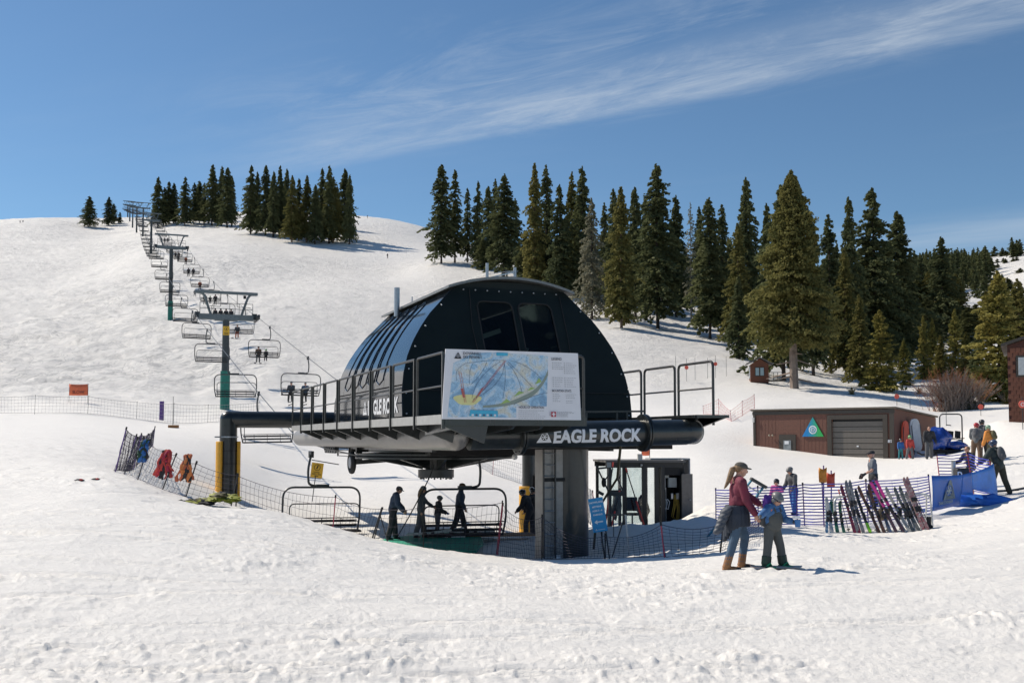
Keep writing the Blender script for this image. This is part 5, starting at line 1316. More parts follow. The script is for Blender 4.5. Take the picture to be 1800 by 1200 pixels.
# banners and flags ----------------------------------------------------------
def flagboard(label, px, d, x0, y0, x1, y1, base_y, m_, txt=None, name='flag_banner', poles=(0, 1), pm=dsteel, cat='banner'):
    b = on((x0+x1)/2, d); t = thing(name, label, cat, b); k = d/1800
    W_ = (x1-x0)*k; zt = (base_y-y0)*k; zb_ = (base_y-y1)*k
    m = MB(); vs = []
    for i in range(9):
        u = i/8; s_ = .05*math.sin(u*PI); 
        for j in range(4): vs.append((-W_/2+W_*u, .03*math.sin(u*7+j), zb_+(zt-zb_)*j/3 - s_*(1 if j > 1 else .3)))
    m.add(vs, [(4*i+j, 4*i+4+j, 4*i+5+j, 4*i+j+1) for i in range(8) for j in range(3)]); o = m.build('cloth', m_, t); s_ = o.modifiers.new('s', 'SOLIDIFY'); s_.thickness = .006
    for p in poles:
        x = -W_/2+W_*p; m = MB(); m.cyl((x, .03, -.2), (x+.02, .03, zt+.05), .018, n=6); m.build('pole', pm, t)
    if txt:
        g = text_geo(txt, .4, .01, 0, 'CENTER'); m = MB(); m.add([(x*1, -.04, zb_+.16+y) for x, y, z in g[0]], g[1]); m.build('lettering', mat('faded_black_print', (.22, .05, .04), .7), t, smooth=False)
    return t
flagboard('orange SLOW banner on two thin poles on the flat road strip, far left', 0, 97, 121.5, 674, 154.5, 694, 706, orange, 'SLOW')
flagboard('small orange flag on two thin poles behind the tube and cabin', 0, 60, 1127, 779, 1141, 792, 806, orange)
flagboard('yellow-orange plastic panel on a purple pole, left of the red one', 0, 28.4, 1437, 826, 1451, 852, 926, mat('amber_plastic', (.68, .26, .03), .5), name='pole_panel', poles=(.55,), pm=purp_pole, cat='marker panel')
flagboard('red-orange plastic panel on a purple pole, right of the yellow one', 0, 28.6, 1451, 825, 1465, 851, 915, mat('redorange_plastic', (.64, .09, .04), .5), name='pole_panel', poles=(.5,), pm=purp_pole, cat='marker panel')
# slim poles and discs on the slopes
redm = mat('marker_red', (.72, .12, .08), .5)
for i, (px, d, hy, disc, lab) in enumerate([(1188, 112, 46, 0, 'thin bare marker pole left of the red disc, on the slope above the railing'), (1207, 112, 42, 1, 'thin marker pole with small red disc seen through the right railing frame'), (1222, 114, 40, 0, 'thin bare marker pole just right of the railing frame with the red disc'), (1244, 116, 36, 0, 'thin bare marker pole beyond the end of the railing'), (1258, 116, 40, 1, 'thin marker pole with small red disc left of the wooden kiosk'), (1277, 118, 34, 0, 'bare marker pole nearest to the wooden kiosk'),
    (1576, 90, 26, 1, 'short marker pole with red disc above the garage roof corner'), (1723, 84, 26, 1, 'marker pole with red disc below the bare bush'), (1662, 76, 48, 0, 'thin dark pole behind the parked lift chair frame'), (285, 87, 34, 2, 'thick dark purple padded post in the grey net line'), (305, 76, 55, 0, 'thin tall pole standing on a small wooden block in the snow'), (1599, 86, 18, 0, 'thin pole at the back edge of the garage roof')]):
    b = on(px, d); t = thing('marker_pole', lab, 'marker pole', b); h_ = hy*d/1800
    m = MB(); m.cyl((0, 0, -.2), (0, 0, h_), .02 if disc < 2 else .19, n=12 if disc == 2 else 6); m.build('pole', purp_pole if disc == 2 else dsteel, t)
    if disc == 1: m = MB(); m.cyl((0, -.03, h_*.62), (0, -.0, h_*.62), .22, n=14); m.build('disc', redm, t)
    if px == 305: m = MB(); m.box((.05, 0, .1), (.7, .4, .22)); m.build('wooden_block', tanb, t, bevel=.02)
# signs ----------------------------------------------------------------------
cyan = mat('sign_cyan', (.015, .27, .55), .4, 0, .06, 5)
b = on(1060, 23.4); t = thing('direction_sign', 'tilted bright blue sign with white lines and left arrow beside the mast', 'sign', b, R(2))
TL_ = Matrix.Rotation(R(-9), 4, 'Y')
k = 23.4/1800; z1 = (985-879)*k; w_ = .335; zc_ = z1-.39
def lean_(m): m.M = Matrix.Translation((-.13, 0, zc_)) @ TL_; return m
m = lean_(MB()); m.box((0, 0, 0), (w_, .03, .77)); m.build('board', cyan, t, bevel=.004)
for s_, yy, sz in (('SNOWFLAKES', .29, .052), ('MITTENS', .19, .052), ('AGES 3 - 6', .10, .05), ('PARKING', .01, .05)):
    g = text_geo(s_, sz, .0015, 0, 'CENTER'); m = lean_(MB()); m.add([(x, -.018, yy+y-.02) for x, y, z in g[0]], g[1]); m.build('lettering', white_p, t, smooth=False)
m = lean_(MB()); m.add([(x, -.018, z-.16) for x, z in ((-.11, 0), (-.04, .05), (-.04, .015), (.09, .015), (.09, -.015), (-.04, -.015), (-.04, -.05))], [tuple(range(7))]); m.build('arrow', white_p, t, smooth=False)
m = lean_(MB()); v_, f_ = emblem(.045); m.add([(x-.09, -.018, y-.35) for x, y, z in v_], f_); m.box((.03, -.018, -.335), (.16, .002, .008)); m.build('emblem', white_p, t, smooth=False)
for x in (-.06, .05):
    m = MB(); m.bar((x, .03, zc_-.35), (x+.10, .05, -.12), .025); m.build('leg', rubber, t)
b = on(1085, 24.6); t = thing('stand', 'empty grey steel A-frame stand beside the blue arrow sign', 'stand', b)
m = MB(); m.bar((-.18, 0, -.15), (.16, 0, .95), .03); m.build('leg', dsteel, t)
m = MB(); m.bar((.27, 0, -.15), (.18, 0, .97), .04); m.build('leg', steel, t)
m = MB(); m.bar((-.42, .05, .97), (.2, .05, .97), .04); m.bar((-.38, .05, .97), (-.38, .05, .3), .03); m.bar((-.1, .05, .45), (-.1, .05, .95), .02); m.build('cross_bar', dsteel, t)
b = on(551, 45); t = thing('warning_sign', 'yellow warning sign on a thin tilted stake left of the low hanging chair', 'sign', b)
k = 45/1800; TY = Matrix.Rotation(R(7), 4, 'Y'); m = MB(); m.M = TY; m.cyl((0, 0, -.3), (0, 0, 1.1), .02, n=6); m.build('stake', dsteel, t)
m = MB(); m.M = TY; m.box((.03, 0, 1.33), (.52, .02, .66)); m.build('board', mat('sign_yellow', (.72, .42, .03)), t)
m = MB(); m.M = TY; m.ring((.03, -.014, 1.46), (0, 1, 0), .13, .02, .006, 20); m.box((.03, -.014, 1.46), (.05, .006, .14), (0, .3, 0)); m.ball((.06, -.014, 1.54), (.02, .004, .02)); m.ring((.03, -.012, 1.33), (0, 1, 0), .01, .01, .002, 6); m.build('symbol', rubber, t)
for s_, zz in (('LOWER', 1.22), ('SAFETY BAR', 1.14), ('HERE', 1.06)):
    g = text_geo(s_, .075, .002, 0, 'CENTER'); m = MB(); m.M = TY; m.add([(.03+x, -.013, zz+y) for x, y, z in g[0]], g[1]); m.build('lettering', rubber, t, smooth=False)
# green loading mat ----------------------------------------------------------
gm = mat('green_mat', (.015, .30, .20), .65, 0, .35, 3, .5, 12)
pts = [on(p, d) for p, d in ((652, 32.4), (690, 31.0), (770, 29.8), (838, 30.0), (850, 32.5), (842, 35.6), (800, 36.0), (700, 34.2))]
zt = max(p.z for p in pts)+.06
t = thing('loading_mat', 'worn green rubber mat of the loading area under the hanging chair', 'mat', (pts[0].x, pts[0].y, zt-.16))
m = MB(); m.prism([Vector((p.x-pts[0].x, p.y-pts[0].y, .16)) for p in pts], (0, 0, -.35)); m.build('mat_sheet', gm, t)
m = MB(); p1 = on(668, 31.9); p2 = on(925, 37.5); m.box((.4, -.9, .17), (1.7, .12, .06), (0, 0, -.5)); m.build('timber_edge', mat('worn_timber', (.30, .17, .09), .8, 0, .3, 6), t); m = MB(); m.box((3.6, 2.3, .17), (3.2, .9, .05), (0, 0, .15)); m.build('timber_deck', mat('worn_timber', (.30, .17, .09), .8, 0, .3, 6), t)
# snow thrown on the mat
m = MB()
r_ = random.Random(4)
MATZ = zt
# wicket frame
b = on(652, 31.0); t = thing('wicket_frame', 'slanted black tube wicket frame at the left edge of the loading mat', 'frame', b)
m = MB(); k = 31/1800; m.tube(rounded([(.36, 0, 1.35), (.02, 0, .25), (.0, 0, -.1)], .2), .025, 7); m.tube([(.31, 0, 1.1), (.62, .1, .0)], .018, 6); m.build('tube', dsteel, t)
def at_mat(px, d, dz=0): v = on(px, d); v.z = MATZ+dz if d < 36.3 and px < 900 else v.z; return v
# ------------------------------------------------------------------ people by the lift
TR = -PI/2          # facing right (+x)
person('man in dark navy clothes and black cap reaching out by the wicket', at_mat(692, 33.2), TR+.25, 1.78, dict(lean=12, head=(22, -10), legL=(10, 7, 6), legR=(-8, 6, 8), armL=(22, 4, 20), armR=(4, 14, 38)), dict(top=C_navy, legs=C_blk, hat=('cap', C_dgrey), hair=('short', hair_d), bulk=1.8, bulk_legs=2.0), q=.014)
person('woman with long blond hair and grey beanie stepping right on the mat', at_mat(741, 33.8), TR+.15, 1.72, dict(lean=4, head=(8, 0), legL=(10, 4, 6), legR=(-10, 4, 6), armL=(36, 6, 18), armR=(-18, 14, 30)), dict(top=C_dgrey, legs=C_dgrey, hat=('beanie', C_grey), hair=('long', hairb), bulk=.9, bulk_legs=1.8, slim=.92), q=.014)
person('helmeted child in black with blue gloves between woman and man on the mat', at_mat(770, 34.3), TR+.35, 1.36, dict(lean=6, head=(6, 0), legL=(6, 6, 8), legR=(-4, 6, 8), armL=(10, 8, 50), armR=(6, 14, 60)), dict(top=C_blk, legs=C_dgrey, hat=('helmet', M_hgrey), gloves=C_blue, bulk=1.8, bulk_legs=1.8), q=.013)
person('man in navy blue shirt and brown cap walking right behind the chair', at_mat(808, 34.9), TR+.1, 1.80, dict(lean=6, head=(6, 0), legL=(18, 4, 8), legR=(-14, 4, 10), armL=(4, 8, 24), armR=(0, 14, 28)), dict(top=C_navy, legs=C_blk, hat=('cap', C_brn), hair=('short', hair_d), bulk=1.3, bulk_legs=1.9), q=.014)
ski_pair('ski_pair', 'white and green skis of the child on the mat', at_mat(752, 33.7, .03), at_mat(800, 33.9, .05), white_p, C_lime, 1.25, None, .10)
ski_pair('ski_pair', 'white skis of the man walking behind the chair', at_mat(788, 34.5, .03), at_mat(842, 34.7, .05), white_p, None, 1.6, None, .10)
ski_pair('ski_pair', 'pale skis of the blond woman on the mat', at_mat(716, 33.2, .03), at_mat(766, 33.5, .05), mat('pale_ski', (.45, .47, .45), .4), None, 1.5, None, .10)
p_, _i = person('person in black with black and white helmet bending at the right yellow pad', on(932, 37.5), TR+2.7, 1.76, dict(lean=22, head=(20, 0), legL=(14, 6, 14), legR=(-2, 6, 10), armL=(14, 6, 30), armR=(4, 8, 30)), dict(top=C_blk, legs=C_blk, hat=('helmet', M_hblk), stripe=white_p, bulk=1.8, bulk_legs=2.0), q=.015)
person('second person in black behind the mast ladder, helmet with white stripe', on(940, 38.3), TR+2.4, 1.80, dict(lean=6, head=(8, 0), armL=(20, 8, 30), armR=(14, 16, 30)), dict(top=C_blk, legs=C_blk, hat=('helmet', M_hblk), stripe=white_p, bulk=1.3, bulk_legs=1.3), q=.015)
# ------------------------------------------------------------------ woman and child in the foreground
WL = on(1293, 15.9)
wr_, wi = person('woman in maroon sweater and flat cap with jacket tied at waist, walking right', (WL.x, WL.y, WL.z+.01), TR+.10, 1.70, dict(lean=3, head=(9, 4), legL=(22, 2, 30), legR=(-12, 3, 6), armL=(42, -4, 12, 6), armR=(12, 5, 20), foot=6), dict(top=C_mar, legs=C_jean, boots=tanb, hat=('cap', C_olive if False else mat('cap_grey_green', (.085, .08, .07), .85, 0, .2, 20, .4, 60)), hair=('ponytail', hairb), glasses=False, boot_h=.105, boot_w=1.08, bulk=.9, bulk_legs=.6, slim=.92), q=.0095)
def wpart(name, mb, m_, q=.012, sm=2):
    inst(name, bake(mb, q, m_, sm, name), wr_)
h = 1.70; pel = wi['pel']
m = MB(); n_ = 22     # puffer jacket tied round the hips
for i in range(n_):
    a = 2*PI*i/n_; c = pel+Vector((.142*math.cos(a), .135*math.sin(a)-.01, .02)); drop = .24+.10*max(0, -math.sin(a))+.16*max(0, math.sin(a-2.4))
    m.tube([c+Vector((0, 0, .08)), c+Vector((.02*math.cos(a), .03*math.sin(a), -.06)), c+Vector((.035*math.cos(a), .055*math.sin(a), -drop))], [.036, .044, .030], 8)
wpart('tied_jacket', m, mat('cloth_tied_navy', (.020, .028, .045), .7, 0, .25, 7, .6, 22, bdist=.012))
m = MB(); b0 = pel+Vector((.10, -.20, -.02))
for k in range(5):
    m.ball(b0+Vector((.01*k, -.035*k-.0, -.075*k+.05)), (.10-.008*k, .115-.004*k, .052), 12, 8, (.5, 0, 0))
wpart('puffer_sleeve', m, mat('cloth_puffer', (.055, .065, .085), .6, 0, .2, 7, .5, 22, bdist=.01))
for s in (-1, 1):
    f = wi['feet'][s]; m = MB(); m.ball(f+Vector((0, .03, .022)), (.058, .155, .028), 12, 6); wpart('boot_sole', m, bootb, .012, 1)
HMw = wi['HM']; hd = wi['head']
for s in (-1, 1):
    m = MB(); m.ball(hd+HMw @ Vector((s*.030, .083, .014)), (.010, .006, .007), 8, 6, HMw); m.build('eye', bootb, wr_)
m = MB(); m.ball(hd+HMw @ Vector((0, .081, -.056)), (.022, .008, .006), 10, 6, HMw); m.build('lips', mat('lips', (.42, .13, .12), .45), wr_)
# child
CL = on(1354, 15.7)
cr_, ci_ = person('small child in grey snow pants, grey helmet and bright jacket holding a blue cup', (CL.x, CL.y, CL.z+.04), PI+.55, 1.13, dict(lean=8, head=(24, 4), legL=(10, 12, 6), legR=(4, 12, 6), armL=(18, 10, 62), armR=(22, 68, 6, -44), foot=14), dict(top=mat('cloth_child_jacket', (.02, .11, .30), .8, 0, .2, 7, .5, 22, col2=(.10, .20, .38), bdist=.012), legs=C_grey if False else mat('cloth_snowpants', (.085, .09, .088), .8, 0, .15, 7, .5, 22), boots=mat('boot_black_green', (.012, .02, .018), .5, 0, .3, 9, col2=(.012, .05, .03)), hat=('helmet', M_hgrey), bulk=1.9, bulk_legs=2.3, boot_h=.11, boot_w=1.95, gloves=C_dgrey), q=.0095)
ch = 1.13
def cpart(name, mb, m_, q=.010, sm=2): inst(name, bake(mb, q, m_, sm, name), cr_)
T_ = ci_['T']
m = MB(); m.ball(T_((0, .050, .12)), (.125, .095, .16), 14, 10); m.ball(T_((0, .03, .03)), (.135, .11, .10), 14, 10); cpart('bib', m, MATS['cloth_snowpants'])
for s in (-1, 1):
    m = MB(); m.tube([T_((s*.05, .09, .23)), T_((s*.055, .04, .29)), T_((s*.045, -.06, .27)), T_((s*.02, -.09, .15))], .015, 6); m.build('brace', MATS['cloth_snowpants'], cr_)
m = MB(); m.ball(T_((-.0, -.045, .275)), (.13, .085, .055), 14, 8); m.ball(T_((.10, .01, .25)), (.06, .06, .04), 10, 8); cpart('orange_collar', m, cloth('neon_orange', (.75, .22, .09)))
m = MB(); crumple(m, T_((.0, -.115, .31)), (.10, .075, .12), 77, 16, .35); crumple(m, T_((-.05, -.12, .22)), (.07, .06, .09), 78, 14, .35); cpart('purple_hood', m, C_pur, .012)
m = MB(); m.ball(T_((0, -.15, .10)), (.12, .09, .14), 14, 10); cpart('backpack', m, C_dgrey, .012)
hL = ci_['hands'][-1]
m = MB(); m.tube([hL+Vector((-.0, .05, -.06)), hL+Vector((0, .05, .05))], [.038, .048], 16); m.build('cup', mat('cup_blue', (.03, .16, .42), .35), cr_)
m = MB(); m.box(hL+Vector((.03, .05, .085)), (.11, .05, .035)); m.build('paper_ticket', white_p, cr_)
for s in (-1, 1):
    f = ci_['feet'][s]; m = MB(); m.box(f+Vector((0, .02, .012)), (.105, .21, .022), (0, 0, 0)); m.tube([f+Vector((-.06, .03, .02)), f+Vector((0, .06, .07)), f+Vector((.06, .03, .02))], .012, 6); m.build('green_binding', mat('binding_green', (.02, .28, .13), .5), cr_)
b = on(1360, 15.65); t = thing('snowboard', 'short pale child snowboard under the small child on the snow', 'snowboard', (b.x, b.y, b.z+.015), .02)
m = MB(); n_ = 24; tp = []
for i in range(n_):
    a = 2*PI*i/n_; tp.append((.40*math.copysign(abs(math.cos(a))**.6, math.cos(a)), .125*math.sin(a)*(1-.15*math.cos(a)**4), .02+.05*max(0, abs(math.cos(a))-.93)/.07*.6))
m.prism(tp, (0, 0, .012)); m.build('deck', mat('pale_orange_board', (.55, .30, .20), .4, 0, .3, 4, col2=(.5, .5, .48)), t)
# step ladder leaning behind
b = on(1268, 28); t = thing('step_ladder', 'blue and grey step ladder lying tilted on the snow behind the woman', 'ladder', b, 0)
lb = mat('ladder_blue', (.03, .22, .33), .45, 0, .12, 6)
A_ = Vector((-.45, 0, -.15)); B_ = Vector((.86, .25, 1.42)); dd = (B_-A_); side_ = Vector((.34, .0, -.20))
for q_, nm in ((Vector((0, 0, 0)), 'rail'), (side_, 'rail')):
    m = MB(); m.bar(A_+q_, B_+q_*.95, .075, .04); m.build(nm, lb, t)
for k in range(5):
    u = .30+.15*k; m = MB(); m.bar(A_.lerp(B_, u), (A_+side_).lerp(B_+side_, u), .09, .03); m.build('step', steel, t)
m = MB(); m.bar(B_-side_*.12+dd.normalized()*.02, B_+side_*1.12+dd.normalized()*.02, .20, .08); m.build('top_cap', mat('ladder_cap', (.07, .07, .065), .5), t)
# people behind the blue fence
person('child in pink with dark helmet raising an arm behind the blue fence', on(1363, 36.5), PI-.6, 1.32, dict(lean=2, armL=(40, 40, 90), armR=(10, 12, 20)), dict(top=C_pink, legs=C_pur, hat=('helmet', M_hblk), bulk=1.9, bulk_legs=2.0), q=.014)
person('person in dark sweater, grey helmet and blue trousers standing by the blue fence', on(1392, 36.5), PI-1.2, 1.72, dict(lean=8, head=(18, 10), legL=(6, 5, 6), legR=(-8, 5, 6), armL=(8, 10, 30), armR=(10, 12, 25)), dict(top=C_dgrey, legs=C_blue, hat=('helmet', M_hgrey), bulk=1.5, bulk_legs=2.0), q=.015)
person('man in grey t-shirt and black cap facing left behind the skis', on(1532, 31.8), PI/2-.1, 1.80, dict(lean=2, head=(2, 0), legL=(6, 4, 4), legR=(-4, 4, 4), armL=(14, 6, 50), armR=(4, 8, 48)), dict(top=mat('cloth_heather', (.12, .14, .17), .85, 0, .2, 12), legs=C_blk, hat=('cap', C_blk), short=True, gloves=C_blk, bulk=.7, bulk_legs=1.9, glasses=True), q=.013)
person('small kid in red jacket and green helmet by the garage corner', on(1597, 57.5), PI, 1.32, dict(lean=4, legL=(10, 8, 10), legR=(-10, 8, 10)), dict(top=C_red, legs=C_grey, hat=('helmet', M_hgrn), bulk=1.8, bulk_legs=2.0), q=.016)
person('child in blue and teal half hidden at the garage corner', on(1581, 58.5), PI, 1.15, {}, dict(top=C_blue, legs=cloth('teal', (.03, .2, .22)), hat=('helmet', M_hblk), bulk=1.3), q=.016)
person('man in black jacket and grey trousers standing by the blue covered machine', on(1631, 56), PI-.15, 1.80, dict(lean=2, legL=(-16, 6, 4), legR=(10, 6, 4), armL=(8, 14, 25), armR=(8, 14, 25)), dict(top=C_blk, legs=C_dgrey, bulk=1.8, bulk_legs=2.0, gloves=C_blk, hair=('short', hair_d)), q=.016)
person('skier in red helmet and grey jacket with backpack in the right group', on(1714, 45.5), -.6, 1.80, dict(lean=8, head=(8, 40), armL=(20, 12, 50), armR=(20, 12, 50), legL=(4, 6, 8), legR=(-6, 6, 8)), dict(top=C_grey, legs=C_brn, hat=('helmet', M_hred), pack=C_dgrey, bulk=1.7, bulk_legs=1.9), q=.016)
person('skier in big black helmet behind the red helmet in the right group', on(1726, 46.5), .2, 1.86, dict(lean=4, head=(4, 0)), dict(top=C_dgrey, legs=C_blk, hat=('helmet', M_hblk), pack=C_dgrey, bulk=1.8, bulk_legs=1.9), q=.017)
person('skier in orange jacket and pale green helmet in the right group', on(1740, 43.5), .5, 1.72, dict(lean=10, head=(6, 30)), dict(top=C_oran, legs=C_olive, hat=('helmet', M_hpal), pack=C_olive, bulk=1.8, bulk_legs=1.9), q=.016)
person('woman in black top and brown trousers crouching in front of the right group', on(1704, 36.5), 2.0, 1.68, dict(lean=16, head=(0, 10), legL=(60, 10, 95), legR=(40, 10, 80), armL=(30, 8, 50), armR=(36, 10, 40)), dict(top=C_blk, legs=C_olive, hair=('short', hairb), bulk=1.0), q=.014)
person('tall skier in black jacket with backpack and dark blue helmet, back turned', on(1752, 33.2), .35, 1.86, dict(lean=14, head=(10, -10), legL=(12, 8, 16), legR=(-6, 12, 14), armL=(24, 22, 30), armR=(24, 18, 30)), dict(top=mat('cloth_blackgreen', (.022, .035, .035), .7, 0, .2, 7, .5, 22), legs=C_olive if False else mat('cloth_olive_black', (.03, .03, .02), .8, 0, .2, 7, .5, 22), hat=('helmet', mat('helmet_navy', (.04, .06, .12), .35)), pack=C_dgrey, bulk=1.8, bulk_legs=1.5), q=.014)
ski_pair('ski_pair', 'dark skis on the tall back-turned skier at right', on(1738, 33.0, .03), on(1790, 33.3, .04), C_dgrey, None, 1.7, None, .13)
# tiny skiers on the hill
for px, d, lab in ((28, 545, 'tiny skier at the left edge of the ridge, leftmost'), (33, 548, 'tiny skier on the left ridge, right one of two'), (644, 470, 'tiny dark skier high on the ridge right of the tree clump'), (680, 345, 'tiny skier on the slope left of the forest edge'), (340, 240, 'tiny rider standing on the slope right of the chairs')):
    person(lab, on(px, d), rc.uniform(0, 6), 1.8, dict(lean=10, legL=(20, 8, 20), legR=(0, 8, 20)), dict(top=C_blk, legs=C_dgrey), q=.06)
# ------------------------------------------------------------------ ski rack and skis
RB0, RB1 = on(1460, 27.0), on(1628, 27.6)
t = thing('ski_rack', 'pale steel tube ski rack standing on the snow in front of the blue fence', 'ski rack', RB0)
w = RB1-RB0; dz = 27/1800
def rk(u, z, y=0): return Vector((w.x*u, w.y*u+y, w.z*u+z))
rackm = mat('rack_white_steel', (.55, .56, .56), .4, .3)
for y in (-.25, .25):
    m = MB(); m.tube(rounded([rk(0, -.1, y), rk(0, .86, y*.4), rk(1, .84, y*.4), rk(1, -.1, y)], .2), .022, 7); m.build('frame', rackm, t)
m = MB(); m.tube([rk(0, .30, -.2), rk(1, .30, -.2)], .018, 6); m.build('lower_rail', rackm, t)
for u in (.25, .5, .75):
    m = MB(); m.tube([rk(u, -.1, 0), rk(u, .84, 0)], .016, 6); m.build('upright', rackm, t)
c_ = lambda n, a, b_=None: mat('ski_'+n, a, .35, 0, .5, 14, col2=b_, coat=.3)
SK = [  # base px, top px, top py, len, colours, label
 (1453, 1452, 878, 1.45, c_('bluewhite', (.05, .25, .42), (.5, .5, .5)), None, 'white and blue skis at the left end of the ski rack'),
 (1464, 1461, 876, 1.5, c_('greywhite', (.35, .36, .36), (.55, .55, .53)), None, 'grey white skis standing upright near the left end of the rack'),
 (1474, 1467, 880, 1.4, c_('darkgreen', (.03, .05, .04), (.03, .2, .12)), None, 'dark skis with green patches, third from the left end of the rack'),
 (1503, 1480, 852, 1.65, c_('maroon', (.22, .02, .05), (.04, .03, .04)), None, 'maroon and black skis leaning left of the lime-tailed pair'),
 (1509, 1486, 844, 1.8, c_('graphite', (.10, .10, .11), (.3, .3, .3)), None, 'long grey skis with high curved tips, taller than the maroon pair'),
 (1520, 1498, 860, 1.65, c_('black', (.02, .02, .02), (.05, .05, .05)), mat('ski_lime', (.25, .62, .04), .4), 'black skis with bright lime green tails'),
 (1546, 1516, 852, 1.75, c_('blackorange', (.03, .03, .03), (.16, .06, .03)), None, 'black skis with orange tips in the middle of the rack'),
 (1556, 1533, 862, 1.6, c_('bluegrey', (.06, .10, .2), (.1, .1, .1)), None, 'dark blue-grey skis just left of the pink pair'),
 (1578, 1534, 838, 1.95, c_('pinkblack', (.05, .04, .045), (.12, .06, .08)), mat('ski_pink', (.62, .06, .28), .4), 'long skis with hot pink upper half'),
 (1591, 1551, 858, 1.7, c_('silver', (.40, .40, .38), (.22, .22, .2)), None, 'thin silver skis right of the pink pair'),
 (1606, 1573, 856, 1.7, c_('tealblack', (.03, .05, .05), (.2, .2, .19)), None, 'black skis with teal bindings right of the silver pair'),
 (1613, 1584, 866, 1.6, c_('camo', (.16, .15, .17), (.4, .4, .4)), None, 'patterned grey skis second from the right end of the rack'),
 (1623, 1592, 838, 1.85, c_('redgrey', (.28, .04, .05), (.4, .38, .36)), None, 'red and grey skis rising highest at the right end of the rack')]
for k, (bx, tx, ty, L, c1, c2, lab) in enumerate(SK):
    b = on(bx, 26.3); tp = at(tx, ty, 27.15); L2 = (tp-b).length
    ski_pair('ski_pair', lab, b-Vector((0, 0, .03)), tp, c1, c2, L2, 'skis leaning on the ski rack', .045+.012*(k % 3), (.48, .97) if 'pink' in lab else (.03, .24))
for bx, tx, ty, lab in ((1488, 1474, 860, 'ski pole with red grip left of the maroon skis'), (1526, 1507, 872, 'ski pole right of the lime-tailed skis'), (1536, 1529, 868, 'ski pole left of the orange-tipped skis bottom'), (1556, 1545, 880, 'ski pole between orange-tipped and pink skis'), (1579, 1575, 862, 'nearly upright ski pole right of the pink skis'), (1594, 1588, 876, 'short upright ski pole right of the silver skis'), (1631, 1603, 857, 'long ski pole leaning at the far right end of the rack')):
    ski_pole(lab, on(bx, 26.5), at(tx, ty, 27.1), C_red if bx == 1488 else C_blk)
for px, lab in ((1550, 'pair of dark ski boots hanging in the middle of the ski rack'), (1583, 'black ski boots beside the pink skis on the rack'), (1636-14, 'ski boots on the snow at the right end of the rack')):
    b = on(px, 26.8); t = thing('ski_boots', lab, 'ski boots', (b.x, b.y, b.z + (.28 if px < 1600 else 0)))
    for s in (-1, 1):
        m = MB(); m.tube([(s*.09, 0, .0), (s*.09, .0, .30)], [.06, .065], 8); m.ball((s*.09, -.08, .05), (.055, .13, .055)); m.build('boot', bootb if px != 1550 else mat('boot_tan', (.28, .2, .12), .5), t)
# grey post and black bin beyond the banner
b = on(1673, 33.6); t = thing('steel_post', 'short round steel post standing behind the blue banner', 'post', b); m = MB(); m.cyl((0, 0, -.2), (0, 0, 1.22), .07, n=14); m.build('tube', steel, t); m = MB(); m.cyl((0, 0, 1.22), (0, 0, 1.24), .075, n=14); m.build('cap', dsteel, t)
b = on(1686, 33.4); t = thing('bin', 'black box with a white letter D on it beside the steel post', 'bin', b)
m = MB(); m.box((0, 0, .78), (.40, .34, .46)); m.build('box', bootb, t, bevel=.04); m = MB(); m.cyl((0, 0, -.2), (0, 0, .56), .10, n=12); m.build('leg', blue_ban, t); g = text_geo('D', .22, .01, 0, 'CENTER'); m = MB(); m.add([(x-.12, -.176, .74+y) for x, y, z in g[0]], g[1]); m.build('lettering', white_p, t, smooth=False)
m = MB(); m.box((-.11, -.176, .60), (.13, .006, .05)); m.build('white_label', white_p, t)
b = on(1722, 31.8); t = thing('crumpled_banner', 'crumpled dark blue banner cloth slumped on the snow below the fence', 'cloth', b)
m = MB(); crumple(m, (.2, 0, .12), (.75, .3, .20), 3, 20, .3); m.build('cloth', blue_ban, t); m = MB(); crumple(m, (-.6, 0, .1), (.5, .25, .2), 5, 16, .3); m.build('cloth', blue_ban, t)
# ------------------------------------------------------------------ operator cabin
b = on(1138, 36.0); hk = 36/1800
t = thing('operator_cabin', 'dark framed glass lift operator cabin with open cabinet behind the snow bank', 'cabin', (b.x, b.y, b.z-.1), .10)
dk_ = mat('cabin_dark_frame', (.035, .034, .033), .5, .2, .2, 8)
X = lambda px: (px-1138)*hk; HZ = (935-818)*hk+.05
cg = glass('clear_glass', (.88, .92, .92))
D = 2.2
m = MB(); m.box((X(1133), D/2, HZ+.03), (X(1205)-X(1062), D+.3, .07)); m.build('roof', mat('cabin_roof', (.12, .115, .11), .6), t)
m = MB(); m.box((X(1132), .02, HZ-.09), (X(1203)-X(1066), .1, .20)); m.build('header', dk_, t); m = MB(); m.box((X(1132), D, HZ-.09), (X(1203)-X(1066), .1, .20)); m.build('header', dk_, t)
for px, w_, y in ((1068, .10, 0), (1096, .14, 0), (1131, .16, 0), (1153, .14, 0), (1164, .12, 0), (1068, .1, D), (1110, .1, D), (1160, .1, D), (1203, .12, D)):
    m = MB(); m.box((X(px), y, HZ/2-.1), (w_, .10, HZ-.1)); m.build('frame_post', dk_, t)
for x0, x1, y in ((1070, 1094, 0), (1099, 1128, 0), (1134, 1151, 0), (1070, 1108, D), (1112, 1158, D)):
    m = MB(); m.box(((X(x0)+X(x1))/2, y, HZ/2), (X(x1)-X(x0), .012, HZ-.2)); m.build('window_pane', cg, t, smooth=False)
m = MB(); m.box((X(1082), .05, HZ-1.05), (X(1094)-X(1066), .12, .16)); m.build('sill', dk_, t)
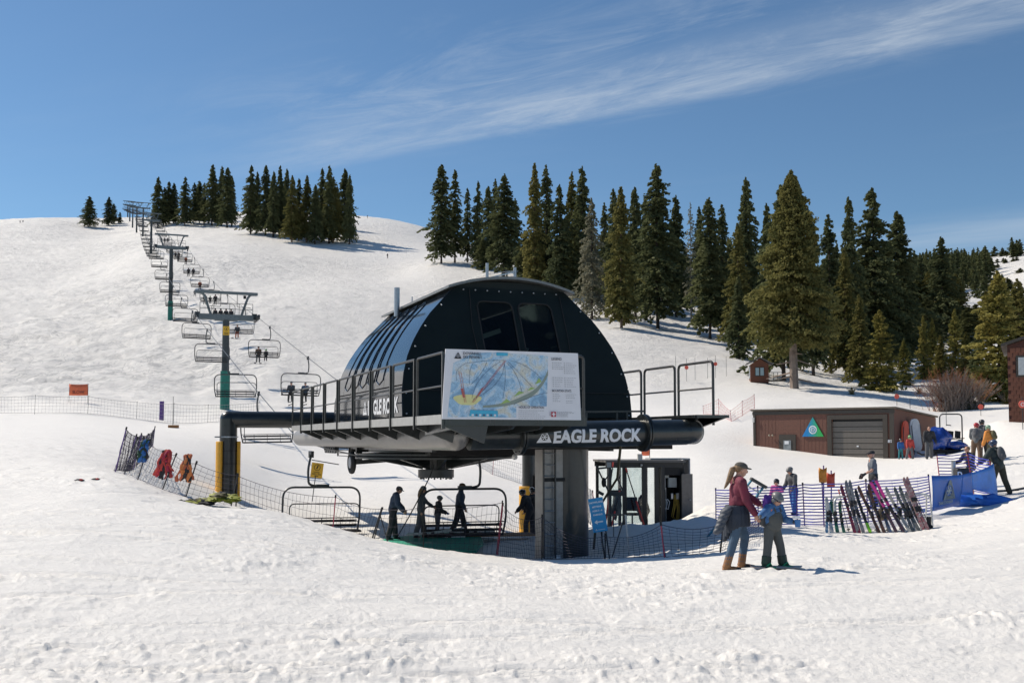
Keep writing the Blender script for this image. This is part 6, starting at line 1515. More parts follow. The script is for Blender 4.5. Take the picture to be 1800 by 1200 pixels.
# cabinet bay at the right
m = MB(); m.box((X(1182), .9, HZ/2), (.72, .04, HZ)); m.box((X(1182), .45, HZ-.28), (.80, .9, .36)); m.box((X(1167), .45, HZ/2), (.05, .9, HZ)); m.box((X(1197), .45, HZ/2), (.05, .9, HZ)); m.build('cabinet', rubber, t)
for px, z, w_, h_, c_m in ((1168, HZ-.75, .12, .42, white_p), (1184, HZ-.72, .30, .34, mat('box_grey', (.38, .41, .41), .5)), (1171, HZ-.50, .26, .12, mat('box_grey', (.38, .41, .41))), (1183, HZ-1.2, .08, .2, steel), (1193, HZ-1.2, .1, .22, steel)):
    m = MB(); m.box((X(px), .25, z), (w_, .18, h_)); m.build('equipment_box', c_m, t, bevel=.008)
yh = mat('yellow_hose', (.45, .30, .05), .5)
for k, (px, col) in enumerate(((1190, yh), (1188, yh), (1192, yh), (1170, white_p), (1174, white_p))):
    m = MB(); x = X(px); z0_ = HZ-(1.15 if k < 3 else 1.3); m.tube([(x, .2, z0_), (x-.05, .15, z0_-.35), (x-.12-.02*k, .12, z0_-.75 if k < 3 else z0_-.25), (x+.02, .1, z0_-.95 if k < 3 else z0_-.35), (x+.08, .14, z0_-.5 if k < 3 else z0_-.1), (x+.02, .2, z0_)], .014, 5); m.build('hose', col, t)
m = MB(); m.cyl((X(1172), .2, -.1), (X(1172), .2, HZ-.9), .02, n=8); m.build('pipe', steel, t)
m = MB(); m.box((X(1206), -.12, HZ*.5-.20), (.46, .04, HZ-.42), (0, 0, .35)); do = m.build('door', mat('cabin_door', (.13, .12, .11), .45, .3, .2, 6), t); m = MB(); m.ball((X(1206)+.1, -.17, HZ*.45), .03); m.build('handle', steel, do)
m = MB(); m.box((X(1186), 1.0, HZ+.10), (1.45, .8, .05)); m.box((X(1221), 1.0, HZ-.40), (.05, .8, 1.0)); m.box((X(1213), 1.4, HZ-.42), (.3, .03, .9)); m.build('side_awning', mat('awning_grey', (.34, .36, .38), .5), t)
m = MB(); m.box((X(1123), -.05, HZ+.18), (.16, .12, .22)); m.ball((X(1125), -.1, HZ-.10), .045); m.build('camera_lamp', mat('box_pale', (.5, .5, .48), .5), t)
for px in (1085, 1195):
    m = MB(); m.ring((X(px), -.05, HZ+.1), (0, 1, 0), .035, .015, .02, 12); m.build('lifting_eye', dsteel, t)
m = MB(); m.tube(rounded([(X(1216), -.3, .62), (X(1247), -.4, .58), (X(1247), -.4, -.2)], .12), .028, 7); m.build('handrail', rubber, t)
# things inside the cabin
b2 = on(1110, 37.1); t2 = thing('office_chair', 'black office chair inside the glass operator cabin', 'chair', (b2.x, b2.y, b2.z))
m = MB(); m.box((0, 0, .5), (.45, .45, .08)); m.build('seat', rubber, t2, bevel=.02); m = MB(); m.box((0, .2, .85), (.42, .06, .5)); m.build('backrest', rubber, t2, bevel=.02); m = MB(); m.cyl((0, 0, 0), (0, 0, .5), .03); m.box((0, 0, .06), (.5, .05, .04)); m.box((0, 0, .06), (.05, .5, .04)); m.build('base', dsteel, t2)
b2 = on(1129, 36.9); t2 = thing('hanging_coat', 'black coat hanging inside the glass operator cabin', 'coat', (b2.x, b2.y, b2.z+.4)); m = MB(); crumple(m, (0, 0, .3), (.22, .12, .45), 9, 14, .2); m.build('cloth', C_blk, t2); m = MB(); m.cyl((0, 0, .7), (0, 0, .85), .01); m.build('hook', steel, t2)
b2 = on(1084, 36.6); t2 = thing('hanging_coat', 'grey and black coat on the left wall inside the operator cabin', 'coat', (b2.x, b2.y, b2.z+.6)); m = MB(); crumple(m, (0, 0, .3), (.16, .1, .40), 19, 14, .2); m.build('cloth', C_grey, t2); m = MB(); crumple(m, (-.1, 0, .0), (.12, .1, .30), 29, 14, .2); m.build('lining', C_blk, t2)
# red shovels / bars leaning on the cabin
rods = mat('red_rod', (.55, .06, .05), .5)
for bx, tx, ty, lab, dd_ in ((1132, 1100, 822, 'long red-tipped pole leaning right in front of the cabin window', 35.4), (1073, 1089, 862, 'red pole leaning at the left side of the cabin', 35.2), (1062, 1078, 812, 'short red bar sticking up above the left cabin roof', 35.3)):
    b2 = on(bx, dd_); tp = at(tx, ty, dd_+.35); t2 = thing('snow_rake', lab, 'pole', b2); d_ = tp-b2; m = MB(); m.tube([(0, 0, 0), d_*.45], .032, 6); m.build('red_end', rods, t2); m = MB(); m.tube([d_*.45, d_], .02, 6); m.build('shaft', bootb, t2); m = MB(); m.tube([d_*.93, d_], .035, 6); m.build('tip', rods, t2)
b2 = on(1058, 33.5); t2 = thing('restraint_post', 'slim dark post with swivel arms and brackets left of the cabin', 'post', b2)
m = MB(); m.bar((.25, 0, -.2), (.25, 0, 2.1), .09); m.build('post', dsteel, t2)
m = MB(); m.bar((-.15, 0, 2.0), (.3, 0, 2.05), .06); m.bar((-.2, 0, 2.1), (.18, 0, 1.3), .05); m.bar((.0, 0, 1.5), (.35, 0, 2.0), .04); m.box((.45, 0, 1.18), (.55, .06, .13)); m.bar((.5, 0, 1.65), (.75, 0, 1.1), .05); m.build('swivel_arm', dsteel, t2); m = MB(); m.ball((.05, 0, 1.55), (.08, .08, .16)); m.build('roller', rubber, t2); m = MB(); m.box((-.05, 0, 1.2), (.2, .1, .1), (0, .5, 0)); m.build('bracket', dsteel, t2); m = MB(); m.box((.22, 0, 2.12), (.14, .1, .16)); m.build('bracket', mat('box_grey', (.38, .41, .41)), t2)
# ------------------------------------------------------------------ garage building
PR_ = at(1573, 805, 60.0); PL_ = at(1325, 783, 65.9)
ZG = 3.80
fx = Vector((PR_.x-PL_.x, PR_.y-PL_.y, 0)); FW = fx.length; ang = math.atan2(fx.y, fx.x)
gz = min(G(PR_.x, PR_.y), G(PL_.x, PL_.y))-.8
t = thing('garage_building', 'low brown wooden garage building with roller door and blue-green triangle emblem', 'building', (PL_.x, PL_.y, gz), ang)
TPZ = ZG-gz
SD = Vector((.64, .77, 0)); SD = Matrix.Rotation(-ang, 3, 'Z') @ SD; SL = 7.6
def P3(u, v, z): return Vector((u, 0, z)) + SD*v
trim = mat('dark_brown_trim', (.055, .045, .035), .6, 0, .15, 6)
WH = TPZ; BH = TPZ-.42
def xf(px):      # position along the front wall for a pixel column
    r_ = (px-900)/1800; return (r_*PL_.y-PL_.x)/(fx.x/FW - r_*fx.y/FW)
def zfr(py, u): Y = PL_.y+fx.y/FW*u; return (CAMZ+(772-py)/1800*Y)-gz
d0, d1 = xf(1462), xf(1552); dtop = zfr(737, d0)
sid = brown_w
for nm, q_ in (('front_wall', [(0, 0), (d0, 0), (d0, dtop), (d1, dtop), (d1, 0), (FW, 0), (FW, WH), (0, WH)]),):
    v_, f_ = plate(q_, [], .2); m = MB(); m.add([(x, .1+z, y) for x, y, z in v_], f_); m.build(nm, sid, t, smooth=False)
m = MB(); a_, b_ = P3(FW, 0, 0), P3(FW, SL, 0); m.add([a_, b_, b_+Vector((0, 0, BH)), a_+Vector((0, 0, WH)), P3(FW-.2, 0, 0), P3(FW-.2, SL, 0), P3(FW-.2, SL, BH), P3(FW-.2, 0, WH)], [(0, 1, 2, 3), (4, 7, 6, 5), (0, 3, 7, 4), (3, 2, 6, 7), (2, 1, 5, 6), (0, 4, 5, 1)]); m.build('side_wall', sid, t)
m = MB(); m.add([P3(0, 0, 0), P3(0, SL, 0), P3(0, SL, BH), P3(0, 0, WH), P3(.2, 0, 0), P3(.2, SL, 0), P3(.2, SL, BH), P3(.2, 0, WH)], [(0, 1, 2, 3), (4, 7, 6, 5), (0, 3, 7, 4), (3, 2, 6, 7), (2, 1, 5, 6), (0, 4, 5, 1)]); m.build('side_wall', sid, t)
m = MB(); r0 = [P3(-.15, -.12, WH+.02), P3(FW+.15, -.12, WH+.02), P3(FW+.15, SL, BH+.02), P3(-.15, SL, BH+.02)]; m.prism(r0, (0, 0, .10)); m.build('roof', mat('roof_edge_brown', (.13, .11, .085), .7), t)
m = MB(); m.box((FW/2, -.03, WH-.14), (FW+.1, .05, .22)); m.build('fascia', trim, t)
m = MB(); m.box((FW-.13, -.03, WH/2), (.26, .06, WH)); m.box((.08, -.03, WH/2), (.16, .06, WH)); m.box((xf(1549)+.5*0, -.02, 0), (.01, .01, .01)); m.build('corner_board', trim, t)
# siding: vertical boards with battens
m = MB(); m.box((0, 0, 0), (.05, .008, 1.0)); bt = m.mesh('batten', sid)
nb = 0; x = .3
while x < FW-.3:
    if not (d0-.35 < x < d1+.35) and not (xf(1366) < x < xf(1400)):
        o = inst('batten', bt, t); o.location = (x, -.003, WH/2-.15); o.scale = (1, 1, WH-.35); nb += 1
    x += .24
for s_, w_ in ((d0-.14, .28), (d1+.14, .28)):
    m = MB(); m.box((s_, -.04, dtop/2), (w_, .08, dtop)); m.build('door_trim', trim, t)
m = MB(); m.box(((d0+d1)/2, -.04, dtop+.13), (d1-d0+.56, .08, .26)); m.build('door_trim', trim, t)
rd = mat('roller_door_grey', (.15, .133, .115), .55, .1, .08, 5)
nz_ = 9; ph_ = (dtop-.12)/nz_
pm = MB(); pm.box((0, 0, 0), (d1-d0, .05, ph_-.035)); pm = pm.mesh('door_panel', rd)
gd = thing('garage_door', None, None, ((d0+d1)/2, .08, 0)); adopt(gd, t)
for k in range(nz_): inst('door_panel', pm, gd, (0, 0, ph_*(k+.5)))
m = MB(); m.box((0, .05, dtop/2), (d1-d0, .02, dtop)); m.build('backing', rubber, gd); m = MB(); m.box((0, -.04, dtop-.55*0-1.62), (.12, .03, .08)); m.build('handle', white_p, gd)
# small door at left, lamp, emblem, notice
u0, u1 = xf(1372), xf(1396); zt_ = zfr(765, u0)
m = MB(); m.box(((u0+u1)/2, -.03, zt_/2), (u1-u0+.2, .06, zt_+.1)); sdr = m.build('side_door', trim, t); m = MB(); m.box(((u0+u1)/2, -.07, zt_-.62), ((u1-u0)*.55, .03, .62)); m.build('door_window', mat('dusty_pane', (.22, .24, .25), .3, 0, .3, 4), sdr); m = MB(); m.box(((u0+u1)/2-.03, -.09, zt_-.45), (.28, .01, .2)); m.build('paper_notice', white_p, sdr)
ul = xf(1356); zl = zfr(765, ul)
for s in (-.1, .12): m = MB(); m.ball((ul+s, -.12, zl), .07); m.build('flood_light', mat('lamp_beige', (.3, .26, .2), .5), t)
ue = xf(1429); ze = zfr(767, ue); es = (767-733)/1800*63.5
gr = bpy.data.materials.new('blue_green_emblem'); gr.use_nodes = True; N = gr.node_tree.nodes; L = gr.node_tree.links; bb = N['Principled BSDF']; tcn = N.new('ShaderNodeTexCoord'); sp_ = N.new('ShaderNodeSeparateXYZ'); L.new(tcn.outputs['Object'], sp_.inputs[0]); rmp = N.new('ShaderNodeValToRGB'); mrr = N.new('ShaderNodeMapRange'); L.new(sp_.outputs[0], mrr.inputs[0]); mrr.inputs[1].default_value = ue-.35; mrr.inputs[2].default_value = ue+.35; L.new(mrr.outputs[0], rmp.inputs[0]); e = rmp.color_ramp.elements; e[0].color = (.01, .22, .55, 1); e[1].color = (.03, .42, .10, 1); L.new(rmp.outputs[0], bb.inputs['Base Color'])
m = MB(); m.prism([(ue-.70, -.06, ze), (ue+.70, -.06, ze), (ue, -.06, ze+es*1.0)], (0, .04, 0)); eo = m.build('emblem', gr, t, smooth=False)
m = MB(); m.cyl((ue, -.066, ze+.42), (ue, -.062, ze+.42), .26, n=28); m.build('emblem_disc', white_p, eo)
m = MB()
m.ring((ue, -.070, ze+.42), (0, 1, 0), .17, .035, .006, 26)
for k in range(6):
    a_ = PI*k/3+.5; m.bar((ue, -.072, ze+.42), (ue+.17*math.cos(a_), -.072, ze+.42+.17*math.sin(a_)), .025, .006)
m.build('snow_crystal', mat('crystal_teal', (.02, .30, .45), .5), eo)
un = xf(1561); zn = zfr(775, un); m = MB(); m.box((un, -.05, zn), (.42, .02, .17)); m.build('notice', white_p, t); 
m = MB(); m.box((xf(1325)+.02, -.06, zfr(738, .1)), (.12, .1, .3)); m.build('meter_box', mat('box_pale', (.5, .5, .48)), t)
# sleds leaning on the side wall
def sled(label, px, d, py0, py1, w_, m_, tilt=.1, name='rescue_sled'):
    b = on(px, d); h_ = (py1-py0)/1800*d; t = thing(name, label, 'sled', b, .5); t.rotation_euler = (-.08, tilt, .5)
    m = MB(); n = 20; pts = []
    for i in range(n):
        a = 2*PI*i/n; pts.append((w_/2*math.copysign(abs(math.cos(a))**.6, math.cos(a)), 0, h_/2+h_/2*math.copysign(abs(math.sin(a))**.8, math.sin(a))))
    m.prism(pts, (0, .10, 0)); m.build('shell', m_, t, bevel=.02); m = MB(); m.prism([(p[0]*.7, -.03, h_/2+(p[2]-h_/2)*.85) for p in pts], (0, .04, 0)); m.build('inner_tray', m_, t)
    m = MB(); m.tube([(-w_*.4, -.04, h_*.2), (-w_*.4, -.04, h_*.8)], .02, 5); m.tube([(w_*.4, -.04, h_*.2), (w_*.4, -.04, h_*.8)], .02, 5); m.build('handle', dsteel, t)
sled('orange-red rescue sled leaning against the garage side wall', 1590, 60.5, 742, 806, .62, mat('sled_orange', (.70, .10, .05), .4), .12)
sled('tall white sled standing beside the orange one at the garage wall', 1612, 61.5, 750, 808, .95, mat('sled_white', (.62, .64, .66), .5), -.05)
sled('short red sled behind the kid by the garage', 1601, 58.5, 778, 807, .45, mat('sled_red', (.5, .05, .05), .4), -.1)
# blue covered snowmobile, spare lift chair
b = on(1654, 58.5); t = thing('covered_snowmobile', 'snow machine wrapped in a shiny royal blue cover beside the garage', 'snowmobile', b, .35)
cov = mat('royal_blue_cover', (.012, .045, .26), .28, 0, .35, 3, .8, 5, coat=.3, bdist=.06)
m = MB(); crumple(m, (-.25, 0, .98), (.72, .6, .60), 11, 24, .16); m.ball((-.25, 0, 1.15), (.46, .4, .45)); crumple(m, (.9, .1, .55), (.95, .5, .25), 12, 24, .16); m.ball((-.7, -.1, .7), (.5, .5, .4)); inst('cover', bake(m, .05, cov, 2, 'cover'), t)
m = MB(); m.box((.2, 0, .22), (2.4, .5, .22)); m.build('track', rubber, t, bevel=.06); 
for s in (-.42, .42): m = MB(); m.tube([(-1.4, s, .16), (-1.1, s, .04), (-.2, s, .04), (.1, s, .2)], .05, 6); m.build('ski', bootb, t)
b = on(1670, 60.5); t = thing('spare_lift_chair', 'black tube chair frame with dark seats parked behind the blue covered machine', 'lift chair', b, .1)
k = 60.5/1800; wc = 41*k
m = MB(); m.tube(rounded([(-wc/2, 0, .1), (-wc/2, 0, 2.25), (wc/2, 0, 2.25), (wc/2, 0, .5), (wc/2-.2, .1, .35)], .25, 6), .04, 8); m.build('frame', dsteel, t)
for x in (.08, .52):
    m = MB(); m.box((x-.05, .12, 1.05), (.36, .05, .42), (-.1, .12, 0)); m.build('backrest', rubber, t, bevel=.02); m = MB(); m.box((x-.05, -.12, .82), (.36, .4, .05)); m.build('seat', rubber, t)
m = MB(); m.bar((-wc/2, 0, .78), (wc/2, 0, .74), .05); m.bar((-wc/2, -.3, .5), (wc/2, -.3, .46), .05); m.bar((-.3, 0, 1.62), (0, 0, 1.58), .05); m.build('cross_bar', dsteel, t)
# ------------------------------------------------------------------ kiosk
b = on(1334, 112); k = 112/1800; t = thing('wooden_kiosk', 'little brown wooden kiosk with grey gable roof below the big tree', 'kiosk', (b.x, b.y, b.z-.2), -.15)
kw = mat('kiosk_wood', (.14, .05, .028), .7, 0, .2, 8, .4, 20)
W_, D_, H_ = 1.9, 2.2, 2.0
m = MB(); m.box((0, 0, H_/2), (W_, D_, H_)); m.prism([(-W_/2, -D_/2, H_), (W_/2, -D_/2, H_), (0, -D_/2, H_+.62)], (0, D_, 0)); m.build('wall', kw, t)
rg_ = mat('kiosk_roof_grey', (.14, .14, .15), .7)
for s in (-1, 1): m = MB(); m.prism([(0, -D_/2-.3, H_+.70), (s*(W_/2+.5), -D_/2-.3, H_-.02), (s*(W_/2+.5), -D_/2-.3, H_+.06), (0, -D_/2-.3, H_+.79)], (0, D_+.6, 0)); m.build('roof', rg_, t)
m = MB(); m.box((0, -D_/2-.03, 1.2), (1.0, .06, 1.0)); wf = m.build('window', trim, t)
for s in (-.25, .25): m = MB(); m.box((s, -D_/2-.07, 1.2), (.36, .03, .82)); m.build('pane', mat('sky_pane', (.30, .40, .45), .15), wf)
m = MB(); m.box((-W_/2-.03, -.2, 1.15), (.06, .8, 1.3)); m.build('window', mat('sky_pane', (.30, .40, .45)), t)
m = MB(); m.box((1.85, -.3, .25), (1.9, 1.6, .10)); m.build('deck', trim, t)
for x in (1.0, 1.45, 1.9, 2.35, 2.75): m = MB(); m.bar((x, -1.05, .3), (x, -1.05, 1.1), .05); m.build('rail_post', rubber, t)
m = MB(); m.bar((1.0, -1.05, 1.1), (2.78, -1.05, 1.1), .06); m.bar((1.0, -1.05, .75), (2.78, -1.05, .75), .04); m.build('rail', rubber, t)
# ------------------------------------------------------------------ brown building at the right edge
d = 64; b = on(1783, d); kz = d/1800; z1 = CAMZ+(772-607)*kz; t = thing('brown_building', 'tall reddish brown shingled building at the right edge of the picture', 'building', (xat(1772, d), d, b.z-1.2), -.47)
HB = z1-b.z+1.2; sh = mat('shingle_red_brown', (.18, .07, .042), .8, 0, .3, 5, .5, 20)
m = MB(); m.prism([(0, 0, 0), (9, 0, 0), (9, 0, HB+.7), (3.0, 0, HB+1.0), (0, 0, HB)], (0, 8, 0)); m.build('wall', mat('shingle_backing', (.06, .02, .014), .8), t)
m = MB(); m.prism([(-.35, -.35, HB-.08), (3.0, -.35, HB+1.02), (9.3, -.35, HB+.7), (9.3, -.35, HB+.9), (3.0, -.35, HB+1.22), (-.35, -.35, HB+.10)], (0, 8.6, 0)); m.build('roof', trim, t)
shm = MB(); shm.box((0, 0, 0), (.30, .03, .30), (-.06, 0, 0)); shm = shm.mesh('shingle', sh)
r_ = random.Random(6); cnt = 0; allm = MB(); z = .2; row = 0
while z < HB-.1:
    x = .15+(row % 2)*.15
    while x < 2.1:
        if not (.42 < x < 1.9 and HB-2.05 < z < HB-.6):
            if cnt < 290:
                o = inst('shingle', shm, t); o.location = (x, -.02-r_.uniform(0, .012), z); o.rotation_euler = (0, r_.uniform(-.02, .02), 0); o.scale = (r_.uniform(.9, 1.0), 1, 1); cnt += 1
            else: allm.box((x, -.02-r_.uniform(0, .012), z), (.29, .03, .30), (-.06, 0, 0))
        x += .31
    z += .26; row += 1
if allm.v:
    o = allm.build('shingle', sh, t); o['kind'] = 'stuff'
m = MB(); m.box((1.15, -.03, HB-1.32), (1.35, .08, 1.35)); wf = m.build('window', trim, t); m = MB(); m.box((1.15, -.09, HB-1.32), (1.1, .03, 1.1)); m.build('pane', mat('blind_pane', (.50, .52, .52), .3), wf)
m = MB(); m.box((1.3, -.04, 1.6), (.5, .06, 1.0)); m.build('window', mat('dusty_pane', (.22, .24, .25)), t)
b = on(1796, 60); t = thing('marker_pole', 'pole with round orange-red disc in front of the brown building corner', 'marker pole', b); m = MB(); m.cyl((0, 0, -.2), (0, 0, 1.9), .02, n=6); m.build('pole', dsteel, t); m = MB(); m.cyl((0, -.04, 1.45), (0, 0, 1.45), .22, n=16); m.build('disc', redm, t); m = MB(); m.ring((0, -.05, 1.45), (0, 1, 0), .1, .03, .01, 14); m.build('ring', white_p, t)
# ------------------------------------------------------------------ conifers
def leafmat(name, c_dark, c_lit, c3=None):
    m = bpy.data.materials.new(name); m.use_nodes = True; nt = m.node_tree; N = nt.nodes; L = nt.links; b = N['Principled BSDF']
    b.inputs['Roughness'].default_value = .75; b.inputs['Specular IOR Level'].default_value = .15
    tcn = N.new('ShaderNodeTexCoord'); n = N.new('ShaderNodeTexNoise'); n.inputs['Scale'].default_value = 9; n.inputs['Detail'].default_value = 5; L.new(tcn.outputs['Object'], n.inputs['Vector'])
    n2 = N.new('ShaderNodeTexNoise'); n2.inputs['Scale'].default_value = 60; L.new(tcn.outputs['Object'], n2.inputs['Vector'])
    ad = N.new('ShaderNodeMath'); ad.operation = 'MULTIPLY_ADD'; L.new(n2.outputs[0], ad.inputs[0]); ad.inputs[1].default_value = .5; L.new(n.outputs[0], ad.inputs[2])
    oi = N.new('ShaderNodeObjectInfo'); a2 = N.new('ShaderNodeMath'); a2.operation = 'MULTIPLY_ADD'; L.new(oi.outputs['Random'], a2.inputs[0]); a2.inputs[1].default_value = .30; L.new(ad.outputs[0], a2.inputs[2])
    cr = N.new('ShaderNodeValToRGB'); L.new(a2.outputs[0], cr.inputs[0]); e = cr.color_ramp.elements
    e[0].position = .58; e[0].color = (*c_dark, 1); e[1].position = 1.02; e[1].color = (*c_lit, 1)
    if c3: x = e.new(.98); x.color = (*c3, 1)
    L.new(cr.outputs[0], b.inputs['Base Color'])
    tr = N.new('ShaderNodeBsdfTranslucent'); L.new(cr.outputs[0], tr.inputs[0]); mx = N.new('ShaderNodeMixShader'); mx.inputs[0].default_value = .32
    L.new(b.outputs[0], mx.inputs[1]); L.new(tr.outputs[0], mx.inputs[2]); L.new(mx.outputs[0], N['Material Output'].inputs[0])
    return m
F_dark = leafmat('fir_needles_dark', (.060, .080, .042), (.175, .19, .088))
F_olive = leafmat('pine_needles_olive', (.085, .098, .036), (.245, .225, .080))
F_young = leafmat('young_pine_needles', (.12, .14, .042), (.33, .29, .09))
F_grey = leafmat('dead_needles_grey', (.14, .145, .10), (.30, .29, .21))
barkm = mat('bark', (.11, .075, .055), .9, 0, .35, 30, .8, 60, col2=(.20, .14, .10))
barkd = mat('bark_dark', (.05, .038, .032), .9, 0, .35, 30, .8, 60)
def conifer(seed, hw=.13, h0=.06, nb=520, per=15, spr=.026, power=.85, droop=.25, gap=.0, up=.1, ragged=.18, clump=False, tr=.013, top=.0, stubs=10):
    """unit-high tree: crown of needle sprays on whorled branches, trunk with limbs"""
    g = np.random.default_rng(seed)
    t = np.sort(g.random(nb))**1.0; t = t*(1-top)
    lev = np.round(t*38)/38 + g.normal(0, .0085, nb)
    h = h0+(1-h0)*lev
    az = g.random(nb)*2*PI
    prof_ = np.clip((1-lev), 0, 1)**power * np.clip(.62+lev*3.2, 0, 1)
    lob = 1+ragged*np.sin(az*2+seed+lev*3)*np.sin(lev*13+seed*1.7)+ragged*.8*np.sin(lev*31+az*3+seed)
    L = hw*prof_*lob*(1+g.normal(0, ragged*.6, nb)) + .008
    if gap: L *= np.where(g.random(nb) < gap, .35, 1)
    slope = up*(lev-.35)*2 - droop*(1-lev)
    s = g.random((nb, per))**.62
    s = .12+.92*s
    rr = L[:, None]*s
    lat = g.normal(0, 1, (nb, per))*L[:, None]*.15*(1.15-s*.6)
    ca, sa = np.cos(az)[:, None], np.sin(az)[:, None]
    x = ca*rr - sa*lat; y = sa*rr + ca*lat
    z = h[:, None] + slope[:, None]*rr - droop*.9*rr*s + .35*up*rr*s*s + g.normal(0, .0035, (nb, per)) - np.abs(g.normal(0, .004, (nb, per)))
    C = np.stack([x, y, z], -1).reshape(-1, 3)
    n = len(C)
    base = np.stack([ca*np.ones_like(s), sa*np.ones_like(s), (slope[:, None]-droop*.6)*np.ones_like(s)], -1).reshape(-1, 3)
    D = base + g.normal(0, .55, (n, 3)); D /= np.linalg.norm(D, axis=1)[:, None]
    U = np.array([0, 0, 1.0])+g.normal(0, .55, (n, 3)); S = np.cross(D, U); S /= np.linalg.norm(S, axis=1)[:, None]
    ln = spr*(.55+.75*g.random((n, 1)))*(.55+.6*np.repeat(np.clip(1-lev, 0, 1)**.5, per))[:, None]; wd = ln*(.26+.18*g.random((n, 1)))
    N_ = np.cross(S, D)
    v = np.concatenate([C-D*ln*.45, C+S*wd+N_*wd*.3, C+D*ln*.6-N_*wd*.2, C-S*wd+N_*wd*.3], 1).reshape(-1, 3)
    f = np.arange(n*4).reshape(-1, 4)
    # second, crossed blade
    v2 = np.concatenate([C-D*ln*.35, C+N_*wd*.9, C+D*ln*.5, C-N_*wd*.9], 1).reshape(-1, 3); f2 = f+n*4
    V = np.vstack([v, v2]); F = np.vstack([f, f2])
    me = bpy.data.meshes.new('crown'); me.vertices.add(len(V)); me.vertices.foreach_set('co', V.ravel()); me.loops.add(F.size); me.loops.foreach_set('vertex_index', F.ravel().astype(np.int32))
    me.polygons.add(len(F)); me.polygons.foreach_set('loop_start', (np.arange(len(F))*4).astype(np.int32)); me.polygons.foreach_set('loop_total', np.full(len(F), 4, np.int32)); me.update(calc_edges=True)
    tk = MB(); bend = g.normal(0, .004, 2)
    tk.tube([(0, 0, -.03), (0, 0, .02), (bend[0], bend[1], .35), (bend[0]*.5, bend[1], .7), (0, 0, .985)], [tr*1.35, tr, tr*.8, tr*.5, tr*.08], 7)
    r_ = random.Random(seed)
    for k in range(stubs):
        hz = r_.uniform(.05, .9); a = r_.uniform(0, 2*PI); l_ = hw*(1-hz)**.8*r_.uniform(.4, .8)
        tk.tube([(0, 0, hz), (math.cos(a)*l_, math.sin(a)*l_, hz-.3*l_*droop*3)], [tr*.22, tr*.07], 4, caps=False)
    return me, tk
KINDS = {}
def kind(name, lm, bm_, **k):
    vs = []
    for sd in k.pop('seeds'):
        me, tk = conifer(sd, **k); me.materials.append(lm); tm = tk.mesh('trunk', bm_, True); vs.append((me, tm))
    KINDS[name] = (vs, k.get('hw', .13))
kind('fir', F_dark, barkd, seeds=(1, 2, 3, 4), hw=.115, h0=.13, nb=440, per=30, spr=.0185, droop=.42, ragged=.30, gap=.22, power=.72)
kind('narrow', F_dark, barkd, seeds=(5, 6), hw=.08, h0=.15, nb=330, per=20, spr=.019, droop=.5, ragged=.32, gap=.25, power=.7)
kind('olive', F_olive, barkm, seeds=(7, 8, 9), hw=.12, h0=.10, nb=460, per=30, spr=.0185, droop=.32, ragged=.28, gap=.15, power=.75)
kind('pale', F_grey, barkd, seeds=(10,), hw=.15, h0=.07, nb=300, per=20, spr=.019, droop=.50, ragged=.3, gap=.2)
kind('dead', F_grey, mat('bark_grey_dead', (.16, .145, .13), .9), seeds=(11,), hw=.075, h0=.22, nb=200, per=8, spr=.014, droop=.3, ragged=.3, gap=.3, tr=.009)
kind('young', F_young, barkd, seeds=(12, 13, 14), hw=.19, h0=.05, nb=330, per=20, spr=.034, droop=.14, up=.40, ragged=.3, gap=.12)
kind('youngdark', F_dark, barkd, seeds=(15,), hw=.17, h0=.05, nb=320, per=20, spr=.032, droop=.3, ragged=.25, gap=.1)
kind('big', F_olive, mat('bark_big', (.17, .125, .10), .9, 0, .35, 30, .8, 60, col2=(.30, .24, .20)), seeds=(16,), hw=.215, h0=.26, nb=1000, per=40, spr=.0175, droop=.20, up=.25, power=.80, ragged=.24, gap=.12, tr=.021, stubs=30)
kind('far', F_dark, barkd, seeds=(17, 18, 19), hw=.14, h0=.06, nb=140, per=8, spr=.06, droop=.35, ragged=.3, gap=.2)
rt = random.Random(12)
def tree(px, top, base, w, d, kd, label, group=None, name=None, cat='conifer', trunk=None, use_base=False):
    x = xat(px, d); g = G(x, d); zt = at(px, top, d).z; z0 = g-.2
    if use_base: z0 = at(px, base, d).z
    H = max(2.0, zt-z0); vs, hw = KINDS[kd]; me, tm = vs[rt.randrange(len(vs))]
    t = thing(name or ('fir_tree' if kd in ('fir', 'narrow', 'far', 'youngdark') else 'pine_tree'), label, cat, (x, d, z0), rt.uniform(0, 6.28), group)
    wx = (w/2/1800*d)/(hw*H)
    c = inst('crown', me, t); c.scale = (H*wx, H*wx, H); k = inst('trunk', tm, t); ts = H*(trunk or 1.0); k.scale = (ts, ts, H)
    return t
# hill-top clumps: (px, top, base, width)
CL = [
 ('solitary', 560, [(150, 345, 406, 26)]), 
 ('pair', 580, [(185, 346, 400, 20), (194, 358, 398, 13), (205, 373, 398, 8)]),
 ('A', 500, [(272, 311, 392, 26), (283, 330, 392, 18), (291, 320, 396, 26), (300, 322, 394, 22)]),
 ('B', 490, [(320, 312, 397, 26), (336, 322, 397, 18), (346, 320, 397, 18), (354, 322, 396, 16)]),
 ('C', 480, [(368, 290, 400, 30), (385, 293, 398, 24), (395, 295, 398, 30), (403, 310, 396, 18)]),
 ('D', 400, [(437, 292, 410, 32), (448, 302, 412, 22), (463, 291, 415, 28), (477, 302, 415, 24), (488, 292, 415, 24), (500, 297, 418, 22)]),
 ('E', 385, [(510, 310, 420, 30), (522, 315, 418, 26), (536, 310, 420, 30), (551, 325, 423, 28), (563, 297, 425, 28), (576, 291, 428, 28), (583, 312, 430, 36), (603, 297, 430, 36), (612, 308, 428, 22)])]
